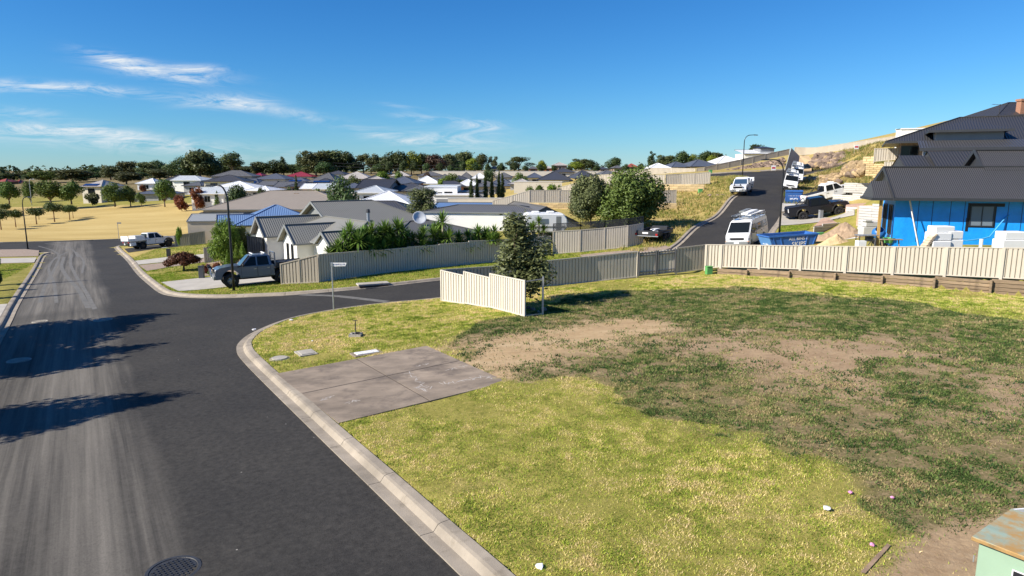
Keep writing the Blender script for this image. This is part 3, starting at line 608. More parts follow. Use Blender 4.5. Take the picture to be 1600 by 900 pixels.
# 1 white fence on the corner: three stepped panels
wf = []
for (p0, b0, t0, p1, b1, t1, Y0, Y1) in [(690, 470.5, 422.3, 726, 476, 430.6, 35.75, 34.48), (726, 474.7, 424.4, 766.4, 482, 434, 34.48, 33.02), (766.4, 481, 427.6, 819.6, 495.3, 438.6, 33.02, 30.39)]:
    n0 = node(p0, b0, t0, Y0); n1 = node(p1, b1, t1, Y1); wf.append((n0[0], n1[0], n0[1], n0[2], n1[1], n1[2]))
fence('bright white sheet fence of three stepped panels on the street corner', wf, 'fence_white', period=.2, post_w=.075)
# the open gate frame beside it
ge = wf[-1]; g1 = node(848, 492.5, 434.5, 30.75); root = thing('gate_frame', 'empty grey steel gate frame at the end of the white corner fence', 'gate', (ge[1][0], ge[1][1], ge[4]))
la = Vector((.07, 0, 0)); lb = Vector((g1[0][0] - ge[1][0], g1[0][1] - ge[1][1], g1[1] - ge[4])); hh = g1[2] - g1[1]
MB().beam(la + Vector((0, 0, ge[5] - ge[4] - .03)), lb + Vector((0, 0, hh - .04)), .04).build('top_rail', 'galvanised', root); MB().beam(la + Vector((0, 0, .06)), lb + Vector((0, 0, .08)), .05).build('bottom_rail', 'galvanised', root)
MB().box(lb.x, lb.y, lb.z + hh / 2, .085, .085, hh + .1).build('post', 'galvanised', root); MB().box(lb.x, lb.y, lb.z + hh + .07, .06, .06, .05, taper=.4).build('cap', 'galvanised', root)
# 2 back fence of the lot along the side street, with a pair of framed gates
def lerp_nodes(keys, n):
    k = np.array(keys, float); s = np.linspace(k[0, 0], k[-1, 0], n); return [(x, np.interp(x, k[:, 0], k[:, 1]), np.interp(x, k[:, 0], k[:, 2]), np.interp(x, k[:, 0], k[:, 3])) for x in s]
bk = [(692, 469, 421.8, 36.0), (755, 460, 417.8, 37.6), (836, 451.3, 409.7, 39.0), (895, 445, 403.5, 40.1), (994.7, 433.3, 393, 41.3)]
bn = [node(*q) for q in lerp_nodes(bk, 5)]
fence('long grey-beige sheet fence in shade at the back of the vacant lot', run(bn), 'fence_grey', period=.22, rail=.06)
gn = [node(995.5, 433.3, 393, 41.35), node(1025, 430.6, 390.8, 41.7), node(1055, 427.2, 387.6, 42.0)]
gt = thing('framed_gate', 'pair of sheet gates with dark steel frames in the grey back fence', 'gate', (gn[0][0][0], gn[0][0][1], gn[0][1])); o = gt.location
for i in range(2):
    (a, zb0, zt0), (b, zb1, zt1) = gn[i], gn[i + 1]; mb = MB(); corr(mb, a, b, zb0 + .1, zt0 - .06, zb1 + .1, zt1 - .06, .22, o=o); lf = mb.build('leaf', 'fence_grey', gt, recalc=False)
    la = Vector((a[0], a[1], 0)) - Vector((o.x, o.y, o.z)); lb = Vector((b[0], b[1], 0)) - Vector((o.x, o.y, o.z)); f = (lb - la); f.z = 0; f.normalize(); nrm = Vector((f.y, -f.x, 0)) * .05
    la += f * .06 + nrm; lb += -f * .06 + nrm
    for h0, h1, w in ((zt0 - .12, zt1 - .12, .07), (zt0 - .28, zt1 - .28, .05), (zb0 + .12, zb1 + .12, .07), (zb0 + .3, zb1 + .3, .05)): MB().beam(la + Vector((0, 0, h0)), lb + Vector((0, 0, h1)), .05, w).build('frame_bar', 'fence_rail_dark', lf)
    for q, h0, h1 in ((la, zb0, zt0), (lb, zb1, zt1)): MB().beam(q + Vector((0, 0, h0 + .05)), q + Vector((0, 0, h1)), .07).build('frame_stile', 'fence_rail_dark', lf)
fence('short beige sheet fence panel between the framed gates and the corner', run([node(1056.5, 427, 387.6, 42.02), node(1101, 421.4, 382.3, 42.6)]), 'fence_beige', period=.22, rail=.05)
# 3 cream fence along the right side of the lot, above the sleepers
rk = [(1102, 420.5, 382.3), (1126, 418, 382.4), (1186, 419.5, 383.2), (1250, 421.5, 384), (1320, 425.5, 384.8), (1394, 428.5, 385.5), (1475, 431.3, 386.3), (1563, 435.3, 387.3), (1660, 440, 388.5), (1768, 446, 390)]
rn = []
for px, pb, pt in rk:
    u = (px - 800) / F; d = ray(px, 425); k = d[0] / d[1]; t = (FC[0] - k * FC[1]) / (k * fdir[1] - fdir[0]); Y = FC[1] + fdir[1] * t; rn.append(node(px, pb, pt, Y))
fence('long bright cream sheet fence above the timber sleepers', run(rn), 'fence_cream', period=.2, post_w=.13, rail=.045, cap=.0)
# timber sleeper wall below it
sw = thing('sleeper_wall', 'low weathered timber sleeper retaining wall below the cream fence', 'retaining wall', (rn[0][0][0], rn[0][0][1], rn[0][1])); o = sw.location
sl_me = {}
wz = math.atan2(fdir[1], fdir[0])
lk = [(1120, 424.8, 0), (1166, 427, 1), (1232, 431, 1), (1304, 439, 1), (1378, 445.5, 2), (1460, 453, 2), (1549, 459, 3), (1650, 469, 3), (1765, 482, 3)]
for i in range(len(lk) - 1):
    px, pb, rows = lk[i]; px1, pb1, _ = lk[i + 1]; rows = max(1, lk[i + 1][2])
    def onl(px, off=.17):
        d = ray(px, 440); k = d[0] / d[1]; f0 = FC - fnor * off; t = (f0[0] - k * f0[1]) / (k * fdir[1] - fdir[0]); return f0 + fdir * t
    a, b = onl(px), onl(px1); za, zb = Tz(*(a - fnor * .1)), Tz(*(b - fnor * .1)); Ls = float(np.linalg.norm(b - a)); mid = (a + b) / 2; z0 = min(za, zb) - .06; tilt = math.atan2((zb - za) * .5, Ls)
    top = rn[min(i + 1, len(rn) - 1)][1] - .02; h = .2
    n = rows + 1 if rows > 1 else 2
    hh = max(.13, (top - z0) / n)
    for r_ in range(n):
        mb = MB(); mb.box(0, 0, 0, Ls - .03, .09, hh - .02, ry=-tilt); ob = mb.build('sleeper', 'timber_sleeper', sw, (mid[0] - o.x + random.uniform(-.01, .01), mid[1] - o.y + random.uniform(-.012, .012), z0 + hh * (r_ + .5) - o.z), wz + random.uniform(-.006, .006), bevel=.012, seg=1)
    if i >= 1 or True:
        q = onl(px1, .31); MB().box(0, 0, 0, .11, .2, hh * n + .06).build('post', 'timber_sleeper', sw, (q[0] - o.x, q[1] - o.y, z0 + (hh * n) / 2 + .0 - o.z), wz, bevel=.015, seg=1)
# 4 fence across the side street (in shade), front return, and lattice-topped gates
fence('sunlit beige sheet fence return beside the slate pickup', run([gnode(440, 444.5, 412.5), gnode(469, 443.2, 405.5), gnode(498, 441.8, 398)]), 'fence_beige', period=.2, rail=.06)
an = [gnode(*q) for q in [(499.5, 441.3, 397.8), (531, 436.7, 395.3), (585.5, 429, 391.5), (637.8, 423, 386), (687, 418, 381.8), (733, 413.5, 376.7), (776, 409.5, 374.8), (820, 403, 371), (860, 397.5, 366.8)]]
ap = run(an); ap = [(a, b, z0, t0, z1, t0 - (t0 - z0 - (t1 - z1)) * .4) for a, b, z0, t0, z1, t1 in ap]
fence('long grey sheet fence in shade across the side street under the yuccas', ap, 'fence_grey', period=.2, rail=.06)
ln = [gnode(*q) for q in [(864, 397.3, 361.5), (906, 394.3, 359.3), (944, 390.4, 356.2), (980, 386.6, 352.5), (1004, 381.5, 348.5)]]
lf = fence('grey sheet gates topped with dark lattice across the side street', run(ln), 'fence_grey', period=.2, rail=.05, name='lattice_fence'); o = lf.location
for i in range(4):
    (a, zb0, zt0), (b, zb1, zt1) = ln[i], ln[i + 1]; hgt = (.62, .62, .58, .55)[i]
    A = Vector((a[0], a[1], zt0 + .02)) - o; B = Vector((b[0], b[1], zt1 + .02)) - o; d = (B - A); Ld = d.length; lat = MB(); U = Vector((0, 0, 1))
    k = int(Ld / .13)
    for j in range(-4, k + 4):
        for sgn in (1, -1):
            s0 = j * Ld / k; s1 = s0 + sgn * hgt; t0, t1 = 0.0, 1.0
            for lim in (0, Ld):
                pass
            c0, c1 = max(0, min(Ld, s0)), max(0, min(Ld, s1))
            if abs(c1 - c0) < .04: continue
            h0 = abs(c0 - s0); h1 = hgt - abs(c1 - s1)
            lat.beam(A + d * (c0 / Ld) + U * h0, A + d * (c1 / Ld) + U * h1, .012, .035)
    pnl = lat.build('lattice_panel', 'lattice', lf); fr = MB(); fr.beam(A + U * hgt, B + U * hgt, .04); fr.beam(A, A + U * hgt, .05); fr.beam(B, B + U * hgt, .05); fr.build('lattice_frame', 'lattice', lf)
# 5 olive fence by the white work ute and the grey one beside the bush
fence('olive sheet fence panels in front of the beige shed', run([gnode(274, 385.5, 368.2), gnode(297, 383.5, 364.7), gnode(321, 381.3, 361.2)]), 'fence_olive', period=.2, rail=.06)
fence('short brown-grey sheet fence stub beside the big green bush', run([gnode(320, 411, 387.5), gnode(334, 409.5, 385)]), 'fence_grey', period=.2, rail=.05)
fence('dark slate sheet fence behind the cypress shrubs by the white gables', run([node(388, 398, 369, 58), node(410, 396, 371, 58.2)]), 'fence_dark', period=.2, rail=.05)
# 6 fences stepping up the hill
cf = 'fence_cream'
fence('raked cream sheet fence climbing behind the dark gabled shed', run([node(770, 322, 313.5, 80), node(800, 320.5, 305.5, 79.5), node(827, 319, 297.3, 79)]), cf, period=.22)
fence('level cream sheet fence on the tan block wall left of the bushy tree', run([node(827.5, 317, 297.2, 79), node(850, 317, 297.2, 79), node(874, 317, 297.2, 79), node(898, 317, 297.2, 79), node(922, 317, 297.2, 79), node(946, 317.2, 297.2, 79)]), cf, period=.22)
fence('cream sheet fence on the tan block wall right of the bushy tree', run([node(1010, 317.5, 297.2, 79.6), node(1033, 317.5, 297.2, 79.8), node(1056, 317.8, 297.2, 80)]), cf, period=.22)
fence('upper raked cream sheet fence rising towards the bushy tree', run([node(862, 297, 296, 101), node(890, 297, 288.5, 100), node(914, 296, 281, 99), node(938, 294, 273.5, 98), ]), cf, period=.22)
fence('upper level cream sheet fence behind the bushy tree crown', run([node(938.5, 291, 273, 98), node(962, 291, 273, 97), node(986, 290.5, 273, 96), node(1010, 290.5, 273, 95), node(1038, 290, 273, 94)]), cf, period=.22)
fence('cream sheet fence at the top of the grassy bank beside the street', run([node(1040, 289.5, 272.8, 93), node(1062.5, 288.8, 271.8, 93), node(1085, 288, 270.8, 92.6), node(1109, 287, 268.7, 92.2)]), cf, period=.22)
fence('small raked cream sheet fence below the pale roofed hill house', run([node(972, 273, 270, 128), node(994, 272.5, 266, 127), node(1016, 272, 262.5, 126), node(1050, 271.5, 262.5, 124), node(1086, 271, 263.3, 122)]), cf, period=.22)
fence('long beige skyline sheet fence rising to the concrete wall', run([node(1088, 272, 263, 121)] + [node(1100 + i * 19, 270 - i * 3.7 - (2 if i > 4 else 0), 261.3 - i * 4.1, 121 + i * .6) for i in range(8)]), 'fence_beige', period=.22)
fence('beige skyline sheet fence above the dark rock wall', run([node(1241, 243, 230, 131), node(1258, 242, 230.6, 130), node(1275, 241, 230.4, 128)] + [node(1275.5 + (i + 1) * 19.3, 241 - (i + 1) * 1.9, 230.3 - (i + 1) * 2.8, 128 - (i + 1) * 3) for i in range(7)]), 'fence_beige', period=.22)
fence('cream sheet fence panel under the eave of the dark hillside house', run([node(1365, 253, 232.3, 63), node(1388, 251, 231.9, 62.6), node(1412, 249.5, 231.3, 62.2), node(1440, 247, 230.6, 62)]), cf, period=.2)
fence('narrow cream sheet fence panel beside the tan block steps', run([node(1380, 281, 253, 61), node(1395, 281, 253, 60.6)]), cf, period=.2)

# ------------------------------------------------------------------ block and sleeper walls, rocks
def block_wall(label, a, b, z0, z1, bl=.6, bh=.2, m='tan_block', thick=.25, piece='block', zb_end=None, name='block_wall', zt_end=None):
    a = np.array(a); b = np.array(b); L_ = float(np.linalg.norm(b - a)); rz = math.atan2(b[1] - a[1], b[0] - a[0]); rows = max(1, int(round((max(z1, zt_end or z1) - min(z0, zb_end if zb_end is not None else z0)) / bh)))
    root = thing(name, label, 'retaining wall', (a[0], a[1], z0), rz)
    me = None; zt1 = z1 if zt_end is None else zt_end; zb1 = z0 if zb_end is None else zb_end; hb = (max(z1, zt1) - min(z0, zb1)) / rows; zlow = min(z0, zb1)
    for r_ in range(rows):
        x = -(bl / 2 if r_ % 2 else 0)
        while x < L_ - .05:
            x0 = max(0, x); x1 = min(L_, x + bl); x += bl
            if x1 - x0 < .08: continue
            t = (x0 + x1) / 2 / L_; zc = zlow + hb * (r_ + .5)
            if zc > z1 + (zt1 - z1) * t or zc < z0 + (zb1 - z0) * t - hb: continue
            if me is None or abs((x1 - x0) - bl) > .01:
                mb = MB(); mb.box(0, 0, 0, x1 - x0 - .018, thick, hb - .016); ob = mb.build(piece, m, root, bevel=.02, seg=1)
                if abs((x1 - x0) - bl) <= .01: me = ob.data
            else: ob = link(piece, me, root)
            ob.location = ((x0 + x1) / 2, random.uniform(-.015, .015), zc - z0)
    return root
def bw(label, n0, n1, **k):
    (a, zb0, zt0), (b, zb1, zt1) = n0, n1; return block_wall(label, a, b, zb0, zt0, zb_end=zb1, zt_end=zt1, **k)
bw('tan block wall under the level cream fence left of the bushy tree', node(812, 326.5, 317.3, 77.9), node(946, 328, 317.3, 77.9), bl=1.1, bh=.3)
bw('tan block wall under the cream fence right of the bushy tree', node(1010, 327, 317.8, 78.4), node(1057, 327, 318, 78.6), bl=1.1, bh=.3)
bw('tan block wall below the upper cream fence on the grassy bank', node(1012, 298, 290, 91.0), node(1100, 306, 288, 89.8), bl=1.1, bh=.32)
bw('lower tan block step beside the dark hillside house', node(1352, 272, 256, 62), node(1380, 278, 256, 61.5), bl=.6, bh=.19)
bw('upper tan block step beside the dark hillside house', node(1348, 256, 245, 64), node(1366, 256, 244.5, 63.5), bl=.6, bh=.19)
bw('tan block wall behind the blue wrapped house', node(1384, 372, 332, 47.5), node(1412, 376, 331, 46.5), bl=.6, bh=.2)
def sleepers(label, n0, n1, bl=2.4): return bw(label, n0, n1, bl=bl, bh=.2, m='white_sleeper', thick=.09, piece='sleeper', name='sleeper_wall')
sleepers('white concrete sleeper wall beside the black pickup', node(1320, 352, 326, 61), node(1366, 350, 322, 58))
sleepers('low white concrete sleeper wall with red gravel above the dirt pile', node(1270, 372, 353, 55), node(1319, 366, 347, 57.5))
sleepers('upper white concrete sleeper wall below the weedy bank', node(1318, 301, 288, 72), node(1366, 302, 286, 70))
sleepers('middle white concrete sleeper wall above the black pickup', node(1288, 318, 305, 74), node(1368, 316, 300, 68))
sleepers('long white concrete sleeper wall left of the blue wrapped house', node(1340, 356, 322, 52), node(1376, 362, 319, 50))
# gravel beds behind the sleepers
def sheet(name, poly, m, kind='structure', up=.03):
    mb = MB(); mb.add(poly, [tuple(range(len(poly)))]); return struct(mb.build(name, m), kind)
def slab3(name, pts, m, thick=.3, kind='structure'):
    n = len(pts); mb = MB(); mb.add([p for p in pts] + [(p[0], p[1], p[2] - thick) for p in pts], [tuple(range(n)), tuple(range(2 * n - 1, n - 1, -1))] + [(i, (i + 1) % n, (i + 1) % n + n, i + n) for i in range(n)]); return struct(mb.build(name, m), kind)
slab3('gravel_bed', [P(1272, 353.2, 55.2), P(1319, 347.5, 57.6), P(1320, 337, 62), P(1284, 341.5, 61)], 'red_gravel', 1.2)
slab3('gravel_bed', [P(1321, 326, 61.1), P(1366, 322.3, 58.2), P(1400, 322, 60), P(1400, 314, 66), P(1322, 319, 66)], 'red_gravel', 2.0)
slab3('gravel_bed', [P(1340, 322, 52.2), P(1376, 319, 50.2), P(1405, 318, 55), P(1345, 321, 58)], 'red_gravel', 1.5)
# concrete wing wall on the skyline
cw = MB(); A0 = P(1226, 266, 113); A1 = P(1236, 231, 113.6); B1 = P(1249, 244, 118.5); B0 = P(1246, 264, 118); off = .02
cw.add([A0, A1, B1, B0] + [(p[0] + off, p[1] - .1, p[2]) for p in (A0, A1, B1, B0)], [(0, 1, 2, 3), (7, 6, 5, 4), (0, 4, 5, 1), (1, 5, 6, 2), (2, 6, 7, 3), (3, 7, 4, 0)])
tag(cw.build('wing_wall', 'mid_grey_wall'), 'triangular grey concrete retaining wall at the top of the street', 'retaining wall')
slab3('sandy_track', [P(1232, 267, 112.6), P(1268, 266.5, 113.2), P(1268, 252, 120), P(1275, 243, 127.5), P(1248, 243, 127.5)], 'sand_pile', .3)
# rocks
rock_meshes = []
for i in range(6):
    bm = bmesh.new(); bmesh.ops.create_icosphere(bm, subdivisions=2, radius=.5); rr = random.Random(i)
    offs = [Vector((rr.uniform(-1, 1), rr.uniform(-1, 1), rr.uniform(-1, 1))).normalized() for _ in range(9)]; cuts = [rr.uniform(.30, .44) for _ in offs]
    for v in bm.verts:
        for n_, c_ in zip(offs, cuts):
            d = v.co.dot(n_)
            if d > c_: v.co -= n_ * (d - c_) * .92
        v.co *= rr.uniform(.96, 1.04)
    bmesh.ops.dissolve_limit(bm, angle_limit=.18, verts=bm.verts, edges=bm.edges); bmesh.ops.triangulate(bm, faces=bm.faces)
    me = bpy.data.meshes.new('rock'); bm.to_mesh(me); bm.free(); rock_meshes.append(me)
rock_mats = {}
def rock(m, parent, loc, s, z=None):
    key = (m, random.randrange(6))
    if key not in rock_mats: me = rock_meshes[key[1]].copy(); me.materials.append(MATS[m]); rock_mats[key] = me
    o = link('rock', rock_mats[key], parent, loc, random.uniform(0, 6.3)); o.rotation_euler = (random.uniform(-.5, .5), random.uniform(-.5, .5), random.uniform(0, 6.3)); o.scale = (s * random.uniform(.9, 1.4), s * random.uniform(.8, 1.1), s * random.uniform(.6, .85)); return o
def rock_bank(label, quad, nx, ny, size, m, m2=None):
    """quad: four (px,py,Y) corners bottom-left, bottom-right, top-right, top-left"""
    c = [Vector(P(*q)) for q in quad]; root = thing('rock_wall', label, 'rock wall', c[0])
    for j in range(ny):
        for i in range(nx):
            u = (i + .5 + (j % 2) * .5 - .25 + random.uniform(-.2, .2)) / nx; v = (j + .5 + random.uniform(-.15, .15)) / ny
            p = (c[0] * (1 - u) + c[1] * u) * (1 - v) + (c[3] * (1 - u) + c[2] * u) * v
            rock(m2 if (m2 and random.random() < .12) else m, root, p - c[0], size * random.uniform(.75, 1.25))
    return root
rock_bank('long dark basalt rock wall under the skyline fence', [(1262, 264, 116), (1345, 258, 108), (1385, 233, 113), (1276, 241, 125)], 27, 7, 1.15, 'rock', 'rock_gold')
rock_bank('dark rock wall below the skyline fence left of the concrete wall', [(1132, 270, 117), (1226, 264, 119), (1226, 247, 123), (1142, 266, 121)], 24, 5, .85, 'rock')
rock_bank('upper pile of golden boulders beside the tan block steps', [(1314, 274, 74), (1352, 272, 68), (1351, 252, 69), (1322, 259, 75)], 8, 5, 0.95, 'rock_gold', 'rock')
rock_bank('lower pile of golden boulders above the weedy bank', [(1282, 288, 79), (1312, 290, 76), (1312, 270, 79), (1286, 276, 82)], 7, 5, .75, 'rock_gold', 'rock')
# ------------------------------------------------------------------ vehicles (x forward, origin on the ground)
def lathe(mb, prof, n=24, axis='y', c=(0, 0, 0)):
    base = len(prof); vs = []
    for k in range(n):
        t = 2 * math.pi * k / n
        for r, h in prof: vs.append((c[0] + r * math.cos(t), c[1] + h, c[2] + r * math.sin(t)) if axis == 'y' else (c[0] + r * math.cos(t), c[1] + r * math.sin(t), c[2] + h))
    fs = []
    for k in range(n):
        for i in range(base - 1): a = k * base + i; b = ((k + 1) % n) * base + i; fs.append((a, a + 1, b + 1, b))
    mb.add(vs, fs); return mb
wheel_cache = {}
def wheel(parent, x, y, r=.39, w=.25, rim='rim_alloy'):
    key = (round(r, 2), round(w, 2), rim, y > 0); s = 1 if y > 0 else -1
    if key not in wheel_cache:
        mb = MB(); h = w / 2; lathe(mb, [(r * .52, -h * .8), (r * .70, -h), (r * .93, -h * .92), (r, -h * .6), (r, h * .6), (r * .93, h * .92), (r * .70, h), (r * .52, h * .8)], 26); t = mb.build('wheel', 'rubber', parent, smooth=True)
        mb = MB(); q = h * .55 * s
        lathe(mb, [(r * .54, -h * .75), (r * .54, h * .75)], 22); n = 6
        lathe(mb, [(.001, q + .02 * s), (r * .2, q + .02 * s), (r * .22, q - .02 * s), (r * .53, q - .09 * s)], 22)
        for k in range(n):
            a = 2 * math.pi * k / n; mb.beam((r * .1 * math.cos(a), q, r * .1 * math.sin(a)), (r * .52 * math.cos(a), q - .01 * s, r * .52 * math.sin(a)), .06, .05, up=(0, 1, 0))
        rm_ = mb.build('rim', rim, t); wheel_cache[key] = (t.data, rm_.data); t.location = (x, y, r); return t
    a, b = wheel_cache[key]; t = link('wheel', a, parent, (x, y, r)); link('rim', b, t); return t
def arch_profile(top, zb, arches, r, xr, xf):
    """closed side outline: top contour rear->front, then underside front->rear with wheel arches"""
    out = list(top); out.append((xf, zb))
    for xc in sorted(arches, reverse=True):
        out.append((xc + r, zb))
        for k in range(1, 9): a = math.pi * k / 9; out.append((xc + r * math.cos(a), zb + .02 + r * .98 * math.sin(a)))
        out.append((xc - r, zb))
    out.append((xr, zb)); return out
def side_sheet(mb, poly, hw, zb, k, off):
    for s in (-1, 1):
        vs = [(x, s * (hw * (1 - max(0, z - zb) * k) + off), z) for x, z in poly]; mb.add(vs, [tuple(range(len(poly)))[::s]])
def glass_part(name, poly, hw, zb, k, off, parent, m='glass_dark'):
    for s in (-1, 1):
        mb = MB(); mb.add([(x, s * (hw * (1 - max(0, z - zb) * k) + off), z) for x, z in poly], [tuple(range(len(poly)))]); mb.build(name, m, parent)
def screen(name, x0, z0, x1, z1, hw0, hw1, parent, m='glass_dark', off=.008):
    n = Vector((z1 - z0, 0, -(x1 - x0))).normalized();
    if (x1 - x0) * (1) > 0: n = -n if n.z < 0 else n
    if n.z < 0: n = -n
    mb = MB(); vs = [Vector((x0, -hw0, z0)), Vector((x0, hw0, z0)), Vector((x1, hw1, z1)), Vector((x1, -hw1, z1))]; mb.add([v + n * off for v in vs], [(0, 1, 2, 3)]); return mb.build(name, m, parent)
def box_part(name, m, parent, *b, bevel=.015, **k): return MB().box(*b, **k).build(name, m, parent, bevel=bevel, seg=1)
def doors(parent, doors_, hw, m):
    for x0, x1, z0, z1 in doors_:
        for s in (-1, 1):
            mb = MB(); y = s * (hw + .003); mb.add([(x0, y, z0), (x1, y, z0), (x1, y, z1), (x0, y, z1)], [(0, 1, 2, 3)]); d = mb.build('door', 'plastic_black', parent)
            mb = MB(); y = s * (hw + .006); g = .014; mb.add([(x0 + g, y, z0 + g), (x1 - g, y, z0 + g), (x1 - g, y, z1), (x0 + g, y, z1)], [(0, 1, 2, 3)]); mb.build('door_skin', m, d)
            MB().box(x0 + .14, s * (hw + .025), z1 - .12, .16, .035, .035).build('handle', 'plastic_black' if m != 'car_slate' else 'chrome', d)
def pickup(name, label, paint, loc, rz, sc=1.0, rear='tub', lift=0.0, rim='rim_alloy', flare=None, bars=False, rack=False, snorkel=False, group=None, cat='pickup'):
    t = thing(name, label, cat, loc, rz, group); t.scale = (sc, sc, sc); hw = .93; r = .40 + lift * .5; zb = .46 + lift; wb = 3.12; xf, xr = 2.55, -2.75 if rear == 'tub' else -1.05; xw = (1.62, 1.62 - wb); bz = 1.13 + lift; hood = 1.29 + lift
    top = [(xr, zb + .08), (xr, bz + (.10 if rear == 'tub' else .02)), (-.86, bz + (.10 if rear == 'tub' else .02)), (-.85, bz), (.98, bz + .03), (1.05, hood - .02), (1.6, hood - .02), (2.25, hood - .10), (2.5, hood - .22), (xf, zb + .35)]
    MB().prism(arch_profile(top, zb, xw if rear == 'tub' else xw[:1], r + .09, xr, xf - .03), -hw, hw).build('body', paint, t, bevel=.045)
    zt = 1.85 + lift; cab = [(-.92, bz), (1.10, bz), (.42, zt - .03), (.22, zt), (-.66, zt), (-.80, zt - .05)]
    k = .20; MB().prism(cab, -hw + .02, hw - .02, inset=(bz, k)).build('cab', paint, t, bevel=.04)
    gz0, gz1 = bz + .06, zt - .10
    glass_part('rear_side_window', [(-.74, gz0), (-.03, gz0), (-.03, gz1), (-.68, gz1)], hw - .02, bz, k, .006, t)
    glass_part('front_side_window', [(.05, gz0), (.86, gz0), (.36, gz1), (.05, gz1)], hw - .02, bz, k, .006, t)
    screen('windscreen', 1.05, bz + .05, .45, zt - .06, .80, .70, t, 'glass_blue'); screen('rear_window', -.905, bz + .12, -.83, zt - .1, .74, .68, t)
    doors(t, [(.0, .98, zb + .05, bz - .02), (-.82, -.01, zb + .05, bz - .02)], hw, paint)
    for s in (-1, 1):
        box_part('mirror', 'plastic_black', t, .86, s * (hw + .13), bz + .14, .12, .22, .2, bevel=.04)
        box_part('headlight', 'lamp_lens', t, 2.42, s * .72, hood - .27, .2, .34, .16, bevel=.03)
        if flare: 
            for xc in xw if rear == 'tub' else xw[:1]:
                mb = MB(); pts = [(xc + (r + .13) * math.cos(math.pi * q / 10), s * (hw + .015), zb + .02 + (r + .13) * math.sin(math.pi * q / 10)) for q in range(11)]; mb.tube(pts, .055, 6); mb.build('wheel_flare', flare, t)
        for xc in xw: wheel(t, xc, s * (hw - .13), r, .27, rim)
    box_part('grille', 'plastic_black', t, 2.53, 0, hood - .32, .06, 1.05, .24)
    box_part('front_bumper', 'car_lower' if not bars else 'trim_grey', t, 2.56, 0, zb + .13, .24, 1.84, .26, bevel=.05)
    box_part('underbody', 'car_lower', t, -.3, 0, zb - .02, 4.6, 1.2, .2); box_part('number_plate', 'sign_white', t, 2.695, 0, zb + .13, .012, .36, .11, bevel=0)
    for s in (-1, 1): box_part('side_step', 'plastic_black', t, .1, s * (hw - .04), zb - .06, 1.7, .14, .06)
    if bars:
        mb = MB(); mb.tube([(2.72, -.55, zb + .2), (2.76, -.5, hood - .1), (2.76, .5, hood - .1), (2.72, .55, zb + .2)], .04, 8); mb.build('bull_bar', 'chrome', t)
        for s in (-1, 1): lathe(MB(), [(.001, .05), (.09, .05), (.1, 0), (.1, -.06), (.001, -.08)], 14, 'y', (2.78, 0, 0)).build('driving_light', 'plastic_black', t, (0, s * .34, hood - .02), R(-90) * 0)
    if snorkel: MB().tube([(1.2, hw + .03, hood - .1), (1.02, hw + .02, bz + .1), (.45, hw - .1, zt)], .045, 8).build('snorkel', 'plastic_black', t)
    if rack:
        for x in (-.55, .18): MB().beam((x, -.72, zt + .08), (x, .72, zt + .08), .07, .045).build('roof_bar', 'sign_white', t)
    if rear == 'tub':
        box_part('tailgate', paint, t, xr - .012, 0, bz - .25, .04, 1.6, .55, bevel=.02); box_part('tray_cover', 'plastic_black', t, -1.82, 0, bz + .125, 1.75, 1.6, .04)
        box_part('rear_bumper', 'car_lower', t, xr - .1, 0, zb + .1, .2, 1.7, .16)
        for s in (-1, 1):
            box_part('taillight', 'tail_red' if paint != 'car_black' else 'lamp_lens', t, xr + .0, s * .84, bz - .12, .06, .14, .34, bevel=.01)
            MB().tube([(-.95, s * .72, bz + .12), (-.98, s * .66, zt - .05), (-1.05, s * .64, zt - .02), (-1.75, s * .68, bz + .14)], .035, 6).build('sports_bar', 'plastic_black', t)
    else:
        L0, L1 = -1.16, -3.05; box_part('tray_deck', 'galvanised' if rear != 'dark' else 'trim_dark', t, (L0 + L1) / 2, 0, 1.0 + lift * .8, L0 - L1, 1.86, .08)
        sm = 'car_white' if rear == 'box' else 'trim_dark'
        for s in (-1, 1): box_part('drop_side', sm, t, (L0 + L1) / 2, s * .92, 1.17 + lift * .8, L0 - L1, .035, .28, bevel=.01)
        if rear == 'box':
            box_part('tailboard', sm, t, L1 - .12, 0, 1.42, .04, 1.86, .62, bevel=.01); box_part('canopy_box', 'car_white', t, -1.75, .0, 1.42 + lift, 1.1, 1.7, .42, bevel=.02); box_part('under_tray_box', 'car_white', t, -2.6, .72, .72, .62, .3, .4); box_part('under_tray_box', 'car_white', t, -2.6, -.72, .72, .62, .3, .4)
        else:
            hb = MB(); hb.tube([(L0 + .03, -.84, 1.05 + lift), (L0 + .03, -.84, zt + .06), (L0 + .03, .84, zt + .06), (L0 + .03, .84, 1.05 + lift)], .05, 8); hb.beam((L0 + .03, -.84, bz + .35), (L0 + .03, .84, bz + .35), .05); hb.build('headboard', paint, t)
            box_part('tray_load', 'plastic_black', t, -2.0, 0, 1.18 + lift * .8, 1.3, 1.5, .18)
        for s in (-1, 1): box_part('mudguard', 'plastic_black', t, xw[1], s * .8, .92 + lift, 1.0, .28, .05); box_part('taillight', 'tail_red', t, L1 - .02, s * .7, .92, .05, .3, .1)
        box_part('chassis_rail', 'car_lower', t, -2.0, .0, .72 + lift, 2.0, .8, .14); box_part('tow_bar', 'plastic_black', t, L1 - .1, 0, .55 + lift, .4, .1, .1)
    return t
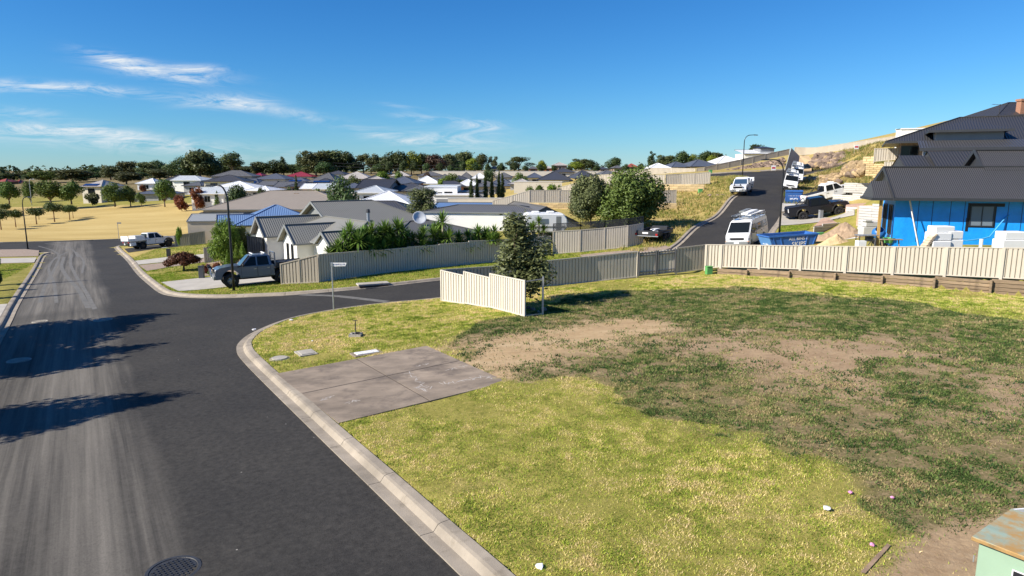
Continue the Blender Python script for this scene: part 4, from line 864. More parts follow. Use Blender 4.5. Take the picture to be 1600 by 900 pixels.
def van(name, label, loc, rz, sc=1.0, old=False, load=True, group=None, decals=False):
    t = thing(name, label, 'van', loc, rz, group); t.scale = (sc, sc, sc); hw = .84; zb = .32; r = .33; xw = (1.28, -1.15); xf, xr = 2.15, -2.3
    top = [(xr, .5), (xr - .02, 1.0), (xr + .1, 1.82), (xr + .3, 1.95), (.95, 1.95), (1.2, 1.88), (1.93, 1.12), (2.1, 1.02), (xf, .62)] if old else [(xr, .5), (xr - .02, 1.1), (xr + .08, 1.9), (xr + .25, 1.98), (.6, 1.98), (.9, 1.88), (1.65, 1.22), (2.2, .98), (2.32, .62)]
    MB().prism(arch_profile(top, zb, xw, r + .07, xr, xf if old else 2.3), -hw, hw, inset=(1.05, .11)).build('body', 'car_white', t, bevel=.05)
    (wx0, wz0, wx1, wz1) = (1.88, 1.16, 1.25, 1.82) if old else (1.58, 1.27, .95, 1.84)
    screen('windscreen', wx0, wz0, wx1, wz1, .76, .70, t, 'glass_dark', .012)
    glass_part('front_side_window', [(.55, 1.14), (1.55, 1.14), (1.1, 1.66), (.55, 1.66)] if old else [(.25, 1.2), (1.3, 1.2), (.75, 1.74), (.25, 1.74)], hw, 1.05, .11, .008, t)
    if decals or not old:
        glass_part('side_window', [(-.75, 1.14), (.4, 1.14), (.4, 1.62), (-.75, 1.62)], hw, 1.05, .11, .007, t, 'glass_pale' if decals else 'glass_dark'); glass_part('side_window', [(-2.0, 1.14), (-.85, 1.14), (-.85, 1.62), (-2.0, 1.62)], hw, 1.05, .11, .007, t, 'glass_pale' if decals else 'glass_dark')
    doors(t, [(.5, 1.5, .42, 1.1), (-.8, .46, .42, 1.1)], hw, 'car_white')
    for s in (-1, 1):
        box_part('headlight', 'lamp_lens', t, (xf if old else 2.24) - .02, s * .66, .78, .12, .3, .18, bevel=.02); box_part('indicator', 'indicator_orange', t, xf + .02, s * .76, .55, .1, .16, .09, bevel=.01)
        box_part('mirror', 'plastic_black', t, 1.62, s * (hw + .15), 1.22, .08, .2, .26, bevel=.03)
        for x in xw: wheel(t, x, s * (hw - .11), r, .21, 'rim_alloy')
    fx = xf if old else 2.3
    box_part('grille', 'plastic_black', t, fx + .0, 0, .76, .06, .95, .16); box_part('bumper', 'plastic_black' if not old else 'trim_grey', t, fx + .05, 0, .48, .2, 1.66, .22, bevel=.04); box_part('number_plate', 'sign_white', t, fx + .16, 0, .5, .012, .36, .11, bevel=0); box_part('underbody', 'car_lower', t, -.1, 0, .3, 4.2, 1.3, .16)
    mb = MB(); mb.beam((1.72, -.55, 1.32), (1.6, .1, 1.45), .02) if old else mb.beam((1.5, -.5, 1.36), (1.4, .1, 1.46), .02); mb.build('wiper', 'plastic_black', t)
    if load:
        zt = 1.98; rk = MB()
        for x in (-1.9, -.7, .5): rk.beam((x, -.74, zt + .1), (x, .74, zt + .1), .05, .05); rk.beam((x, -.74, zt - .08), (x, -.74, zt + .12), .05); rk.beam((x, .74, zt - .08), (x, .74, zt + .12), .05)
        for y in (-.74, .74): rk.beam((-2.1, y, zt + .14), (.7, y, zt + .14), .04)
        rk.build('roof_rack', 'galvanised', t)
        for y, z, m, x0, x1 in ((-.5, .22, 'galvanised', -2.3, 1.1), (.45, .24, 'white_paint', -2.2, .9)):
            ld = MB(); w = .36
            for yy in (y - w / 2, y + w / 2): ld.beam((x0, yy, zt + z), (x1, yy, zt + z + .05), .035, .09)
            for q in range(11): x = x0 + (x1 - x0) * (q + .5) / 11; ld.beam((x, y - w / 2, zt + z + .02), (x, y + w / 2, zt + z + .02), .035)
            ld.build('ladder', m, t)
        box_part('roof_box', 'white_paint', t, -.6, .05, zt + .34, 2.2, .5, .14); box_part('roof_box', 'trim_grey', t, -1.2, -.45, zt + .40, 1.7, .4, .12); box_part('roof_tube', 'pole_black', t, .95, -.5, zt + .2, .5, .5, .1)
    if decals:
        for s in (-1, 1):
            for x0, z0, w, h, m in ((-.55, 1.42, .55, .14, 'indicator_orange'), (-.6, 1.22, .6, .12, 'sign_black'), (-1.75, 1.4, .6, .2, 'sign_white'), (-1.7, 1.2, .5, .1, 'sign_white')):
                mb = MB(); mb.add([(x0, s * (hw * (1 - (z0 - 1.05) * .11) + .012), z0), (x0 + w, s * (hw * (1 - (z0 - 1.05) * .11) + .012), z0), (x0 + w, s * (hw * (1 - (z0 + h - 1.05) * .11) + .012), z0 + h), (x0, s * (hw * (1 - (z0 + h - 1.05) * .11) + .012), z0 + h)], [(0, 1, 2, 3)]); mb.build('decal', m, t)
    return t
def ground_heading(pa, pb):
    a, b = G(*pa), G(*pb); return a, b, math.atan2(b[1] - a[1], b[0] - a[0])
def seat(t, x, y, half=1.5):
    """tilt a vehicle to the slope under it"""
    rz = t.rotation_euler.z; c, s = math.cos(rz), math.sin(rz); f = (Tz(x + c * half, y + s * half) - Tz(x - c * half, y - s * half)) / (2 * half); l = (Tz(x - s * .8, y + c * .8) - Tz(x + s * .8, y - c * .8)) / 1.6
    t.rotation_mode = 'XYZ'; m = Matrix.Rotation(rz, 4, 'Z') @ Matrix.Rotation(-math.atan(f), 4, 'Y') @ Matrix.Rotation(math.atan(l), 4, 'X'); t.rotation_euler = m.to_euler(); return t
def place(fn, *a, xy, yaw, dz=0.0, **k):
    x, y = xy; t = fn(*a, (x, y, Tz(x, y) + dz), yaw, **k); return seat(t, x, y)
# 1 slate dual-cab with a dark tray, nose towards the main road
a, b, hd = ground_heading((436, 438.5), (358, 446)); ux, uy = math.cos(hd), math.sin(hd)
place(pickup, 'pickup_truck', 'slate blue dual-cab pickup on the concrete driveway behind the lamp post', 'car_slate', xy=(b[0] - ux * 1.62 * 1.04 - uy * .8, b[1] - uy * 1.62 * 1.04 + ux * -.8 * -1), yaw=hd, sc=1.04, rear='dark', lift=.13, bars=True, rack=True, snorkel=True)
# 2 white work ute on its drive
a, b, hd = ground_heading((224.5, 389.3), (269, 384.5)); ux, uy = math.cos(hd), math.sin(hd)
place(pickup, 'work_ute', 'white work ute with raised tailboard and tray boxes on a narrow drive', 'car_white', xy=(a[0] + ux * 1.5 - uy * .8, a[1] + uy * 1.5 + ux * .8), yaw=hd, sc=1.02, rear='box', lift=.06, rim='rim_dark', flare='plastic_black', cat='ute')
# 3 to 6 vehicles on the hill street
place(van, 'delivery_van', 'old white van with ladders on its roof just behind the cream fence', xy=(18.35, 53.0), yaw=math.atan2(-.80, -.60), sc=1.06, old=True, decals=True)
place(pickup, 'work_ute', 'white ute with roof rack parked on the kerb up the hill street', 'car_white', xy=(28.0, 84.0), yaw=math.atan2(-.88, -.47), rear='box', rack=True, cat='ute', bars=True)
place(van, 'delivery_van', 'silver-white van with roof racks parked just behind the small blue skip', xy=(35.6, 88.6), yaw=math.atan2(-.93, -.37))
place(van, 'delivery_van', 'white van with a loaded roof, farther up the hill street', xy=(39.3, 95.8), yaw=math.atan2(-.93, -.37))
a, b, hd = ground_heading((1256, 343.3), (1311, 334.5)); ux, uy = math.cos(hd), math.sin(hd)
bp = place(pickup, 'pickup_truck', 'shiny black dual-cab pickup on a sloping concrete driveway', 'car_black', xy=(a[0] + ux * 1.5 - uy * .8, a[1] + uy * 1.5 + ux * .8), yaw=hd, sc=1.04, rear='tub', lift=.08, rim='rim_dark', flare='plastic_black')
q = G(1272, 329); place(pickup, 'pickup_truck', 'white dual-cab mostly hidden behind the black pickup', 'car_white', xy=(q[0] + 3.4, q[1] + 3.4), yaw=hd + .15, sc=1.05, rear='tub', lift=.1, rack=True)
# skip bins
def skip(label, loc, rz, L1=3.6, L0=2.7, Wd=1.75, Hh=1.25, big=True, lift=0.0):
    t = thing('skip_bin', label, 'skip bin', loc, rz); tw = .03
    prof = [(-L0 / 2, lift), (L0 / 2, lift), (L1 / 2, lift + Hh), (-L1 / 2, lift + Hh)]
    for s in (-1, 1):
        mb = MB(); mb.prism([(x, z) for x, z in prof], s * Wd / 2 - tw * .5, s * Wd / 2 + tw * .5); mb.build('side', 'skip_blue', t)
        for x in (-.85, -.55, .55, .9) if big else (-.5, .5): MB().beam((x * L0 / 2, s * (Wd / 2 + .035), lift + .05), (x * L1 / 2, s * (Wd / 2 + .035), lift + Hh - .08), .06, .05).build('rib', 'skip_blue', t)
        MB().beam((-L1 / 2 - .03, s * (Wd / 2 + .03), lift + Hh), (L1 / 2 + .03, s * (Wd / 2 + .03), lift + Hh), .11, .1).build('rim_rail', 'skip_blue', t)
    for s in (-1, 1):
        a0, a1 = s * L0 / 2, s * L1 / 2; mb = MB(); mb.add([(a0, -Wd / 2, lift), (a0, Wd / 2, lift), (a1, Wd / 2, lift + Hh), (a1, -Wd / 2, lift + Hh)] + [(a0 - s * .04, -Wd / 2, lift), (a0 - s * .04, Wd / 2, lift), (a1 - s * .04, Wd / 2, lift + Hh), (a1 - s * .04, -Wd / 2, lift + Hh)], [(0, 1, 2, 3), (7, 6, 5, 4), (0, 4, 5, 1), (2, 6, 7, 3), (3, 7, 4, 0), (1, 5, 6, 2)]); mb.build('end', 'skip_blue_light' if s < 0 and big else 'skip_blue', t)
        MB().beam((a1, -Wd / 2, lift + Hh), (a1, Wd / 2, lift + Hh), .09, .09).build('end_rail', 'skip_blue', t)
        for y in (-1, 1): MB().cyl((s * (L0 / 2 + .25), y * (Wd / 2), lift + Hh * .55), (s * (L0 / 2 + .25), y * (Wd / 2 + .14), lift + Hh * .55), .045, 10).build('lifting_lug', 'iron', t)
    box_part('floor', 'skip_blue', t, 0, 0, lift + .03, L0, Wd, .06, bevel=0)
    mb = MB()
    for i in range(26): mb.box(random.uniform(-L0 / 2.2, L0 / 2.2), random.uniform(-Wd / 2.6, Wd / 2.6), lift + Hh * random.uniform(.5, .82), random.uniform(.2, .6), random.uniform(.1, .3), random.uniform(.05, .2), random.uniform(0, 3), random.uniform(-.4, .4))
    struct(mb.build('rubble', 'timber_pale', t), 'stuff')
    y = -Wd / 2 - .025
    if big:
        text_obj('ALL BINS &', .30, 'sign_white', t, (.35, y, lift + Hh * .80), (R(90), 0, 0)); text_obj('SKIPS', .46, 'sign_white', t, (.38, y, lift + Hh * .50), (R(90), 0, 0))
        text_obj('ALL BINS', .2, 'sign_white', t, (-L0 / 2 - .28, 0, lift + Hh * .55), (R(68), 0, R(-90)))
    else:
        xx = -(L0 / 2 + (L1 - L0) / 2 * .55) - .02; text_obj('ALL BINS &', .24, 'sign_white', t, (xx - .01, 0, lift + Hh * .66), (R(62), 0, R(-90))); text_obj('SKIPS', .36, 'sign_white', t, (xx + .04, 0, lift + Hh * .40), (R(62), 0, R(-90)))
    return t
A = P(1199, 388, 47.5); Bq = P(1266, 380, 50.5); mid = ((A[0] + Bq[0]) / 2, (A[1] + Bq[1]) / 2); zz = P(1230, 367.3, 48.6)[2] - 1.3
skip('large blue skip bin behind the cream fence, lettering on its long side', (mid[0], mid[1] + .3, zz), math.atan2(.5, 4.3), L1=3.7, L0=2.75, Hh=1.3).rotation_euler[1] = -.055
q = P(1238, 318, 76); t2 = skip('small blue skip bin on a tipper deck, lettering on its end', (q[0] + .6, q[1] + 1.2, q[2]), math.atan2(.93, .37), L1=3.3, L0=2.2, Wd=1.65, Hh=1.35, big=False)
# the flat deck trailer under the small skip
tr = thing('deck_trailer', 'pale flat deck trailer carrying the small blue skip bin', 'trailer', (q[0] + .5, q[1] + 1.0, q[2] - .75), math.atan2(.93, .37))
box_part('deck', 'galvanised', tr, 0, 0, .66, 4.6, 1.95, .12); box_part('tail_beam', 'white_paint', tr, -2.3, 0, .58, .12, 2.0, .2); box_part('drawbar', 'galvanised', tr, 2.9, 0, .5, 1.3, .12, .12)
for s in (-1, 1):
    box_part('taillight', 'tail_red', tr, -2.37, s * .8, .6, .03, .28, .1, bevel=0)
    for x in (-.45, .35): wheel(tr, x, s * .88, .32, .2)
    box_part('mudguard', 'galvanised', tr, -.05, s * .9, .7, 1.7, .26, .05)
# black tandem trailer on the verge
c0 = G(1012, 384); hd = math.atan2(.86, .5); tr = thing('box_trailer', 'black tandem trailer with open tray parked on the verge by the bend', 'trailer', (c0[0] + .9, c0[1] + 1.9, Tz(c0[0] + .9, c0[1] + 1.9)), hd)
box_part('deck', 'trim_dark', tr, 0, 0, .62, 4.0, 2.1, .1); box_part('tailgate', 'trim_dark', tr, -2.0, 0, .84, .05, 2.1, .36); box_part('headboard', 'trim_dark', tr, 2.0, 0, .84, .05, 2.1, .36); box_part('rear_beam', 'galvanised', tr, -2.05, 0, .56, .06, 2.1, .08)
for s in (-1, 1):
    box_part('side_board', 'trim_dark', tr, 0, s * 1.05, .84, 4.0, .05, .36); box_part('taillight', 'tail_red', tr, -2.09, s * .9, .72, .03, .18, .16, bevel=0); box_part('mudguard', 'trim_dark', tr, -.1, s * 1.16, .8, 1.8, .26, .05)
    for x in (-.55, .35): wheel(tr, x, s * 1.15, .36, .22, 'rim_dark')
box_part('number_plate', 'sign_white', tr, -2.04, .1, .82, .012, .5, .14, bevel=0); box_part('drawbar', 'trim_dark', tr, 2.7, 0, .55, 1.5, .12, .12); box_part('toolbox', 'trim_dark', tr, 1.7, 0, 1.0, .5, 1.4, .35)
ld = thing('timber_offcuts', 'pale offcuts lying in the black trailer', 'offcuts', (c0[0] + .9, c0[1] + 1.9, Tz(c0[0] + .9, c0[1] + 1.9)), hd)
for i in range(5): box_part('offcut', 'white_paint', ld, random.uniform(-1.4, .6), random.uniform(-.6, .6), .74 + i * .07, random.uniform(.6, 1.5), random.uniform(.2, .5), .06, rz=random.uniform(-.3, .3))
# caravan behind the yuccas
q = P(858, 372, 63); cv = thing('caravan', 'white caravan behind the lattice-topped gates', 'caravan', (q[0] - .3, q[1] + 1.4, Tz(q[0], q[1] + 1.5) - .1), math.atan2(.1, 1)); prof = [(-2.6, .45), (2.0, .45), (2.5, 1.1), (2.45, 1.9), (2.0, 2.45), (-2.3, 2.5), (-2.6, 2.2)]
cv.scale = (.78, .9, .88); prof = [(x, z + .25) for x, z in prof]
MB().prism(prof, -1.2, 1.2).build('body', 'caravan_white', cv, bevel=.12, seg=3)
screen('front_window', 2.49, 1.5, 2.47, 2.05, .8, .8, cv, 'glass_pale'); mb = MB(); mb.add([(-1.0, -1.215, 1.6), (.2, -1.215, 1.6), (.2, -1.215, 2.15), (-1.0, -1.215, 2.15)], [(0, 1, 2, 3)]); mb.build('side_window', 'glass_pale', cv)
mb = MB(); mb.add([(1.1, -1.213, .9), (1.7, -1.213, .9), (1.7, -1.213, 2.4), (1.1, -1.213, 2.4)], [(0, 1, 2, 3)]); mb.build('door', 'trim_grey', cv)
for x in (-1.2, .6): box_part('roof_hatch', 'caravan_white', cv, x, 0, 2.82, .8, .8, .16, bevel=.04)
for s in (-1, 1): wheel(cv, -.2, s * 1.05, .36, .2)
MB().box(.3, -1.22, 1.3, 3.6, .02, .16).build('stripe', 'trim_grey', cv); MB().beam((2.2, 0, .6), (3.6, 0, .55), .12).build('drawbar', 'galvanised', cv)
# ------------------------------------------------------------------ houses
def face_uv(me):
    """uv.x runs along the eave, uv.y up the slope, in metres"""
    uvl = me.uv_layers.new(name='UVMap'); 
    for p in me.polygons:
        n = p.normal; e = Vector((0, 0, 1)).cross(n)
        e = Vector((1, 0, 0)) if e.length < .05 else e.normalized(); u = n.cross(e)
        for li in p.loop_indices: c = me.vertices[me.loops[li].vertex_index].co; uvl.data[li].uv = (c.dot(e), c.dot(u))
def roof_mesh(x0, x1, y0, y1, ze, zr, kind, th=.05, ridge='x', hipf=None):
    """hip, gable, half (gable at x0, hip at x1) or skillion; ridge runs along x"""
    mb = MB(); ym = (y0 + y1) / 2; hy = (y1 - y0) / 2; run_ = hipf if hipf is not None else min(hy, (x1 - x0) / 2 - .05)
    if kind == 'gable': a, b = x0, x1
    elif kind == 'hip': a, b = x0 + run_, x1 - run_
    elif kind == 'half': a, b = x0, x1 - run_
    elif kind == 'halfr': a, b = x0 + run_, x1
    if kind == 'skillion':
        mb.add([(x0, y0, ze), (x1, y0, ze), (x1, y1, zr), (x0, y1, zr)], [(0, 1, 2, 3)]); mb.add([(x0, y0, ze - th), (x1, y0, ze - th), (x1, y1, zr - th), (x0, y1, zr - th)], [(3, 2, 1, 0)]); return mb, []
    A, B = (a, ym, zr), (b, ym, zr); e = [(x0, y0, ze), (x1, y0, ze), (x1, y1, ze), (x0, y1, ze)]
    for dz in (0, -th):
        fs = [(0, 1, 5, 4), (2, 3, 4, 5)]
        if a > x0 + .01: fs.append((3, 0, 4))
        if b < x1 - .01: fs.append((1, 2, 5))
        mb.add([(p[0], p[1], p[2] + dz) for p in e + [A, B]], fs if dz == 0 else [f[::-1] for f in fs])
    ridges = [(A, B)]
    if a > x0 + .01: ridges += [(e[0], A), (e[3], A)]
    if b < x1 - .01: ridges += [(e[1], B), (e[2], B)]
    return mb, ridges
def window(parent, side, x0, x1, y0, y1, u, z, w, h, frame='trim_dark', glass='glass_dark', name='window', mull=1):
    """side: 's' faces -y, 'n' +y, 'w' -x, 'e' +x; u measured along the wall"""
    mb = MB(); out = .02
    def pt(a, b, d):
        return {'s': (u + a, y0 - d, z + b), 'n': (u + a, y1 + d, z + b), 'w': (x0 - d, u + a, z + b), 'e': (x1 + d, u + a, z + b)}[side]
    fr = MB(); t = .06
    for (a0, a1, b0, b1) in ((-w / 2 - t, w / 2 + t, -t, 0), (-w / 2 - t, w / 2 + t, h, h + t), (-w / 2 - t, -w / 2, 0, h), (w / 2, w / 2 + t, 0, h)) + tuple((-w / 2 + w * k / (mull + 1) - .02, -w / 2 + w * k / (mull + 1) + .02, 0, h) for k in range(1, mull + 1)):
        vs = [pt(a, b, d) for d in (.0, .05) for a, b in ((a0, b0), (a1, b0), (a1, b1), (a0, b1))]; fr.add(vs, [(0, 1, 2, 3), (7, 6, 5, 4), (0, 4, 5, 1), (1, 5, 6, 2), (2, 6, 7, 3), (3, 7, 4, 0)])
    f = fr.build(name, frame, parent); g = MB(); g.add([pt(-w / 2, 0, .018), pt(w / 2, 0, .018), pt(w / 2, h, .018), pt(-w / 2, h, .018)], [(0, 1, 2, 3)]); g.build('pane', glass, f); return f
def wing(root, L_, Wd, eave, rise, kind='hip', roof='roof_mid', wall='white_render', over=.45, cx=0.0, cy=0.0, rz=0.0, zb=0.0, gutter='trim_dark', wins=(), garage=None, solar=None, below=1.5, gable_wall=None, caps=True, fascia=None):
    """one rectangular wing with walls, roof, gutters and openings; returns the wall part"""
    x0, x1, y0, y1 = -L_ / 2, L_ / 2, -Wd / 2, Wd / 2
    mb = MB(); mb.box(0, 0, (eave - below) / 2, L_, Wd, eave + below)
    hy = Wd / 2 + over
    if kind in ('gable', 'half', 'halfr'):
        for s, on in ((-1, kind in ('gable', 'half')), (1, kind in ('gable', 'halfr'))):
            if on: mb.add([(s * L_ / 2, y0, eave), (s * L_ / 2, y1, eave), (s * L_ / 2, 0, eave + rise * (Wd / 2) / hy)], [(0, 1, 2)])
    w = mb.build('wall', wall, root, (cx, cy, zb), rz)
    sl = rise / hy; ze = eave - over * 0 + .02; 
    rb, ridges = roof_mesh(x0 - over, x1 + over, y0 - over, y1 + over, eave - .02, eave - .02 + rise + .02, kind)
    r = rb.build('roof', roof, root, (cx, cy, zb), rz, recalc=False); face_uv(r.data)
    if caps and ridges:
        cp = MB()
        for a, b in ridges: cp.beam(Vector(a) + Vector((0, 0, .03)), Vector(b) + Vector((0, 0, .03)), .16, .05)
        cp.build('ridge_cap', roof, r)
    gt = MB(); g0 = .1; ze = eave - .03
    if kind == 'skillion':
        gt.beam((x0 - over, y0 - over, eave - .05), (x1 + over, y0 - over, eave - .05), .1, .16); gt.beam((x0 - over, y1 + over, eave + rise - .05), (x1 + over, y1 + over, eave + rise - .05), .08, .2)
    else:
        for s in (-1, 1): gt.beam((x0 - over, s * hy, ze - .03), (x1 + over, s * hy, ze - .03), .11, .13)
        for s, hip in ((-1, kind in ('hip', 'halfr')), (1, kind in ('hip', 'half'))):
            if hip: gt.beam((s * (L_ / 2 + over), -hy, ze - .03), (s * (L_ / 2 + over), hy, ze - .03), .11, .13)
            else:
                for q in (-1, 1): gt.beam((s * (L_ / 2 + over), q * hy, ze - .04), (s * (L_ / 2 + over), 0, eave + rise - .05), .05, .2)
    gt.build('gutter', gutter, r)
    if kind == 'hip': so = MB(); so.box(0, 0, eave - .06, L_ + 2 * over - .1, Wd + 2 * over - .1, .02); so.build('soffit', 'trim_white' if gutter == 'trim_white' else 'cream_render', r)
    for wn in wins:
        side, u, z, ww, hh = wn[:5]; window(w, side, x0, x1, y0, y1, u, z, ww, hh, *(wn[5:] if len(wn) > 5 else ()))
    if garage:
        side, u, ww, hh, m = garage; d = .03
        for k in range(5):
            z0 = .05 + hh * k / 5; z1 = .05 + hh * (k + 1) / 5 - .02
            b = MB()
            if side in 'sn': b.box(u, (y0 - d) if side == 's' else y1 + d, (z0 + z1) / 2, ww, .05, z1 - z0)
            else: b.box((x0 - d) if side == 'w' else x1 + d, u, (z0 + z1) / 2, .05, ww, z1 - z0)
            b.build('garage_door_panel', m, w)
    if solar:
        side, us, n, m_ = solar; sl = math.atan2(rise, hy); s = -1 if side == 's' else 1
        for k in range(n):
            for rrow in range(m_):
                q = MB(); q.box(0, 0, 0, .98, 1.6, .04, rx=-s * sl); d = (rrow + .5) * 1.64 + .5; q.build('solar_panel', 'solar', r, (us + k * 1.02, s * (hy - d * math.cos(sl)), eave + d * math.sin(sl) + .10))
    return w
def house(label, loc, rz=0.0, group=None, name='house', cat='house', **kw):
    root = thing(name, label, cat, loc, rz, group); wing(root, **kw); return root
def far_house(label, pxl, pxr, pr, pe, Y, depth=10, kind='hip', roof='roof_mid', wall='cream_render', yaw=0.0, wins=None, gutter='trim_dark', group=None, solar=None, below=3.0, garage=None, eave_h=2.6, over=.5, cat='house', name='house'):
    """pixel extents of the roof and the rows of ridge and eave at distance Y give a house its place and size"""
    a = P(pxl, pe, Y); b = P(pxr, pe, Y); wv = b[0] - a[0]; ze = a[2]; zr = P((pxl + pxr) / 2, pr, Y + depth / 2)[2]
    ca, sa = abs(math.cos(yaw)), abs(math.sin(yaw)); L_ = max(4.0, (wv - depth * sa) / ca - 2 * over)
    cx, cy = (a[0] + b[0]) / 2, Y + depth / 2; root = thing(name, label, cat, (cx, cy, ze - eave_h), yaw, group)
    if wins is None:
        wins = []; n = max(1, int(L_ / 4.5))
        for i in range(n): wins.append(('s', -L_ / 2 + L_ * (i + .5) / n, .8, random.choice((1.2, 1.8, 1.6)), 1.25, random.choice(('trim_dark', 'trim_white'))))
        wins.append(('w', 0, .9, 1.5, 1.2)); wins.append(('e', 0, .9, 1.5, 1.2))
    wing(root, L_, depth, eave_h, max(.5, zr - ze), kind, roof, wall, over, wins=wins, gutter=gutter, solar=solar, below=below, garage=garage); return root
S8 = 's'
# --- white house with three gables facing the street (one thing, several wings)
def P2(px, py, Y): q = P(px, py, Y); return Vector(q)
hz = -2.35; ca = math.atan2(.62, .78)                 # its long axis runs with the side street
org = Vector((-18.6, 59.5, hz)); gh = thing('gabled_house', 'white house with grey metal roof and three street-facing gables', 'house', org, 0)
def loc2(px, Y): q = P(px, 360, Y); return (q[0] - org.x, q[1] - org.y)
def wing_px(px, Y, L_, Wd, pe, prg, rz, **k):
    """a wing whose gable end centre stands at (px, Y); eave and ridge rows given in pixels"""
    q = P(px, pe, Y); ze = q[2]; zr = P(px, prg, Y)[2]; c, s = math.cos(rz), math.sin(rz); x = q[0] + c * L_ / 2; y = q[1] + s * L_ / 2
    k = dict(dict(kind='gable', roof='roof_grey', wall='white_render', gutter='trim_grey', over=.5), **k)
    return wing(gh, L_, Wd, ze - hz, zr - ze, cx=x - org.x, cy=y - org.y, rz=rz, **k)
rzg = R(38)
wing_px(408, 60.0, 6.0, 2.9, 367, 339, rzg, wins=[('w', .55, .7, .36, 1.75), ('w', -.55, .7, .36, 1.75)], over=.4)
wing_px(453, 55.0, 7.0, 2.9, 378, 351, rzg, wins=[('w', .5, .7, .36, 1.75), ('w', -.5, .7, .36, 1.75)], over=.4)
wing_px(507, 49.3, 5.0, 2.3, 381, 362.5, rzg, garage=('w', 0, 1.8, 2.1, 'trim_grey'), over=.25)
q_ = P(493, 315, 64); wing(gh, 10.0, 8.6, q_[2] - hz - 2.25, 2.25, 'half', 'roof_grey', 'trim_grey', .5, cx=q_[0] + math.cos(rzg) * 5 - org.x, cy=q_[1] + math.sin(rzg) * 5 - org.y, rz=rzg, gutter='trim_grey')
wing(gh, 14.5, 6.4, .45 - hz, 1.55, 'hip', 'roof_grey', 'white_render', .35, cx=-18.0 + .79 * 4.6 + .62 * .6 - org.x, cy=55 + .62 * 4.6 - .79 * .6 - org.y, rz=rzg - R(90), gutter='trim_grey')
cx_, cy_ = loc2(655, 62); wing(gh, 8.5, 6.5, P(660, 362, 62)[2] - hz, 1.0, 'hip', 'roof_mid', 'white_render', .4, cx=cx_, cy=cy_, rz=rzg, gutter='trim_grey')
fl = P2(575.5, 345, 59) - org; MB().cyl(fl - Vector((0, 0, 1.2)), fl + Vector((0, 0, .75)), .14, 12).build('flue', 'galvanised', gh); MB().cyl(fl + Vector((0, 0, .7)), fl + Vector((0, 0, 1.0)), .20, 12, .14).build('flue_cowl', 'iron', gh)
ds = P2(655, 341, 61) - org; mb = MB(); lathe(mb, [(.001, .0), (.3, .03), (.5, .09), (.62, .16), (.60, .17), (.48, .11), (.001, .03)], 22, 'z'); dsh = mb.build('satellite_dish', 'satellite_dish', gh, ds, smooth=True); dsh.rotation_euler = (R(62), 0, R(22)); MB().beam(ds, ds - Vector((0, -.3, 1.0)), .05).build('dish_mast', 'galvanised', gh)
# --- blue roofed and beige houses behind it, shed
bh = P(455, 358, 70); q = thing('house', 'house with a bright blue metal roof behind the white gables', 'house', (P(428, 350, 76)[0], 77, -3.1), R(20))
wing(q, 8.2, 8.0, P(430, 352, 72)[2] + 3.1, P(440, 321, 76)[2] - P(430, 352, 72)[2], 'hip', 'roof_blue', 'white_render', .45, wins=[('s', -3, .8, 1.4, 1.2), ('s', 2, .8, 1.4, 1.2)], gutter='trim_dark'); wing(q, 3.2, 3.4, P(345, 351, 72)[2] + 3.1 - .1, 1.0, 'gable', 'roof_blue', 'white_render', .3, cx=-4.2, cy=-1.2)
be = P(440, 326, 104); q = thing('house', 'large house with a beige metal roof and square chimney', 'house', (be[0] + .5, be[1] + 4, -3.0), R(4))
wing(q, 22, 15, P(440, 327, 100)[2] + 3.0, P(438, 301, 108)[2] - P(440, 327, 100)[2] + .3, 'hip', 'roof_beige', 'beige_wall', .5, gutter='trim_grey'); wing(q, 10, 8.5, P(350, 334, 98)[2] + 3.0, 1.7, 'hip', 'roof_beige', 'beige_wall', .5, cx=-6.0, cy=-3.0)
cmz = P(440, 314, 104)[2] + 3.0; MB().box(.9, -1.0, cmz, .7, .7, 2.2).build('chimney', 'brown_wall', q); wing(q, 9, 7, P(500, 318, 104)[2] + 3.0, 1.3, 'hip', 'roof_beige', 'beige_wall', .4, cx=9.5, cy=-1)
sh = P(320, 345, 86); q = thing('shed', 'beige metal shed with a roller door beside the olive fence', 'shed', (sh[0] + .4, sh[1] + 3, -3.6), R(10))
wing(q, 6.2, 5.0, P(320, 345.5, 86)[2] + 3.6, .75, 'gable', 'roof_shed', 'fence_beige', .06, gutter='trim_grey', wins=(), garage=('w', 0, 2.6, 2.5, 'beige_wall'))
# --- dark gabled shed with a white flank, by the caravan
q = P(854, 351, 67); sr = thing('shed', 'charcoal shed with white flank and a low gabled end behind the caravan', 'shed', (q[0], q[1] + 0, -1.0), R(-90 + 14))
wg = wing(sr, 12.5, 6.3, P(854, 348, 67)[2] + 1.0, P(854, 323.5, 67)[2] - P(854, 348, 67)[2], 'gable', 'roof_mid', 'grey_wall', .12, gutter='trim_dark', cx=-6.3 * 0)
sr.location = (q[0] - 1.55, q[1] + 6.2, -1.0)
wm = MB(); A = P(697, 333, 66); Bq = P(800, 336, 62); 
q = P(755, 336, 68); sr2 = thing('shed', 'long white walled shed with a dark flat-pitched roof beside the yuccas', 'shed', (q[0] + .3, q[1] + 3.2, -1.3), R(-9)); wing(sr2, 12.2, 6.0, P(755, 331.5, 68)[2] + 1.3, .55, 'hip', 'roof_mid', 'white_render', .12, gutter='trim_grey')
q = P(723, 325, 84); sr3 = thing('shed', 'flat shed with a bright blue roof behind the long white shed', 'shed', (q[0], q[1] + 2, -1.0), R(-4)); wing(sr3, 7.5, 4.5, P(715, 327, 82)[2] + 1.0, .5, 'skillion', 'roof_blue', 'fence_dark', .1)
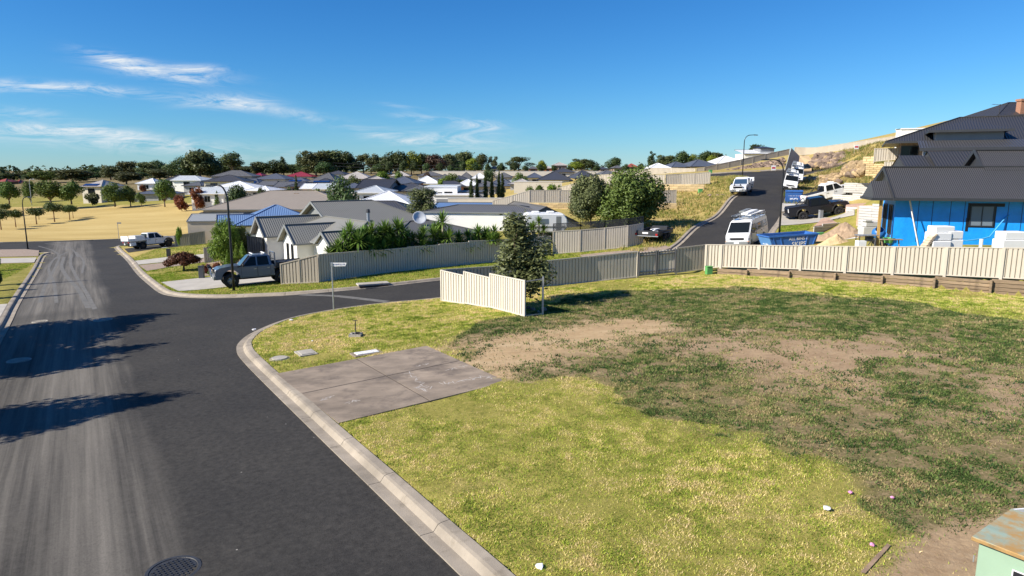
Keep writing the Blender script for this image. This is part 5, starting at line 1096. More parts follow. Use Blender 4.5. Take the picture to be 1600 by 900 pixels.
# --- house wrapped in blue sheeting
uz = 1.6; UY = R(-15); E0 = Vector(P(1397, 310, 41)); uh = thing('construction_house', 'house under construction wrapped in bright blue sheeting with dark ribbed roof', 'house', (E0.x, E0.y, uz), UY)
ucx, usx = math.cos(UY), math.sin(UY)
def onw(px, back=1.0):
    """distance along the front wall (set back from the eave) where a pixel column meets it"""
    k = (px - 800) / F / cP; d = ray(px, 340); k = d[0] / d[1]; ox, oy = E0.x - usx * back, E0.y + ucx * back; t = (k * oy - ox) / (ucx - k * usx); return t, oy + usx * t
def wz_(px, py, back=1.0): t, Y = onw(px, back); return P(px, py, Y)[2] - uz
ez = E0.z - uz; ov = 1.0; x0 = .35; Lb = 24.0; x1 = x0 + Lb; ys = ov; Dp = 4.0
wbm = MB(); wbm.box((x0 + x1) / 2, ys + 1.4, ez / 2 - .15, Lb, 2.8, ez + .3); wbm.box((x0 + x1) / 2 + 1.6, ys + 5.6, ez / 2 - .15, Lb - 3.2, 5.8, ez + .28); wb = wbm.build('wall', 'blue_wrap', uh)
def quadr(mb, *p): mb.add(p, [(0, 1, 2, 3)])
zE = ez + .02; yr = 3.1; kx, kY = onw(1394, yr); zR = P(1394, 261, kY)[2] - uz; rise = zR - zE; xa, xb = 0.0, x1 + .5
rb = MB(); quadr(rb, (xa, 0, zE), (xb, 0, zE), (xb, yr, zR), (xa, yr, zR)); quadr(rb, (xa, yr, zR), (xb, yr, zR), (xb, 2 * yr, zE + .6), (xa, 2 * yr, zE + .6)); quadr(rb, (xb, 0, zE - .06), (xa, 0, zE - .06), (xa, yr, zR - .06), (xb, yr, zR - .06))
ro = rb.build('roof', 'roof_graphite', uh, recalc=False); face_uv(ro.data)
MB().beam((xa, yr, zR + .03), (xb, yr, zR + .03), .2, .06).build('ridge_cap', 'trim_dark', ro); MB().beam((xa - .05, -.05, zE - .06), (xb, -.05, zE - .06), .13, .17).build('gutter', 'trim_dark', ro); so_ = MB(); so_.box((xa + xb) / 2, ov / 2, zE - .12, xb - xa, ov, .02); so_.build('soffit', 'trim_grey', ro)
bgb = MB(); bgb.beam((xa, 0, zE - .05), (xa, yr, zR - .05), .05, .24); bgb.beam((xa, 2 * yr, zE + .55), (xa, yr, zR - .05), .05, .24); bgb.build('bargeboard', 'trim_dark', ro)
mb = MB(); mb.add([(x0 - .1, .3, ez), (x0 - .1, 2 * yr - .3, ez), (x0 - .1, yr, zR - .2)], [(0, 1, 2)]); mb.build('gable', 'trim_dark', uh)
# right of it the same slope climbs on to a higher ridge, closed by a small dark gable
tg, tY = onw(1527, yr); sl2 = rise / yr; zt2 = P(1545, 236, tY + 2.0)[2] - uz; yb2 = yr - .35; zb2 = zE + sl2 * yb2; yr2 = yb2 + (zt2 - zb2) / sl2; xg2 = xb + .5; rk = MB()
quadr(rk, (tg, yb2, zb2 + .03), (xg2, yb2, zb2 + .03), (xg2, yr2, zt2 + .03), (tg, yr2, zt2 + .03)); quadr(rk, (tg, yr2, zt2 + .03), (xg2, yr2, zt2 + .03), (xg2, yr2 + 4.0, zt2 - 4.0 * sl2), (tg, yr2 + 4.0, zt2 - 4.0 * sl2))
r2 = rk.build('roof', 'roof_graphite', uh, recalc=False); face_uv(r2.data); MB().beam((tg, yr2, zt2 + .06), (xg2, yr2, zt2 + .06), .2, .06).build('ridge_cap', 'trim_dark', r2); mb = MB(); mb.add([(tg + .25, yb2 + .3, zR - .1), (tg + .25, yr2 + 2.0, zR - .1), (tg + .25, yr2, zt2 - .1)], [(0, 1, 2)]); mb.build('gable', 'trim_dark', r2)
bgb = MB(); bgb.beam((tg, yb2 + .3, zb2 + .1), (tg, yr2, zt2), .06, .22); bgb.beam((tg, yr2 + 4.0, zt2 - 4.0 * sl2), (tg, yr2, zt2), .06, .22); bgb.build('bargeboard', 'trim_dark', r2)
# rear wing roof seen over the front ridge
yq0, yq1 = 2 * yr - .4, 2 * yr + 4.2; zq0 = zE + .75; rq = MB()
for p0, p1, top in ((1394, 1437, 243), (1438, 1529, 236.5)):
    u0, Y0 = onw(p0, yq1); u1, _ = onw(p1, yq1); zq = P(p0, top, Y0)[2] - uz; quadr(rq, (u0, yq0, zq0), (u1, yq0, zq0), (u1, yq1, zq), (u0, yq1, zq)); quadr(rq, (u0, yq1, zq), (u1, yq1, zq), (u1, yq1 + 4, zq0), (u0, yq1 + 4, zq0)); rq.add([(u0 + .05, yq0, zq0 - .1), (u0 + .05, yq1, zq - .1), (u0 + .05, yq1 + 4, zq0 - .1)], [(0, 1, 2)])
r4 = rq.build('rear_roof', 'roof_dark', uh, recalc=False); face_uv(r4.data)
# low porch roof at the left end
px0, _ = onw(1362, .2); zp = zE - .02; zpr = zp + 1.0; pl = MB(); A_ = (px0, .2, zp); quadr(pl, A_, (xa - .02, .2, zp), (xa - .02, 1.7, zpr), (px0 + .12, 1.7, zpr)); quadr(pl, (px0 + .12, 1.7, zpr), (xa - .02, 1.7, zpr), (xa - .02, 3.2, zp), (px0, 3.2, zp)); pl.add([A_, (px0 + .12, 1.7, zpr), (px0, 3.2, zp)], [(0, 1, 2)])
r3 = pl.build('porch_roof', 'roof_graphite', uh, recalc=False); face_uv(r3.data); gb = MB(); gb.beam((px0 - .05, .15, zp - .06), (xa, .15, zp - .06), .12, .15); gb.beam((px0 - .05, .15, zp - .06), (px0 - .05, 3.2, zp - .06), .12, .15); gb.build('gutter', 'trim_dark', r3); pq, _ = onw(1374.5, .45); MB().box(pq, .45, zp / 2 - .1, .15, .15, zp + .1).build('porch_post', 'timber_post', uh)
for px in (1434, 1456, 1484, 1506, 1574, 1596, 1640, 1690): MB().box(onw(px)[0], ys - .006, ez * .5, .03, .012, ez * .92).build('seam', 'blue_wrap_seam', wb)
xw_ = onw(1533)[0]; zw = wz_(1533, 354); MB().box(xw_, ys - .012, zw + .62, 1.5, .012, 1.36).build('window_tape', 'black_tape', wb); MB().box(xw_ + .2, ys - .010, zw + 1.28, 1.9, .01, .2).build('tape_strip', 'black_tape', wb); MB().box(xw_ - .70, ys - .010, zw + .1, .15, .01, .8).build('tape_strip', 'black_tape', wb)
window(wb, 's', x0, x1, ys - .02, ys + 3, xw_ + .02, zw + .06, 1.15, 1.12, 'trim_dark', 'glass_pale', mull=1)
for k in range(2): window(wb, 'w', x0, x1, ys, ys + 3, ys + .75 + k * 1.3, .55, .7, 1.7, 'trim_dark', 'glass_dark')
br = thing('brace_pole', 'pale angled brace pole leaning against the blue wrapped wall', 'pole', (E0.x, E0.y, uz), UY); a_, b_ = onw(1440, .1)[0], onw(1419, .6)[0]; MB().beam((a_, .1, -.1), (b_, .62, ez - .12), .1, .06).build('pole', 'pvc_cream', br)
# --- dark hillside house behind it
DYAW = R(-27); D0 = Vector(P(1384, 221.5, 60)); dh = thing('hillside_house', 'large charcoal-roofed house on the slope behind the blue wrapped house', 'house', (D0.x, D0.y, 5.0), DYAW); dc, dsn = math.cos(DYAW), math.sin(DYAW)
def dl(px, py, back):
    """local point at a pixel, on a plane parallel to the front eave set back by 'back'"""
    d = ray(px, py); k = d[0] / d[1]; ox, oy = D0.x - dsn * back, D0.y + dc * back; t = (k * oy - ox) / (dc - k * dsn); Y = oy + dsn * t; return (t, back, P(px, py, Y)[2] - 5.0)
ez_ = D0.z - 5.0; x0, x1, y0, y1 = 0.0, 26.0, 0.0, 12.0; zr = dl(1500, 183.5, 6.0)[2]; hip_ = dl(1500, 183.5, 6.0)[0]
rb, rd = roof_mesh(x0, x1, y0, y1, ez_, zr, 'hip', hipf=max(4.5, min(9.0, hip_))); r = rb.build('roof', 'roof_dark', dh, recalc=False); face_uv(r.data); cp = MB(); [cp.beam(Vector(a) + Vector((0, 0, .03)), Vector(b) + Vector((0, 0, .03)), .16, .05) for a, b in rd]; cp.build('ridge_cap', 'roof_dark', r)
g_ = MB(); g_.box((x0 + x1) / 2, y0, ez_ - .06, x1 - x0, .12, .16); g_.box(x0, (y0 + y1) / 2, ez_ - .06, .12, y1 - y0, .16); g_.build('gutter', 'trim_dark', r); so_ = MB(); so_.box(x1 / 2, y1 / 2, ez_ - .1, x1 - .1, y1 - .1, .02); so_.build('soffit', 'trim_grey', r)
wl = MB(); wl.box((x0 + x1) / 2 + .4, (y0 + y1) / 2 + .2, ez_ / 2 - 1.0, x1 - x0 - 1.6, y1 - y0 - 1.8, ez_ + 2.0 - .14); ww = wl.build('wall', 'brown_wall', dh); window(ww, 's', 0, 0, y0 + 1.1, 0, 1.9, ez_ - 1.2, 1.2, .8)
c0 = dl(1462, 219, -1.6); c1 = dl(1570, 204, -1.6); cl = MB(); cl.box((c0[0] + c1[0]) / 2, .2, (c0[2] + c1[2]) / 2, c1[0] - c0[0], 3.4, abs(c1[2] - c0[2]) + .3); cl.build('clerestory_wall', 'grey_wall', dh)
k0 = dl(1452, 203.5, -2.2); k1 = dl(1586, 201, -2.2); rb, rd = roof_mesh(k0[0], k1[0], -2.2, 3.2, k0[2] - .05, k0[2] + .85, 'hip'); q2 = rb.build('clerestory_roof', 'roof_dark', dh, recalc=False); face_uv(q2.data); g_ = MB(); g_.box((k0[0] + k1[0]) / 2, -2.2, k0[2] - .1, k1[0] - k0[0], .1, .18); g_.box(k0[0], .5, k0[2] - .1, .1, 5.4, .18); g_.build('gutter', 'trim_dark', q2)
f0 = dl(1437, 231.5, -5.2); f1 = dl(1720, 229, -5.2); zf = dl(1480, 219, -1.8)[2]; fr = MB(); quadr(fr, f0, (f1[0], -5.2, f0[2]), (f1[0], -1.6, zf), (f0[0], -1.6, zf)); q3 = fr.build('porch_roof', 'roof_charcoal', dh, recalc=False); face_uv(q3.data); MB().box((f0[0] + f1[0]) / 2, -5.2, f0[2] - .1, f1[0] - f0[0], .1, .24).build('gutter', 'trim_dark', q3)
fwz = f0[2] - 3.2; wl = MB(); wl.box((f0[0] + f1[0]) / 2 + .9, -2.6, (f0[2] + fwz) / 2 - .1, f1[0] - f0[0] - 1.8, 3.6, f0[2] - fwz - .2); wl.build('wall', 'mid_grey_wall', dh); MB().box(f0[0] + .45, -4.7, (f0[2] + fwz) / 2 - .1, .35, .35, f0[2] - fwz).build('porch_pillar', 'mid_grey_wall', dh)
q = P(1442, 200.5, 96); wq = thing('house', 'white flat-topped house just showing above the charcoal hillside roof', 'house', (q[0], 98.5, q[2] - 2.5), R(-20)); wing(wq, 3.4, 4, 2.55, .1, 'skillion', 'roof_white', 'white_render', .1, gutter='trim_white')
q = P(1590, 186, 84); th = thing('house', 'white house with dark roof and brick chimney on the crest', 'house', (q[0] + 4.0, 88, q[2] - 3), 0); wing(th, 14, 9, 3.0, 2.3, 'hip', 'roof_dark', 'white_render', .5, below=4); cq = P(1594, 172, 85); MB().box(cq[0] - q[0] - 4.0, -3.2, cq[2] - q[2] + 3 - .1, .8, .8, 2.4).build('chimney', 'brick_wall', th); MB().box(cq[0] - q[0] - 4.0, -3.2, cq[2] - q[2] + 3 + 1.15, 1.0, 1.0, .25).build('chimney_cap', 'brick_wall', th)
q = P(1561, 178, 82); an_ = MB(); an_.beam((0, 0, -4), (0, 0, 1.1), .05); an_.beam((-.9, 0, 1.1), (.9, 0, 1.0), .03)
for x in np.linspace(-.8, .8, 6): an_.beam((x, -.35, 1.05), (x, .35, 1.05), .02)
tag(an_.build('antenna', 'wire', None, q), 'thin rooftop television aerial on the skyline beside the chimney', 'antenna')
# ------------------------------------------------------------------ vegetation
def leaf_mesh(name, pts, nrm, size, m, seed=0, aspect=1.7, jitter=.35):
    """leaf-sized quads at points, each turned loosely about its own direction"""
    r = np.random.default_rng(seed); n = len(pts); d = nrm + r.normal(0, jitter * 1.6, (n, 3)); d /= np.linalg.norm(d, axis=1, keepdims=True) + 1e-9
    a = np.cross(d, r.normal(0, 1, (n, 3))); a /= np.linalg.norm(a, axis=1, keepdims=True) + 1e-9; b = np.cross(d, a)
    s = size * r.uniform(.6, 1.4, (n, 1)); a = a * s * aspect * .5; b = b * s * .5
    v = np.stack([pts - a, pts + b * .9 - a * .1, pts + a, pts - b * .9 + a * .1], 1).reshape(-1, 3)
    me = bpy.data.meshes.new(name); me.vertices.add(4 * n); me.vertices.foreach_set('co', v.astype(np.float32).ravel()); me.loops.add(4 * n); me.loops.foreach_set('vertex_index', np.arange(4 * n, dtype=np.int32)); me.polygons.add(n); me.polygons.foreach_set('loop_start', np.arange(0, 4 * n, 4, dtype=np.int32)); me.update(calc_edges=True)
    me.materials.append(MATS[m]); return me
def lumps_points(lumps, n, seed, shell=.55):
    r = np.random.default_rng(seed); vol = np.array([l[3] * l[4] * l[5] for l in lumps]) ** (2 / 3); cnt = r.multinomial(n, vol / vol.sum()); P_, N_ = [], []
    for l, c in zip(lumps, cnt):
        d = r.normal(0, 1, (c, 3)); d /= np.linalg.norm(d, axis=1, keepdims=True) + 1e-9; rad = r.uniform(shell, 1.0, (c, 1)) ** .7 * (1 + r.normal(0, .17, (c, 1)))
        P_.append(np.array(l[:3]) + d * rad * np.array(l[3:6])); N_.append(d + np.array([0, 0, .35]))
    return np.concatenate(P_), np.concatenate(N_)
def trunk_mb(limbs, base_r, h0, spread, seed, lean=0.0):
    r = random.Random(seed); mb = MB(); fork = Vector((lean * h0, 0, h0)); mb.tube([(0, 0, -.05), (lean * h0 * .5, r.uniform(-.01, .01), h0 * .5), fork], [base_r * 1.25, base_r, base_r * .8], 7)
    for l in limbs: e = Vector(l[:3]); m_ = (fork + e) / 2 + Vector((0, 0, .04)); mb.tube([fork - Vector((0, 0, .03)), m_, e], [base_r * .62, base_r * .4, base_r * .15], 5)
    return mb
TV = {}
def variant(kind, i):
    """crown and trunk of unit height; shared by every tree of the kind"""
    if (kind, i) in TV: return TV[(kind, i)]
    r = random.Random(hash((len(kind), kind[0], kind[-1], i)) if False else (sum(map(ord, kind)) * 31 + i)); L_ = []; bark = 'bark'
    if kind in ('euc', 'eucs'):
        nl = 17 if kind == 'euc' else 10
        for k in range(nl):
            a = r.uniform(0, 6.3); d = r.uniform(.05, .34); z = r.uniform(.20, .86) if kind == 'euc' else r.uniform(.45, .93); d *= 1.15 - z * .45; s = r.uniform(.12, .20) * (1 if kind == 'euc' else .62); L_.append((math.cos(a) * d, math.sin(a) * d, z, s * 1.15, s * 1.15, s * (.8 if kind == 'euc' else 1.5)))
        L_.append((0, 0, .55, .26, .26, .34)) if kind == 'euc' else None; n, sz, bark = (3600, .042, 'bark') if kind == 'euc' else (1500, .036, 'bark_pale'); h0 = .25
    elif kind == 'pine':
        for k in range(9): z = .2 + .75 * k / 8; s = .16 * (1.05 - k / 9.5); L_ += [(r.uniform(-.05, .05), r.uniform(-.05, .05), z, s * 1.2, s * 1.2, .08)]
        n, sz, h0 = 1500, .034, .2
    elif kind == 'round':
        for k in range(13):
            a = r.uniform(0, 6.3); u = r.uniform(-.8, 1); d = math.sqrt(1 - u * u) * .27; s = r.uniform(.13, .20); L_.append((math.cos(a) * d, math.sin(a) * d, .54 + u * .29, s, s, s * .95))
        L_.append((0, 0, .54, .28, .28, .33)); n, sz, h0 = 3400, .038, .16
    elif kind == 'lolly':
        for k in range(9):
            a = k * 2.4; d = .22 * math.sqrt((k + .5) / 9) * 1.15; s = r.uniform(.13, .17); L_.append((math.cos(a) * d, math.sin(a) * d, .71 + r.uniform(-.06, .10), s * 1.1, s * 1.1, s * 1.25))
        n, sz, h0, bark = 2200, .036, .52, 'bark_brown'
    elif kind == 'cypress':
        for k in range(14): z = .06 + .9 * k / 13; s = .068 * (1.0 - .75 * (k / 13) ** 2.2); L_.append((r.uniform(-.012, .012), r.uniform(-.012, .012), z, s, s, .07))
        n, sz, h0 = 2600, .020, .06
    elif kind == 'bushy':
        for k in range(26):
            a = r.uniform(0, 6.3); u = r.uniform(-.85, 1); d = math.sqrt(1 - u * u) * .36; s = r.uniform(.12, .2); L_.append((math.cos(a) * d, math.sin(a) * d, .53 + u * .36, s, s, s * 1.05))
        L_.append((0, 0, .52, .36, .36, .36)); n, sz, h0 = 17000, .027, .16
    elif kind == 'airy':
        for k in range(26):
            a = r.uniform(0, 6.3); z = r.uniform(.2, .97); d = r.uniform(.03, .25) * (1.25 - z * .85); s = r.uniform(.05, .12) * (1.25 - z * .5); L_.append((math.cos(a) * d, math.sin(a) * d, z, s, s, s * 1.5))
        n, sz, h0 = 7500, .019, .2
    elif kind == 'dome':
        for k in range(16):
            a = k * 2.4; q = math.sqrt((k + .5) / 16); d = .72 * q; L_.append((math.cos(a) * d, math.sin(a) * d, .86 - .40 * q * q, .27, .27, .17))
        n, sz, h0 = 7000, .062, .5
    elif kind == 'shrub':
        for k in range(12):
            a = r.uniform(0, 6.3); d = r.uniform(.05, .36); L_.append((math.cos(a) * d, math.sin(a) * d, r.uniform(.3, .76), .2, .2, .22))
        n, sz, h0 = 2400, .065, .12
    elif kind == 'cone':
        for k in range(9): z = .08 + .85 * k / 8; s = .26 * (1.02 - z); L_.append((r.uniform(-.02, .02), r.uniform(-.02, .02), z, s + .03, s + .03, .09))
        n, sz, h0 = 1500, .045, .08
    pts, nr = lumps_points(L_, n, i + 5); TV[(kind, i)] = (pts, nr, sz, [l for l in L_ if r.random() < .75][:9], h0, bark, i, {}); return TV[(kind, i)]
def tree(kind, label, x, y, h, w, leaf='leaf_street', z=None, v=None, group=None, cat='tree', name=None, bark=None, aspect0=None):
    """h and w in metres"""
    i = random.randrange(3) if v is None else v; pts, nr, sz, limbs, h0, bk, seed, cache = variant(kind, i); span = pts[:, 0].max() - pts[:, 0].min()
    if leaf not in cache: cache[leaf] = leaf_mesh('crown', pts, nr, sz, leaf, seed)
    if 'trunk' not in cache:
        br = dict(euc=.022, eucs=.018, lolly=.022, round=.024, bushy=.02, airy=.012, dome=.05, pine=.02).get(kind, .015); cache['trunk'] = trunk_mb(limbs, br, h0, .1, seed)
    t = thing(name or 'tree', label, cat, (x, y, (Tz(x, y) if z is None else z) - .03), random.uniform(0, 6.3), group); k = w / span; t.scale = (k, k, h)
    link('crown', cache[leaf], t); b = bark or bk
    if ('t', b) not in cache: o = cache['trunk'].build('trunk', b, t, smooth=True); cache[('t', b)] = o.data
    else: link('trunk', cache[('t', b)], t)
    return t
def tree_px(kind, label, pxc, wpx, ptop, Y, leaf, pbase=None, **k):
    top = P(pxc, ptop, Y); x = top[0]; zb = Tz(x, Y) if pbase is None else P(pxc, pbase, Y)[2]; return tree(kind, label, x, Y, max(1.2, top[2] - zb), wpx * Y / F, leaf, z=zb, **k)
ORD = 'first second third fourth fifth sixth seventh eighth ninth tenth eleventh twelfth thirteenth fourteenth fifteenth sixteenth seventeenth eighteenth nineteenth twentieth'.split() + ['twenty-' + s for s in 'first second third fourth fifth sixth seventh eighth ninth'.split()] + ['thirtieth'] + ['thirty-' + s for s in 'first second third fourth fifth sixth seventh eighth ninth'.split()] + ['fortieth'] + ['forty-' + s for s in 'first second third fourth fifth sixth seventh eighth ninth'.split()] + ['fiftieth'] + ['fifty-' + s for s in 'first second third fourth fifth sixth seventh eighth ninth'.split()] + ['sixtieth']
sky_trees = [(5, 26, 270, 'e', 420), (32, 24, 270, 'e', 430), (50, 20, 273, 'd', 420), (66, 34, 266, 'r', 330), (90, 30, 274, 'd', 400), (112, 40, 263, 'e', 330), (134, 26, 270, 'd', 380), (149, 24, 260, 'd', 390), (171, 32, 256, 'e', 350), (197, 28, 250, 'e', 370), (196, 38, 266, 'e', 280), (214, 26, 268, 'd', 330), (229, 28, 251, 'e', 360), (246, 22, 249, 'd', 370), (248, 30, 262, 'e', 320), (266, 22, 254, 'e', 340), (281, 38, 243, 'd', 300), (309, 48, 229, 'e', 300), (330, 26, 249, 'd', 300), (345, 24, 262, 'e', 330), (362, 32, 238, 's', 320), (358, 24, 252, 'd', 330), (382, 28, 258, 'e', 340), (404, 28, 250, 'e', 330), (427, 34, 249, 'd', 330), (442, 18, 245, 'p', 350), (456, 26, 255, 'e', 340), (469, 18, 240, 's', 330), (475, 26, 255, 'd', 330), (492, 34, 234, 'e', 320), (517, 32, 232, 'e', 330), (506, 26, 252, 'd', 300), (539, 28, 235, 'd', 330), (552, 26, 250, 'e', 330), (567, 24, 242, 's', 340), (579, 24, 240, 's', 330), (593, 24, 243, 'e', 330), (600, 30, 255, 'd', 320), (618, 34, 235, 'd', 310), (642, 24, 235, 'l', 320), (658, 24, 238, 'd', 330), (671, 22, 239, 'e', 330), (685, 30, 240, 'u', 320), (701, 22, 237, 'e', 330), (725, 32, 233, 'e', 340), (712, 22, 250, 'd', 330), (740, 26, 246, 'l', 330), (753, 20, 240, 's', 330), (771, 15, 244, 's', 340), (810, 30, 245, 's', 350), (900, 20, 252, 'l', 350), (909, 22, 247, 'e', 360), (927, 20, 249, 'd', 350), (957, 22, 245, 'd', 360), (1020, 18, 237, 'p', 300), (1042, 24, 241, 'e', 290), (1068, 24, 235, 'd', 260), (1083, 22, 240, 'l', 260), (1100, 26, 235, 'd', 270), (1117, 20, 236, 'e', 270)]
KN = dict(e=('euc', 'leaf_euc', 'olive gum tree'), d=('round', 'leaf_dark', 'dark dense tree'), r=('round', 'leaf_street', 'green rounded tree'), s=('eucs', 'leaf_euc', 'thin open-crowned gum tree'), l=('round', 'leaf_lime', 'yellow-green tree'), p=('pine', 'leaf_dark', 'pointed dark conifer'), u=('round', 'leaf_plum', 'brown-leaved tree'))
for k, (px, w, top, kd, Y) in enumerate(sorted(sky_trees)):
    kind, leaf, word = KN[kd]; tree_px(kind, '%s, %s from the left along the skyline belt' % (word, ORD[k]), px, w * 1.35, top, Y, leaf, group='skyline belt of trees')
for k, (px, w, top) in enumerate([(608, 13, 252), (630, 16, 250), (646, 14, 250), (666, 12, 254), (686, 12, 253.5), (704, 10, 257), (723, 13, 252), (742, 12, 254.5), (762, 11, 255), (783, 14, 253.5), (804, 16, 253.5), (821, 12, 258), (846, 15, 256), (867, 12, 257.5), (889, 12, 259), (932, 13, 257), (978, 14, 255.5), (1000, 14, 254.5)]):
    tree_px('round', 'clipped dark street tree, %s from the left along the pale far road' % ORD[k], px, w, top, 290, 'leaf_dark', pbase=269.5, group='clipped street trees on the far road')
tree_px('round', 'yellow-green tree behind the clipped street trees', 847, 18, 249.5, 310, 'leaf_lime'); tree_px('round', 'bright yellow-green tree above the slate hill roofs', 1116, 24, 241.5, 230, 'leaf_lime'); tree_px('pine', 'slim dark tree beside the white hill house', 1134, 9, 241, 200, 'leaf_dark')
tree_px('eucs', 'umbrella-crowned pine behind the white skillion house', 1181, 26, 225.5, 200, 'leaf_dark', v=1)
# street trees left, park trees, middle distance
for px, w, top, Y, lab in [(10, 34, 282, 172, 'round green tree at the left edge beyond the dry park'), (44, 22, 281, 190, 'dark green tree behind the far left street light'), (75, 50, 280, 170, 'widest round green tree on the far side of the dry park'), (108, 38, 282, 171, 'round green tree beside the house with solar panels'), (176, 40, 284, 166, 'round green tree in front of the dark garages'), (201, 26, 288, 168, 'small round tree touching the tree before the garages'), (219, 17, 300, 164, 'small grey-green tree left of the white house corner'), (254, 34, 278, 160, 'bright green tree at the end of the dry park')]:
    tree_px('round', lab, px, w, top, Y, 'leaf_street', pbase=(321 if px > 150 else 317.5), cat='tree')
tree_px('shrub', 'small rusty-orange bush by the white roofed house', 223, 10, 288, 200, 'leaf_redbush', cat='bush', name='bush'); tree_px('shrub', 'olive hedge bush below the solar panelled house', 143, 22, 300, 176, 'leaf_euc', cat='bush', name='bush')
pk = [(2, 359, 324, 26), (25, 355, 324.5, 23), (57.5, 350.5, 322, 27), (61, 343, 324, 14), (85.6, 346.8, 314.5, 28), (109, 343.6, 318.5, 23), (114.5, 341, 320, 15), (9, 338, 316, 16)]
for k, (px, pb, pt, w) in enumerate(sorted(pk)):
    q = G(px, pb); tp = P(px, pt, q[1]); tree('lolly', 'young umbrella tree in the dry park, %s from the left' % ORD[k], q[0], q[1], tp[2] - q[2], w * q[1] / F, 'leaf_park', group='young park trees')
for px, w, top, Y, kind, leaf, lab in [(338, 13, 298, 150, 'cone', 'leaf_street', 'small conical tree before the white gabled far house'), (369, 40, 286, 118, 'round', 'leaf_dark', 'dark tree behind the head of the tall lamp post'), (462, 10, 274.5, 112, 'cypress', 'leaf_cypress', 'single slim cypress among the middle roofs'), (452, 15, 290, 113, 'shrub', 'leaf_dark', 'dark bush beside the single slim cypress'), (493, 26, 293, 118, 'shrub', 'leaf_street', 'green bush beside the brown walled house'), (535, 54, 273, 96, 'round', 'leaf_dark', 'broad dark tree left of the large white roof'), (550, 28, 272, 150, 'round', 'leaf_street', 'green tree behind the black gabled house'), (597, 24, 266.5, 210, 'round', 'leaf_bright', 'bright green tree above the charcoal hip roof'), (624, 15, 266.5, 205, 'shrub', 'leaf_street', 'small green bush above the slate roof with orange wall'), (668, 18, 267.5, 200, 'round', 'leaf_plum', 'brownish tree in the middle of the far roofs'), (706, 44, 270, 172, 'round', 'leaf_street', 'wide green tree between the white far roofs'), (688, 22, 277, 165, 'shrub', 'leaf_bright', 'light green bush below the wide green tree'), (662, 66, 293, 74, 'airy', 'leaf_grey', 'grey-green tree behind the satellite dish'), (764, 22, 262, 160, 'euc', 'leaf_dark', 'ragged dark tree behind the cypress row'), (812, 28, 268.5, 165, 'round', 'leaf_street', 'green tree among the roofs right of the cypresses'), (830, 15, 288.5, 100, 'shrub', 'leaf_street', 'left bush of three above the raked fence'), (845, 15, 287.5, 100, 'shrub', 'leaf_street', 'middle bush of three above the raked fence'), (860, 17, 285, 100, 'shrub', 'leaf_bright', 'right bush of three above the raked fence'), (876, 8, 288, 101, 'shrub', 'leaf_street', 'tiny bush at the end of the raked fence'), (310, 22, 289, 150, 'shrub', 'leaf_redbush', 'reddish hedge before the white gabled far house'), (410, 12, 291, 140, 'shrub', 'leaf_dark', 'dark shrub beside the pergola house'), (282, 20, 303, 150, 'shrub', 'leaf_redbush', 'red-leaved hedge at the end of the dry park')]:
    tree_px(kind, lab, px, w, top, Y, leaf, cat='bush' if kind == 'shrub' else 'tree', name='bush' if kind == 'shrub' else None)
for k, (px, top) in enumerate([(736, 277), (745.4, 273), (758.4, 268.5), (768.4, 273.5), (779.6, 267.5), (785, 270)]):
    tree_px('cypress', 'tall slim cypress, %s from the left in the row' % ORD[k], px, 9.5, top, 100 + k * .6, 'leaf_cypress', pbase=322, group='row of slim cypresses', v=k % 3)
tree_px('bushy', 'smaller left half of the big bushy tree above the lattice gates', 924, 76, 272, 68.0, 'leaf_grey', v=1); tree_px('bushy', 'big bushy green tree beside the grassy bank and the black trailer', 984, 116, 265, 65.5, 'leaf_bushy', v=0)
tree_px('bushy', 'big bright green rounded bush behind the slate pickup', 349, 54, 344, 57.5, 'leaf_bright', v=2, cat='bush', name='bush'); tree_px('bushy', 'darker green bush beside the white gables', 377, 34, 352, 59, 'leaf_street', v=1, cat='bush', name='bush')
for px, w, top, pb, Y, lab in [(355, 9, 396, 413, 53.5, 'left dwarf conifer of three behind the slate pickup'), (369, 10, 383, 402, 55, 'middle dwarf conifer of three behind the slate pickup'), (378, 11, 379, 401, 56, 'right dwarf conifer of three behind the slate pickup')]: tree_px('cone', lab, px, w * 1.3, top, Y, 'leaf_bright', pbase=pb, cat='shrub', name='dwarf_conifer')
q = G(287.5, 423); tree('dome', 'low domed red-brown maple on the corner lawn', q[0], q[1], P(287, 393.5, q[1])[2] - q[2], 55 * q[1] / F, 'leaf_maple', cat='tree')
for px, pb, w, h, lf, lab in [(324, 428, 15, .9, 'leaf_redbush', 'rust-red shrub by the dark letterbox'), (338, 424, 12, .8, 'leaf_redbush', 'rust-red shrub between garden rocks'), (330, 431, 10, .45, 'leaf_street', 'small green ground shrub by the dark letterbox'), (395, 402, 14, .7, 'leaf_redbush', 'orange-red shrub above the slate pickup bonnet'), (385, 405, 14, .8, 'leaf_bright', 'yellow-green shrub above the slate pickup bonnet'), (279, 366, 9, 2.6, 'leaf_bright', 'narrow green shrub at the shed corner')]:
    q = G(px, pb) if lab[0] != 'n' else (P(px, 366, 84)[0], 84, -3.6); tree('shrub', lab, q[0], q[1], h, w * q[1] / F, lf, cat='shrub', name='shrub')
for k, (px, pb) in enumerate([(334, 420), (345, 417), (349, 420)]):
    q = G(px, pb); o = rock('rock_gold', None, (q[0], q[1], q[2] + .2), .8); o.name = 'garden_rock'; tag(o, '%s pale garden rock from the left behind the slate pickup' % ORD[k], 'rock', 'garden rocks')
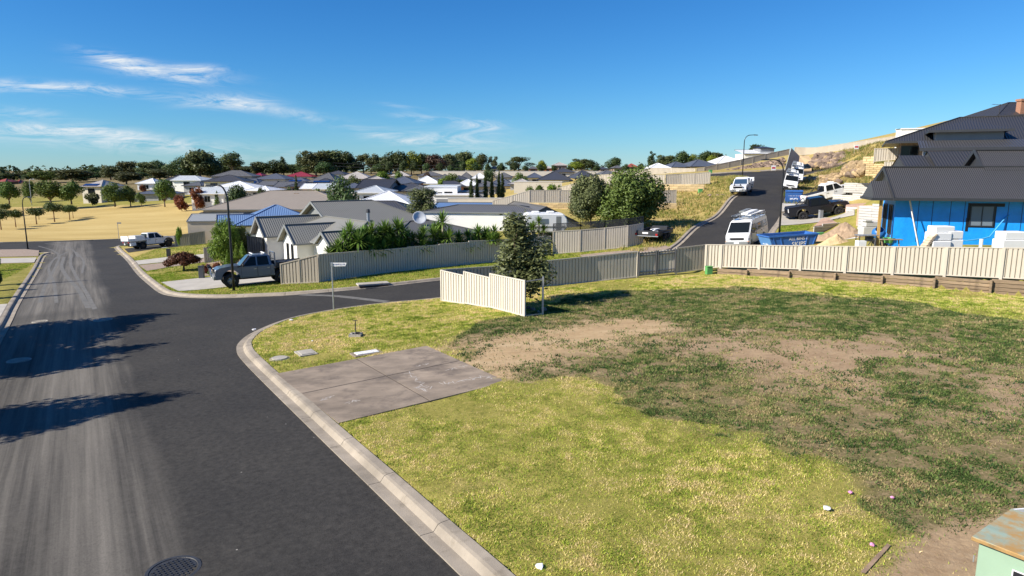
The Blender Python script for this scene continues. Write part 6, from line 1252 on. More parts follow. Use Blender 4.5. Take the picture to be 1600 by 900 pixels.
# tree by the white corner fence
q = G(800, 481); nt_ = tree('airy', 'leafy grey-green tree behind the white corner fence', 0.35, 33.6, 5.0, 3.7, 'leaf_grey', v=0); nt_.scale = (nt_.scale[0], nt_.scale[1], P(800, 332, 33.6)[2] - Tz(.35, 33.6))
for k, (x, y, s) in enumerate([(1.0, 31.9, .3), (1.5, 31.6, .38), (1.25, 31.3, .22), (.8, 32.4, .3)]): o = rock('rock', None, (x, y, Tz(x, y) + s * .2), s); o.name = 'garden_rock'; tag(o, '%s small brown rock under the corner tree behind the gate frame' % ORD[k], 'rock', 'rocks under the corner tree')
# trees on the left verge, outside the frame, that throw the shadows over the road
for k, (px, py, h, w, kind) in enumerate([(258, 492, 7.5, 5.4, 'airy'), (200, 507, 7.2, 5.8, 'airy'), (222, 538, 7.4, 5.4, 'airy'), (170, 525, 7.0, 5.6, 'airy'), (140, 562, 7.0, 4.6, 'airy'), (300, 610, 8.2, 3.4, 'airy'), (190, 640, 7.0, 3.4, 'airy'), (128, 455.5, 5.0, 1.7, 'cone'), (150, 434.5, 5.5, 1.2, 'cone')]):
    tx, ty = W(px, py); ln = h / math.tan(SUN_EL) * 1.0; x, y = tx - ln * math.sin(SH), ty - ln * math.cos(SH); tree(kind, 'verge tree, %s along the left kerb' % ORD[k], x, y, h, w, 'leaf_dark', group='trees on the left verge', v=k % 3)
for k, (px, py, h) in enumerate([(-8, 424, 1.6), (-9, 455, 1.7)]): q = G(px, py); tree('shrub', 'dark shrub at the left picture edge, %s' % ('farther one' if k == 0 else 'nearer one'), q[0], q[1], h, 1.1, 'leaf_dark', cat='shrub', name='shrub')
# yuccas
def rosette(mb, c, n, L_, seed, up=.2):
    r = random.Random(seed)
    for k in range(n):
        a = 2.4 * k + r.uniform(-.2, .2); el = R(85 - 120 * (k / n) ** .9) + r.uniform(-.1, .1); l = L_ * r.uniform(.8, 1.1); w = l * .045
        d = Vector((math.cos(a) * math.cos(el), math.sin(a) * math.cos(el), math.sin(el))); s_ = Vector((-math.sin(a), math.cos(a), 0)); dr = Vector((0, 0, -.12 * l * math.cos(el))); p0 = Vector(c); p1 = p0 + d * l * .55 + s_ * 0; p2 = p0 + d * l + dr
        mb.add([p0 - s_ * w * .6, p0 + s_ * w * .6, p1 + s_ * w, p1 - s_ * w, p2], [(0, 1, 2, 3), (3, 2, 4)])
yv = []
for i in range(5):
    lv, tk = MB(), MB(); r = random.Random(40 + i); top = 2.35; heads = [(0, 0, top)] + [(r.uniform(-.55, .55), r.uniform(-.5, .5), top - r.uniform(.35, 1.1)) for _ in range((2, 3, 3, 2, 4)[i])]
    for j, hd_ in enumerate(heads): rosette(lv, hd_, 84, .78, 100 + i * 10 + j); tk.tube([(hd_[0] * .3, hd_[1] * .3, -.4), (hd_[0] * .8, hd_[1] * .8, hd_[2] * .5), hd_], [.1, .08, .07], 6)
    yv.append((lv, tk, {}))
def yucca(px, ptop, Y, label, z0=None, s=1.0, i=None, grp='yuccas behind the grey fence'):
    i = random.randrange(5) if i is None else i; lv, tk, ca_ = yv[i]; tp = P(px, ptop, Y); zb = Tz(tp[0], Y) if z0 is None else z0; t = thing('yucca', label, 'yucca', (tp[0], Y, zb), random.uniform(0, 6.3), grp); H_ = tp[2] - zb; k = H_ / 3.05; t.scale = (s * .9, s * .9, k)
    if 'l' not in ca_: ca_['l'] = lv.build('leaves', 'leaf_yucca', t, recalc=False).data; ca_['t'] = tk.build('stem', 'bark_pale', t, smooth=True).data
    else: link('leaves', ca_['l'], t); link('stem', ca_['t'], t)
ys_ = [(528, 372, 1.0), (538, 356, 1.0), (573, 350, 1.1), (594, 350, 1.1), (628, 347, 1.1), (644, 360, 1.0), (546, 343, 1.15), (556, 356, 1.1), (566, 352, 1.1), (580, 345, 1.2), (587, 365, 1.0), (601, 342, 1.2), (613, 360, 1.0), (621, 338, 1.25), (636, 356, 1.15), (661, 350, 1.1), (677, 352, 1.0), (691, 327, 1.15), (716, 359, 1.1), (731, 357, 1.15), (747, 350, 1.2), (760, 353, 1.15), (772, 350, 1.1)]
AF = np.array([(n_[0][0], n_[0][1]) for n_ in an])
for k, (px, pt, s) in enumerate(sorted(ys_)):
    xs_ = 800 + F * AF[:, 0] / AF[:, 1]; Y = float(np.interp(px, 800 + (AF[:, 0] / AF[:, 1]) * F, AF[:, 1])) + 1.3; yucca(px, pt, Y, 'spiky yucca, %s from the left behind the long grey fence' % ORD[k], s=s * 1.45)
yucca(842, 336, 62, 'dark yucca in front of the white caravan', s=1.3); yucca(989, 356, 60.5, 'small dark yucca against the end of the lattice fence', s=.9, grp='yuccas by the lattice fence')
# weeds on the grassy bank and the building side
def tufts(name, label_mat, boxes, n, h, seed):
    r = np.random.default_rng(seed); pts = []
    for (pl, n_) in boxes:
        pl = [tuple(q[:2]) for q in pl]; xs0, ys0 = np.array(pl).T; x = r.uniform(xs0.min(), xs0.max(), n_ * 3); y = r.uniform(ys0.min(), ys0.max(), n_ * 3); k = inside(pl, x, y); x, y = x[k][:n_], y[k][:n_]; c = fbm(x, y, 4.0, 9) > .40; pts.append(np.stack([x[c], y[c]], -1))
    p = np.concatenate(pts); return blades(name, p, T(p[:, 0], p[:, 1]), h, label_mat, seed)
def blades(name, p, z, h, m, seed, wide=.16, lean=.45, col=None):
    r = np.random.default_rng(seed); n = len(p); hh = h * r.uniform(.5, 1.3, n) if np.isscalar(h) else h * r.uniform(.6, 1.25, n); a = r.uniform(0, 6.283, n); w = hh * wide * r.uniform(.6, 1.4, n); ld = r.uniform(0, 6.283, n); ll = hh * lean * r.uniform(.2, 1.6, n)
    b = np.stack([p[:, 0], p[:, 1], z - .01], -1); s = np.stack([np.cos(a) * w, np.sin(a) * w, np.zeros(n)], -1); t = b + np.stack([np.cos(ld) * ll, np.sin(ld) * ll, hh], -1)
    v = np.stack([b - s, b + s, t], 1).reshape(-1, 3); me = bpy.data.meshes.new(name); me.vertices.add(3 * n); me.vertices.foreach_set('co', v.astype(np.float32).ravel()); me.loops.add(3 * n); me.loops.foreach_set('vertex_index', np.arange(3 * n, dtype=np.int32)); me.polygons.add(n); me.polygons.foreach_set('loop_start', np.arange(0, 3 * n, 3, dtype=np.int32)); me.update(calc_edges=True)
    if col is not None: ca_ = me.color_attributes.new('tint', 'FLOAT_COLOR', 'POINT'); ca_.data.foreach_set('color', np.repeat(np.concatenate([col, np.ones((n, 1))], 1), 3, axis=0).astype(np.float32).ravel())
    me.materials.append(MATS[m]); return struct(link(name, me), 'stuff')
def tint_mat(name):
    m, nt, N, L, b = nodes(name); N.remove(b); a = N.new('ShaderNodeAttribute'); a.attribute_name = 'tint'; d = N.new('ShaderNodeBsdfDiffuse'); t = N.new('ShaderNodeBsdfTranslucent'); L.new(a.outputs[0], d.inputs[0]); L.new(a.outputs[0], t.inputs[0]); ms = N.new('ShaderNodeMixShader'); ms.inputs[0].default_value = .3; L.new(d.outputs[0], ms.inputs[1]); L.new(t.outputs[0], ms.inputs[2]); L.new(ms.outputs[0], N['Material Output'].inputs[0])
tint_mat('grass_blade')
def palette(cols, x, y, seed, s=1.4, spread=.22):
    """mix between listed colours by patchy noise plus a per-blade shake"""
    r = np.random.default_rng(seed); f = np.clip((fbm(x, y, s, 30) - .5) * 1.2 + (fbm(x, y, .34, 33) - .5) * 1.9 + .5 + r.normal(0, spread, len(x)), 0, .999) * (len(cols) - 1); i = f.astype(int); t = (f - i)[:, None]; c = np.array(cols); i2 = np.minimum(i + 1, len(cols) - 1); return c[i] * (1 - t) + c[i2] * t

# the far wood behind the belt, too distant to tell its trees apart
fw_r = np.random.default_rng(77); pts_, nr_ = [], []
for px in np.arange(-260, 1140, 5.5):
    Y = 430 + fw_r.uniform(-20, 60); top = P(px, 263 + fw_r.uniform(-5, 6), Y)[2]; zb = min(0.0, top - 9); c = np.array([(px - 800) / F * Y / cP, Y, 0]); n = 46; u = fw_r.normal(0, 1, (n, 3)); u /= np.linalg.norm(u, axis=1, keepdims=True); pts_.append(c + np.stack([u[:, 0] * 4.2, u[:, 1] * 3.5, zb + (top - zb) * (.5 + .5 * u[:, 2])], -1)); nr_.append(u + np.array([0, 0, .4]))
struct(link('far_wood', leaf_mesh('far_wood', np.concatenate(pts_), np.concatenate(nr_), 1.5, 'leaf_dark', 5)), 'stuff')
# ------------------------------------------------------------------ far houses
FH = [  # label, px left, px right, ridge row, eave row, Y, depth, kind, roof, wall
 ('grey hip-roofed house with blue solar panels beyond the dry park', 124, 165, 281, 291.5, 185, 10, 'hip', 'roof_tan', 'cream_render'), ('low white-roofed house behind the round street trees', 209, 243, 278.5, 286.5, 225, 10, 'hip', 'roof_white', 'white_render'), ('house with dark garages and white piers at the park end', 205, 268, 295, 303, 182, 9, 'hip', 'roof_slate', 'mid_grey_wall'), ('small red-roofed house at the far left edge', -10, 9, 279, 284, 320, 9, 'hip', 'roof_red', 'brick_wall'), ('red-brown roofed house behind the far left trees', 14, 28, 281, 286, 330, 9, 'hip', 'roof_red', 'cream_render'), ('charcoal-roofed house above the end of the dry park', 255, 285, 273, 281.5, 232, 10, 'hip', 'roof_charcoal', 'mid_grey_wall'),
 ('white two-bay house with pale roof on the left rise', 266, 320, 274.5, 281.5, 205, 10, 'half', 'roof_light', 'white_render'), ('charcoal-roofed house with cream bays on the left rise', 312, 382, 273, 283.5, 188, 10, 'hip', 'roof_charcoal', 'cream_render'), ('wide grey-roofed house under the big skyline gum', 326, 394, 266, 275.5, 270, 12, 'hip', 'roof_mid', 'mid_grey_wall'), ('long white-roofed house left of the lamp post head', 312, 404, 283, 296, 160, 12, 'hip', 'roof_white', 'white_render'), ('white house with a dark gabled porch by the dry park', 295, 352, 292.5, 302.5, 150, 8, 'gable', 'roof_light', 'white_render'), ('pale flat-fronted house with a cream garage', 380, 425, 290.5, 297.5, 146, 9, 'hip', 'roof_white', 'mid_grey_wall'),
 ('dark blue solar-covered roof among the left middle houses', 374, 409, 279, 287, 200, 9, 'half', 'roof_slate', 'grey_wall'), ('slate-blue hip roof left of the maroon roof', 394, 452, 270.8, 280, 238, 11, 'hip', 'roof_slate', 'cream_render'), ('house with a bright maroon roof', 441, 488, 268, 275.8, 290, 11, 'hip', 'roof_maroon', 'cream_render'), ('small maroon roof peeping behind the slate roof', 393, 408, 270, 274.5, 300, 9, 'hip', 'roof_maroon', 'white_render'), ('grey house with a cream-columned pergola', 400, 444, 283, 289.5, 185, 9, 'half', 'roof_mid', 'cream_render'), ('slate roof with solar panels below the maroon roof', 443, 482, 277, 284.5, 225, 10, 'hip', 'roof_slate', 'mid_grey_wall'),
 ('grey multi-hip roof right of the maroon roof', 478, 530, 270, 284.5, 200, 14, 'hip', 'roof_mid', 'cream_render'), ('charcoal roof behind the grey multi-hip roof', 506, 542, 266.5, 272.5, 280, 10, 'hip', 'roof_charcoal', 'white_render'), ('white-roofed house with brown walls beside the slim cypress', 464, 506, 287, 294.5, 138, 9, 'half', 'roof_white', 'brown_wall'), ('pale blue-grey roof beside the broad dark tree', 492, 522, 286.5, 295, 132, 9, 'gable', 'roof_light', 'white_render'), ('small mid-grey gable left of the slim cypress', 425, 459, 284, 292, 165, 9, 'gable', 'roof_mid', 'cream_render'), ('taupe wide roof behind the broad dark tree', 524, 580, 268, 279.5, 236, 12, 'hip', 'roof_tan', 'cream_render'),
 ('charcoal hip roof above the black gabled house', 568, 606, 271.5, 280, 218, 10, 'hip', 'roof_charcoal', 'white_render'), ('slate-blue roof over an orange wall', 595, 655, 275.5, 287, 150, 11, 'hip', 'roof_slate', 'orange_wall'), ('black gabled house with a shaded verandah', 556, 617, 280, 293.5, 122, 9, 'gable', 'roof_dark', 'grey_wall'), ('white hip roof in the centre of the far houses', 638, 688, 274.8, 286.5, 170, 11, 'hip', 'roof_white', 'white_render'), ('mid-grey roof beside the wide green tree', 680, 706, 272, 280, 205, 10, 'hip', 'roof_mid', 'cream_render'), ('large bright white hip roof behind the grey roofed white house', 546, 642, 298.5, 319.5, 86, 12, 'hip', 'roof_white', 'white_render'), ('pale grey roof behind the large white hip roof', 556, 600, 290, 300.5, 102, 9, 'hip', 'roof_light', 'white_render'), ('charcoal gable with white barge boards behind the flue', 582, 633, 314, 330.5, 75, 7, 'half', 'roof_charcoal', 'white_render'),
 ('dark hip roof left of the flat white house', 588, 684, 285.5, 298.5, 124, 11, 'hip', 'roof_charcoal', 'cream_render'), ('dark slate roof with brick wall above the flat white house', 692, 722, 282.5, 291, 148, 9, 'half', 'roof_charcoal', 'brick_wall'), ('white roof left of the cypress row', 712, 746, 280, 290, 150, 10, 'hip', 'roof_white', 'mid_grey_wall'), ('small white roof above the cypress row', 738, 758, 270.5, 278.5, 218, 9, 'hip', 'roof_white', 'white_render'), ('grey roof above the wide green tree', 716, 738, 269, 280, 230, 11, 'hip', 'roof_mid', 'cream_render'), ('slate roof behind the right cypresses', 760, 806, 277, 290.5, 150, 11, 'hip', 'roof_slate', 'cream_render'), ('pale roof right of the cypresses', 796, 828, 274.5, 284, 168, 10, 'hip', 'roof_light', 'white_render'), ('large charcoal hip roof left of the bushy tree', 838, 902, 267.5, 281, 136, 13, 'hip', 'roof_charcoal', 'white_render'), ('second charcoal hip roof behind the bushy tree', 892, 938, 266, 278.5, 142, 12, 'hip', 'roof_charcoal', 'cream_render'), ('grey roof above the upper raked fence', 936, 968, 265.8, 272.5, 190, 10, 'hip', 'roof_mid', 'cream_render'), ('small slate roof among the trees right of the cypresses', 823, 849, 270, 277.5, 195, 10, 'hip', 'roof_slate', 'cream_render'),
 ('two-level brick house on the far rise', 862, 888, 253.5, 258.5, 330, 10, 'hip', 'roof_tan', 'brown_wall'), ('brick house beside the clipped street trees', 826, 841, 259.5, 263.5, 330, 9, 'hip', 'roof_mid', 'brick_wall'), ('orange-brick house behind the clipped street trees', 851, 863, 259.5, 263, 330, 9, 'hip', 'roof_tan', 'orange_wall'), ('brown house right of the yellow-green skyline tree', 936, 951, 260.5, 264.5, 320, 9, 'hip', 'roof_charcoal', 'brown_wall'), ('red-roofed house on the far right rise', 980, 998, 255.5, 261, 310, 9, 'hip', 'roof_red', 'brown_wall'), ('dark brown house left of the red-roofed house', 959, 973, 258.5, 262.5, 315, 9, 'hip', 'roof_mid', 'brown_wall'), ('white house on the far central rise', 704, 718, 255.5, 259.5, 330, 9, 'hip', 'roof_light', 'white_render'), ('grey house on the far rise above the cypresses', 766, 778, 259.5, 263.5, 330, 9, 'hip', 'roof_mid', 'cream_render'), ('white gable far behind the central trees', 594, 606, 262, 266, 330, 9, 'gable', 'roof_white', 'white_render'),
 ('white hip roof above the upper cream fence', 1014, 1057, 255, 263.5, 142, 10, 'hip', 'roof_white', 'white_render'), ('slate-grey hip roof behind the skyline fence', 1072, 1130, 249.3, 260, 150, 11, 'hip', 'roof_slate', 'cream_render'), ('smaller slate roof left of the slate-grey hip roof', 1050, 1079, 252.8, 261, 152, 10, 'hip', 'roof_slate', 'white_render'), ('white roof behind the skyline fence', 1118, 1168, 243.5, 255, 152, 10, 'hip', 'roof_white', 'white_render')]
FH += [('low grey roof between the long white roof and the lamp post', 338, 374, 286.5, 293, 172, 9, 'hip', 'roof_mid', 'mid_grey_wall'), ('grey roof just left of the maroon roof', 418, 446, 275.5, 282.5, 250, 10, 'hip', 'roof_mid', 'cream_render'), ('grey hip roof behind the broad dark tree', 520, 560, 280.5, 288.5, 152, 10, 'hip', 'roof_mid', 'mid_grey_wall'), ('dark grey roof right of the slate solar roof', 484, 520, 278.5, 286, 178, 9, 'hip', 'roof_charcoal', 'mid_grey_wall'), ('pale grey roof under the dark round skyline tree', 606, 640, 267.5, 275, 245, 10, 'hip', 'roof_tan', 'cream_render'), ('grey roof under the brown-leaved skyline tree', 650, 690, 267.5, 274.5, 240, 10, 'hip', 'roof_mid', 'cream_render'), ('charcoal roof behind the wide green tree', 698, 732, 274, 281.5, 186, 10, 'hip', 'roof_charcoal', 'mid_grey_wall'), ('low grey roof behind the left cypresses', 742, 776, 283, 291.5, 135, 10, 'hip', 'roof_mid', 'mid_grey_wall'), ('grey roof above the right cypresses', 772, 802, 269.5, 277, 222, 10, 'hip', 'roof_mid', 'cream_render'), ('grey-brown roof right of the right cypresses', 800, 832, 279.5, 287.5, 138, 9, 'hip', 'roof_tan', 'mid_grey_wall'), ('mid-grey hip roof beside the flat white house', 626, 672, 289, 298, 112, 9, 'hip', 'roof_mid', 'cream_render'), ('slate roof left of the black gabled house', 528, 562, 286, 293.5, 134, 9, 'hip', 'roof_slate', 'mid_grey_wall'), ('taupe roof above the slate roof with orange wall', 566, 602, 275.5, 282.5, 190, 10, 'hip', 'roof_tan', 'cream_render'), ('grey roof below the white two-bay house', 284, 316, 284, 290, 196, 9, 'hip', 'roof_mid', 'mid_grey_wall'), ('small charcoal roof below the clipped street trees', 862, 902, 262.5, 269, 235, 10, 'hip', 'roof_charcoal', 'cream_render'), ('dark hip roof behind the single slim cypress', 446, 486, 283.5, 291, 160, 10, 'hip', 'roof_charcoal', 'brown_wall')]
for k, (lab, a, b, pr, pe, Y, dp, kd, rf, wl) in enumerate(FH):
    far_house(lab, a, b, pr, pe, Y, dp, kd, rf, wl, yaw=R(((k * 37) % 13 - 6) * .8) if Y > 90 else 0, solar=('s', -2.0, 4, 1) if 'solar' in lab else None, below=4.0, gutter='trim_white' if rf in ('roof_white', 'roof_light') else 'trim_dark')
q = P(1188, 240, 150); wh = thing('house', 'white skillion-roofed modern house on the skyline', 'house', (q[0], 154, q[2] - 3.0), R(0)); wing(wh, 6.2, 6, 3.0, .0 + 1.0, 'skillion', 'roof_white', 'white_render', .2, gutter='trim_dark', wins=[('e', 0, 1.4, 1.4, 1.0), ('s', -1.5, 1.2, 1.2, 1.0)]); wing(wh, 3.0, 5, 4.2, .5, 'skillion', 'roof_dark', 'grey_wall', .2, cx=2.4, cy=1.0)
# the flat modern white house and its carport in front of the cypresses
q = P(690, 300, 114); mh = thing('modern_house', 'flat-roofed white modern house with a wide carport by the cypresses', 'house', (q[0], 117, q[2] - 3.2), R(-2))
wing(mh, 5.4, 6, 4.1, .12, 'skillion', 'roof_light', 'white_render', .05, gutter='trim_white', wins=[('s', -1.2, 2.6, .6, .5), ('s', -.2, 2.6, .6, .5), ('s', 1.2, 2.4, 1.2, .8)]); wing(mh, 6.6, 5, 2.9, .12, 'skillion', 'roof_white', 'white_render', .15, cx=2.6, cy=-4.5, gutter='trim_white', garage=('s', 0, 5.6, 2.2, 'grey_wall')); wing(mh, 4.5, 5, 3.2, .1, 'skillion', 'roof_mid', 'mid_grey_wall', .1, cx=5.0, cy=.5)
# pale walls along the far road and among the lots
for lab, a, b, pb, pt, Y in [('long low pale masonry wall along the far tree-lined road', 676, 1010, 271.2, 267.6, 285), ('cream boundary wall before the bushes right of the cypresses', 803, 878, 292.5, 284, 112), ('white boundary wall at the foot of the cypresses', 700, 800, 318, 310, 98)]:
    A = P(a, pb, Y); Bq = P(b, pb, Y); zt = P(a, pt, Y)[2]; w_ = MB(); w_.box((Bq[0] - A[0]) / 2, 0, (zt - A[2]) / 2 - .5, Bq[0] - A[0], .25, zt - A[2] + 1.0); wo = thing('boundary_wall', lab, 'wall', A); w_.build('wall', 'cream_render', wo); c_ = MB(); c_.box((Bq[0] - A[0]) / 2, 0, zt - A[2] + .04, Bq[0] - A[0] + .1, .36, .08); c_.build('coping', 'trim_white', wo)
# ------------------------------------------------------------------ drives, beds and paving laid on the ground
HARD = []
def drape(name, poly, m, dz=.02, n=3, kind='structure', world=False):
    w = [tuple(q[:2]) for q in poly] if world else gp(poly); HARD.append(w); bm = bmesh.new(); bm.faces.new([bm.verts.new((x, y, 0)) for x, y in w]); bmesh.ops.triangulate(bm, faces=bm.faces)
    for _ in range(n): bmesh.ops.subdivide_edges(bm, edges=[e for e in bm.edges if e.calc_length() > .7], cuts=1, use_grid_fill=True)
    bmesh.ops.triangulate(bm, faces=bm.faces)
    vs = list(bm.verts); zz = T(np.array([v.co.x for v in vs]), np.array([v.co.y for v in vs]))
    for v, z in zip(vs, zz): v.co.z = float(z) + dz
    bmesh.ops.recalc_face_normals(bm, faces=bm.faces)
    if sum(f.normal.z for f in bm.faces) < 0: bmesh.ops.reverse_faces(bm, faces=bm.faces)
    me = bpy.data.meshes.new(name); bm.to_mesh(me); bm.free(); me.materials.append(MATS[m]); return struct(link(name, me), kind)
drape('driveway', [(252, 441.5), (266, 449.5), (279, 455.5), (310, 453.5), (345, 450), (380, 446), (440, 438.5), (452, 434), (440, 427), (380, 430.5), (330, 433)], 'pale_concrete', .035, 4)
drape('driveway', [(211, 408), (216.5, 414), (270, 408.5), (322, 403), (322, 397), (262, 402)], 'pale_concrete', .035, 4)
drape('garden_bed', [(217.5, 415), (229, 424), (262, 418), (321, 409.5), (321, 403.8), (270, 409.3)], 'mulch', .03, 4)
drape('driveway', [(194, 389), (200.5, 395), (240, 389.5), (280, 385.5), (280, 380), (235, 383.5)], 'asphalt', .03, 4)
drape('driveway', [(-60, 405), (57, 402.8), (53.5, 410.5), (-60, 413)], 'pale_concrete', .04, 4); drape('garden_bed', [(-60, 391), (40, 389.5), (61, 391.5), (60, 400.5), (-60, 402.5)], 'mulch', .03, 4)
drape('driveway', [(-70, 481), (12, 475.5), (0, 497), (-70, 512)], 'pale_concrete', .04, 4)
drape('driveway', [(1222, 338), (1217, 353), (1258, 350), (1335, 337), (1335, 329), (1262, 333)], 'pale_concrete', .05, 4); drape('driveway', [(1253, 276.5), (1284, 275), (1280, 281), (1253, 281.5)], 'pale_concrete', .05, 3); drape('driveway', [(1222, 318), (1220, 331), (1250, 331), (1262, 318)], 'pale_concrete', .05, 3)
drape('gravel_bed', [(905, 399), (945, 394.5), (985, 391), (1003, 387.5), (1040, 384), (1050, 388), (1010, 394.5), (960, 401), (915, 404.5)], 'mulch', .03, 4)
drape('garden_bed', [(318, 432), (345, 428), (440, 419), (440, 404), (360, 404), (322, 412)], 'mulch', .025, 4)
drape('path_edging', [(1344, 895), (1352, 897), (1392, 853), (1386, 850)], 'edging', .012, 2)
# concrete slab crossover of four bays with open joints
sb = struct(bpy.data.objects.new('driveway_slab', None)); C.objects.link(sb); S = [np.array(q) for q in SLAB]; sb.location = (S[0][0], S[0][1], 0)
def bil(u, v): return (S[0] * (1 - u) + S[3] * u) * (1 - v) + (S[1] * (1 - u) + S[2] * u) * v          # u along the kerb, v away from it
for i, (u0, u1) in enumerate(((0, .47), (.47, 1))):
    for j, (v0, v1) in enumerate(((0, .5), (.5, 1))):
        g = .004; vs = []; n = 4
        for a in range(n + 1):
            for b in range(n + 1): q = bil(u0 + g + (u1 - u0 - 2 * g) * a / n, v0 + g + (v1 - v0 - 2 * g) * b / n); vs.append((q[0] - S[0][0], q[1] - S[0][1], Tz(*q) + .03))
        fs = [(a * (n + 1) + b, a * (n + 1) + b + 1, (a + 1) * (n + 1) + b + 1, (a + 1) * (n + 1) + b) for a in range(n) for b in range(n)]; mb = MB(); mb.add(vs, fs)
        rim = [b for b in range(n + 1)] + [(a + 1) * (n + 1) + n for a in range(n)] + [n * (n + 1) + n - 1 - b for b in range(n)] + [(n - 1 - a) * (n + 1) for a in range(n - 1)]
        low = [(vs[k][0], vs[k][1], vs[k][2] - .1) for k in rim]; o0 = len(vs); mb.add(low, []); mb.f += [(rim[k], rim[(k + 1) % len(rim)], o0 + (k + 1) % len(rim), o0 + k) for k in range(len(rim))]; mb.m += [0] * len(rim)
        mb.build('slab_bay', 'slab_concrete', sb)
mb = MB()
for a, b in (((.47, 0), (.47, 1)), ((0, .5), (1, .5))):
    p, q = bil(*a), bil(*b); mb.beam((p[0] - S[0][0], p[1] - S[0][1], Tz(*p) + .012), (q[0] - S[0][0], q[1] - S[0][1], Tz(*q) + .012), .035, .02)
mb.build('joint', 'joint_dark', sb)
mb = MB(); r = random.Random(5)
for line, n in (([(690, 601), (705, 600), (725, 596), (742, 593), (758, 590), (775, 592)], 26), ([(640, 583), (652, 596), (666, 610), (678, 606)], 16), ([(650, 606), (668, 614)], 8), ([(504, 626), (523, 620)], 5), ([(543, 632), (561, 626)], 6), ([(652, 574), (668, 569)], 6), ([(700, 580), (732, 571)], 7)):
    pts = gp(line); al = arclen(pts)[-1]
    for k in range(n):
        c = cut(pts, 0, max(.05, al * k / n))[-1]; a = r.uniform(0, 3.1); l = r.uniform(.04, .16); c = c + np.array([r.uniform(-.07, .07), r.uniform(-.07, .07)]); d = np.array([math.cos(a), math.sin(a)]) * l; nr = np.array([-d[1], d[0]]) / l * .013
        mb.add([(*(c - d - nr - S[0]), Tz(*c) + .034), (*(c + d - nr - S[0]), Tz(*c) + .034), (*(c + d + nr - S[0]), Tz(*c) + .034), (*(c - d + nr - S[0]), Tz(*c) + .034)], [(0, 1, 2, 3)])
struct(mb.build('chalk_marks', 'chalk', sb), 'stuff')
# service lids in the lawn and covers in the road
def lid(name, label, px, py, parts, cat='pit lid', dz=.0, rz=0.0, group=None):
    q = G(px, py); t = thing(name, label, cat, (q[0], q[1], q[2] + dz), rz, group)
    for nm, m, fn in parts: mb = MB(); fn(mb); mb.build(nm, m, t)
    return t
slab_rz = math.atan2(S[3][1] - S[0][1], S[3][0] - S[0][0])
lid('service_pit', 'round concrete pit lid in the corner lawn by the kerb', 437, 560.5, [('collar', 'kerb_concrete', lambda b: lathe(b, [(.001, .02), (.36, .02), (.37, -.05)], 24, 'z')), ('disc', 'concrete', lambda b: lathe(b, [(.001, .05), (.28, .05), (.29, .0)], 24, 'z'))])
lid('service_pit', 'square weathered concrete pit lid in the corner lawn', 478, 552, [('collar', 'pit_grey', lambda b: b.box(0, 0, 0, .82, .66, .08)), ('cover', 'concrete', lambda b: b.box(0, 0, .03, .62, .48, .06))], rz=slab_rz)
lid('service_pit', 'rectangular white pit lid at the edge of the slab', 573, 552.5, [('collar', 'slab_concrete', lambda b: b.box(0, 0, 0, 1.1, .62, .08)), ('cover', 'white_paint', lambda b: b.box(0, 0, .035, .85, .36, .06)), ('cover_rib', 'pit_grey', lambda b: [b.box(x, 0, .068, .012, .34, .006) for x in (-.22, 0, .22)])], rz=slab_rz + R(90))
tp = lid('garden_tap', 'upright metal water tap standing in a pit in the corner lawn', 556, 524, [('pit_box', 'concrete', lambda b: (b.box(-.2, .0, .03, .1, .45, .1), b.box(.2, 0, .03, .1, .45, .1), b.box(0, .2, .03, .5, .08, .1), b.box(0, -.2, .03, .5, .08, .1))), ('riser', 'iron', lambda b: b.cyl((0, 0, -.05), (0, 0, .66), .02, 8)), ('handle', 'iron', lambda b: (b.cyl((-.09, 0, .64), (.09, 0, .64), .014, 6), b.cyl((0, 0, .5), (0, -.12, .46), .016, 6))), ('meter', 'rubber', lambda b: b.box(.1, -.02, .08, .16, .12, .12))], 'tap')
def manhole(label, px, py, r=.40, m='pit_grey'):
    def studs(b):
        for i in range(-7, 8):
            for j in range(-7, 8):
                x, y = i * r * .115, j * r * .115
                if x * x + y * y < (r * .80) ** 2 and (i + j) % 2 == 0: b.box(x, y, .012, r * .085, r * .085, .014)
    t = lid('manhole_cover', label, px, py, [('frame', m, lambda b: lathe(b, [(r * .86, .004), (r * .88, .014), (r, .014), (r * 1.03, -.01)], 30, 'z')), ('plate', m, lambda b: lathe(b, [(.001, .004), (r * .85, .004), (r * .86, -.02)], 30, 'z')), ('tread', m, studs)], 'manhole', dz=-.118); return t
manhole('cast iron manhole cover on the road at the bottom edge', 270, 881, .43, 'iron'); manhole('manhole cover in the tree shadow towards the road centre', 160.4, 496.3, .45); manhole('manhole cover in the tree shadow near the left kerb', 29, 558.8, .42); manhole('small manhole cover in the tree shadow farthest from the camera', 62, 499, .36)
# kerb inlet across the side street
q = G(583, 447); a2 = G(557, 449.8); b2 = G(609, 444.5); hd = math.atan2(b2[1] - a2[1], b2[0] - a2[0]); ki = thing('kerb_inlet', 'concrete storm drain inlet with a dark slot in the far kerb', 'drain', (q[0], q[1] + .25, q[2]), hd); Lk = math.hypot(b2[0] - a2[0], b2[1] - a2[1]) * .95
box_part('lintel', 'concrete', ki, 0, .28, .075, Lk, .75, .11); box_part('slot', 'joint_dark', ki, 0, -.06, -.03, Lk * .93, .1, .10, bevel=0); box_part('grate', 'iron', ki, 0, -.28, -.105, Lk * .6, .34, .03)
q2 = G(249, 451); 
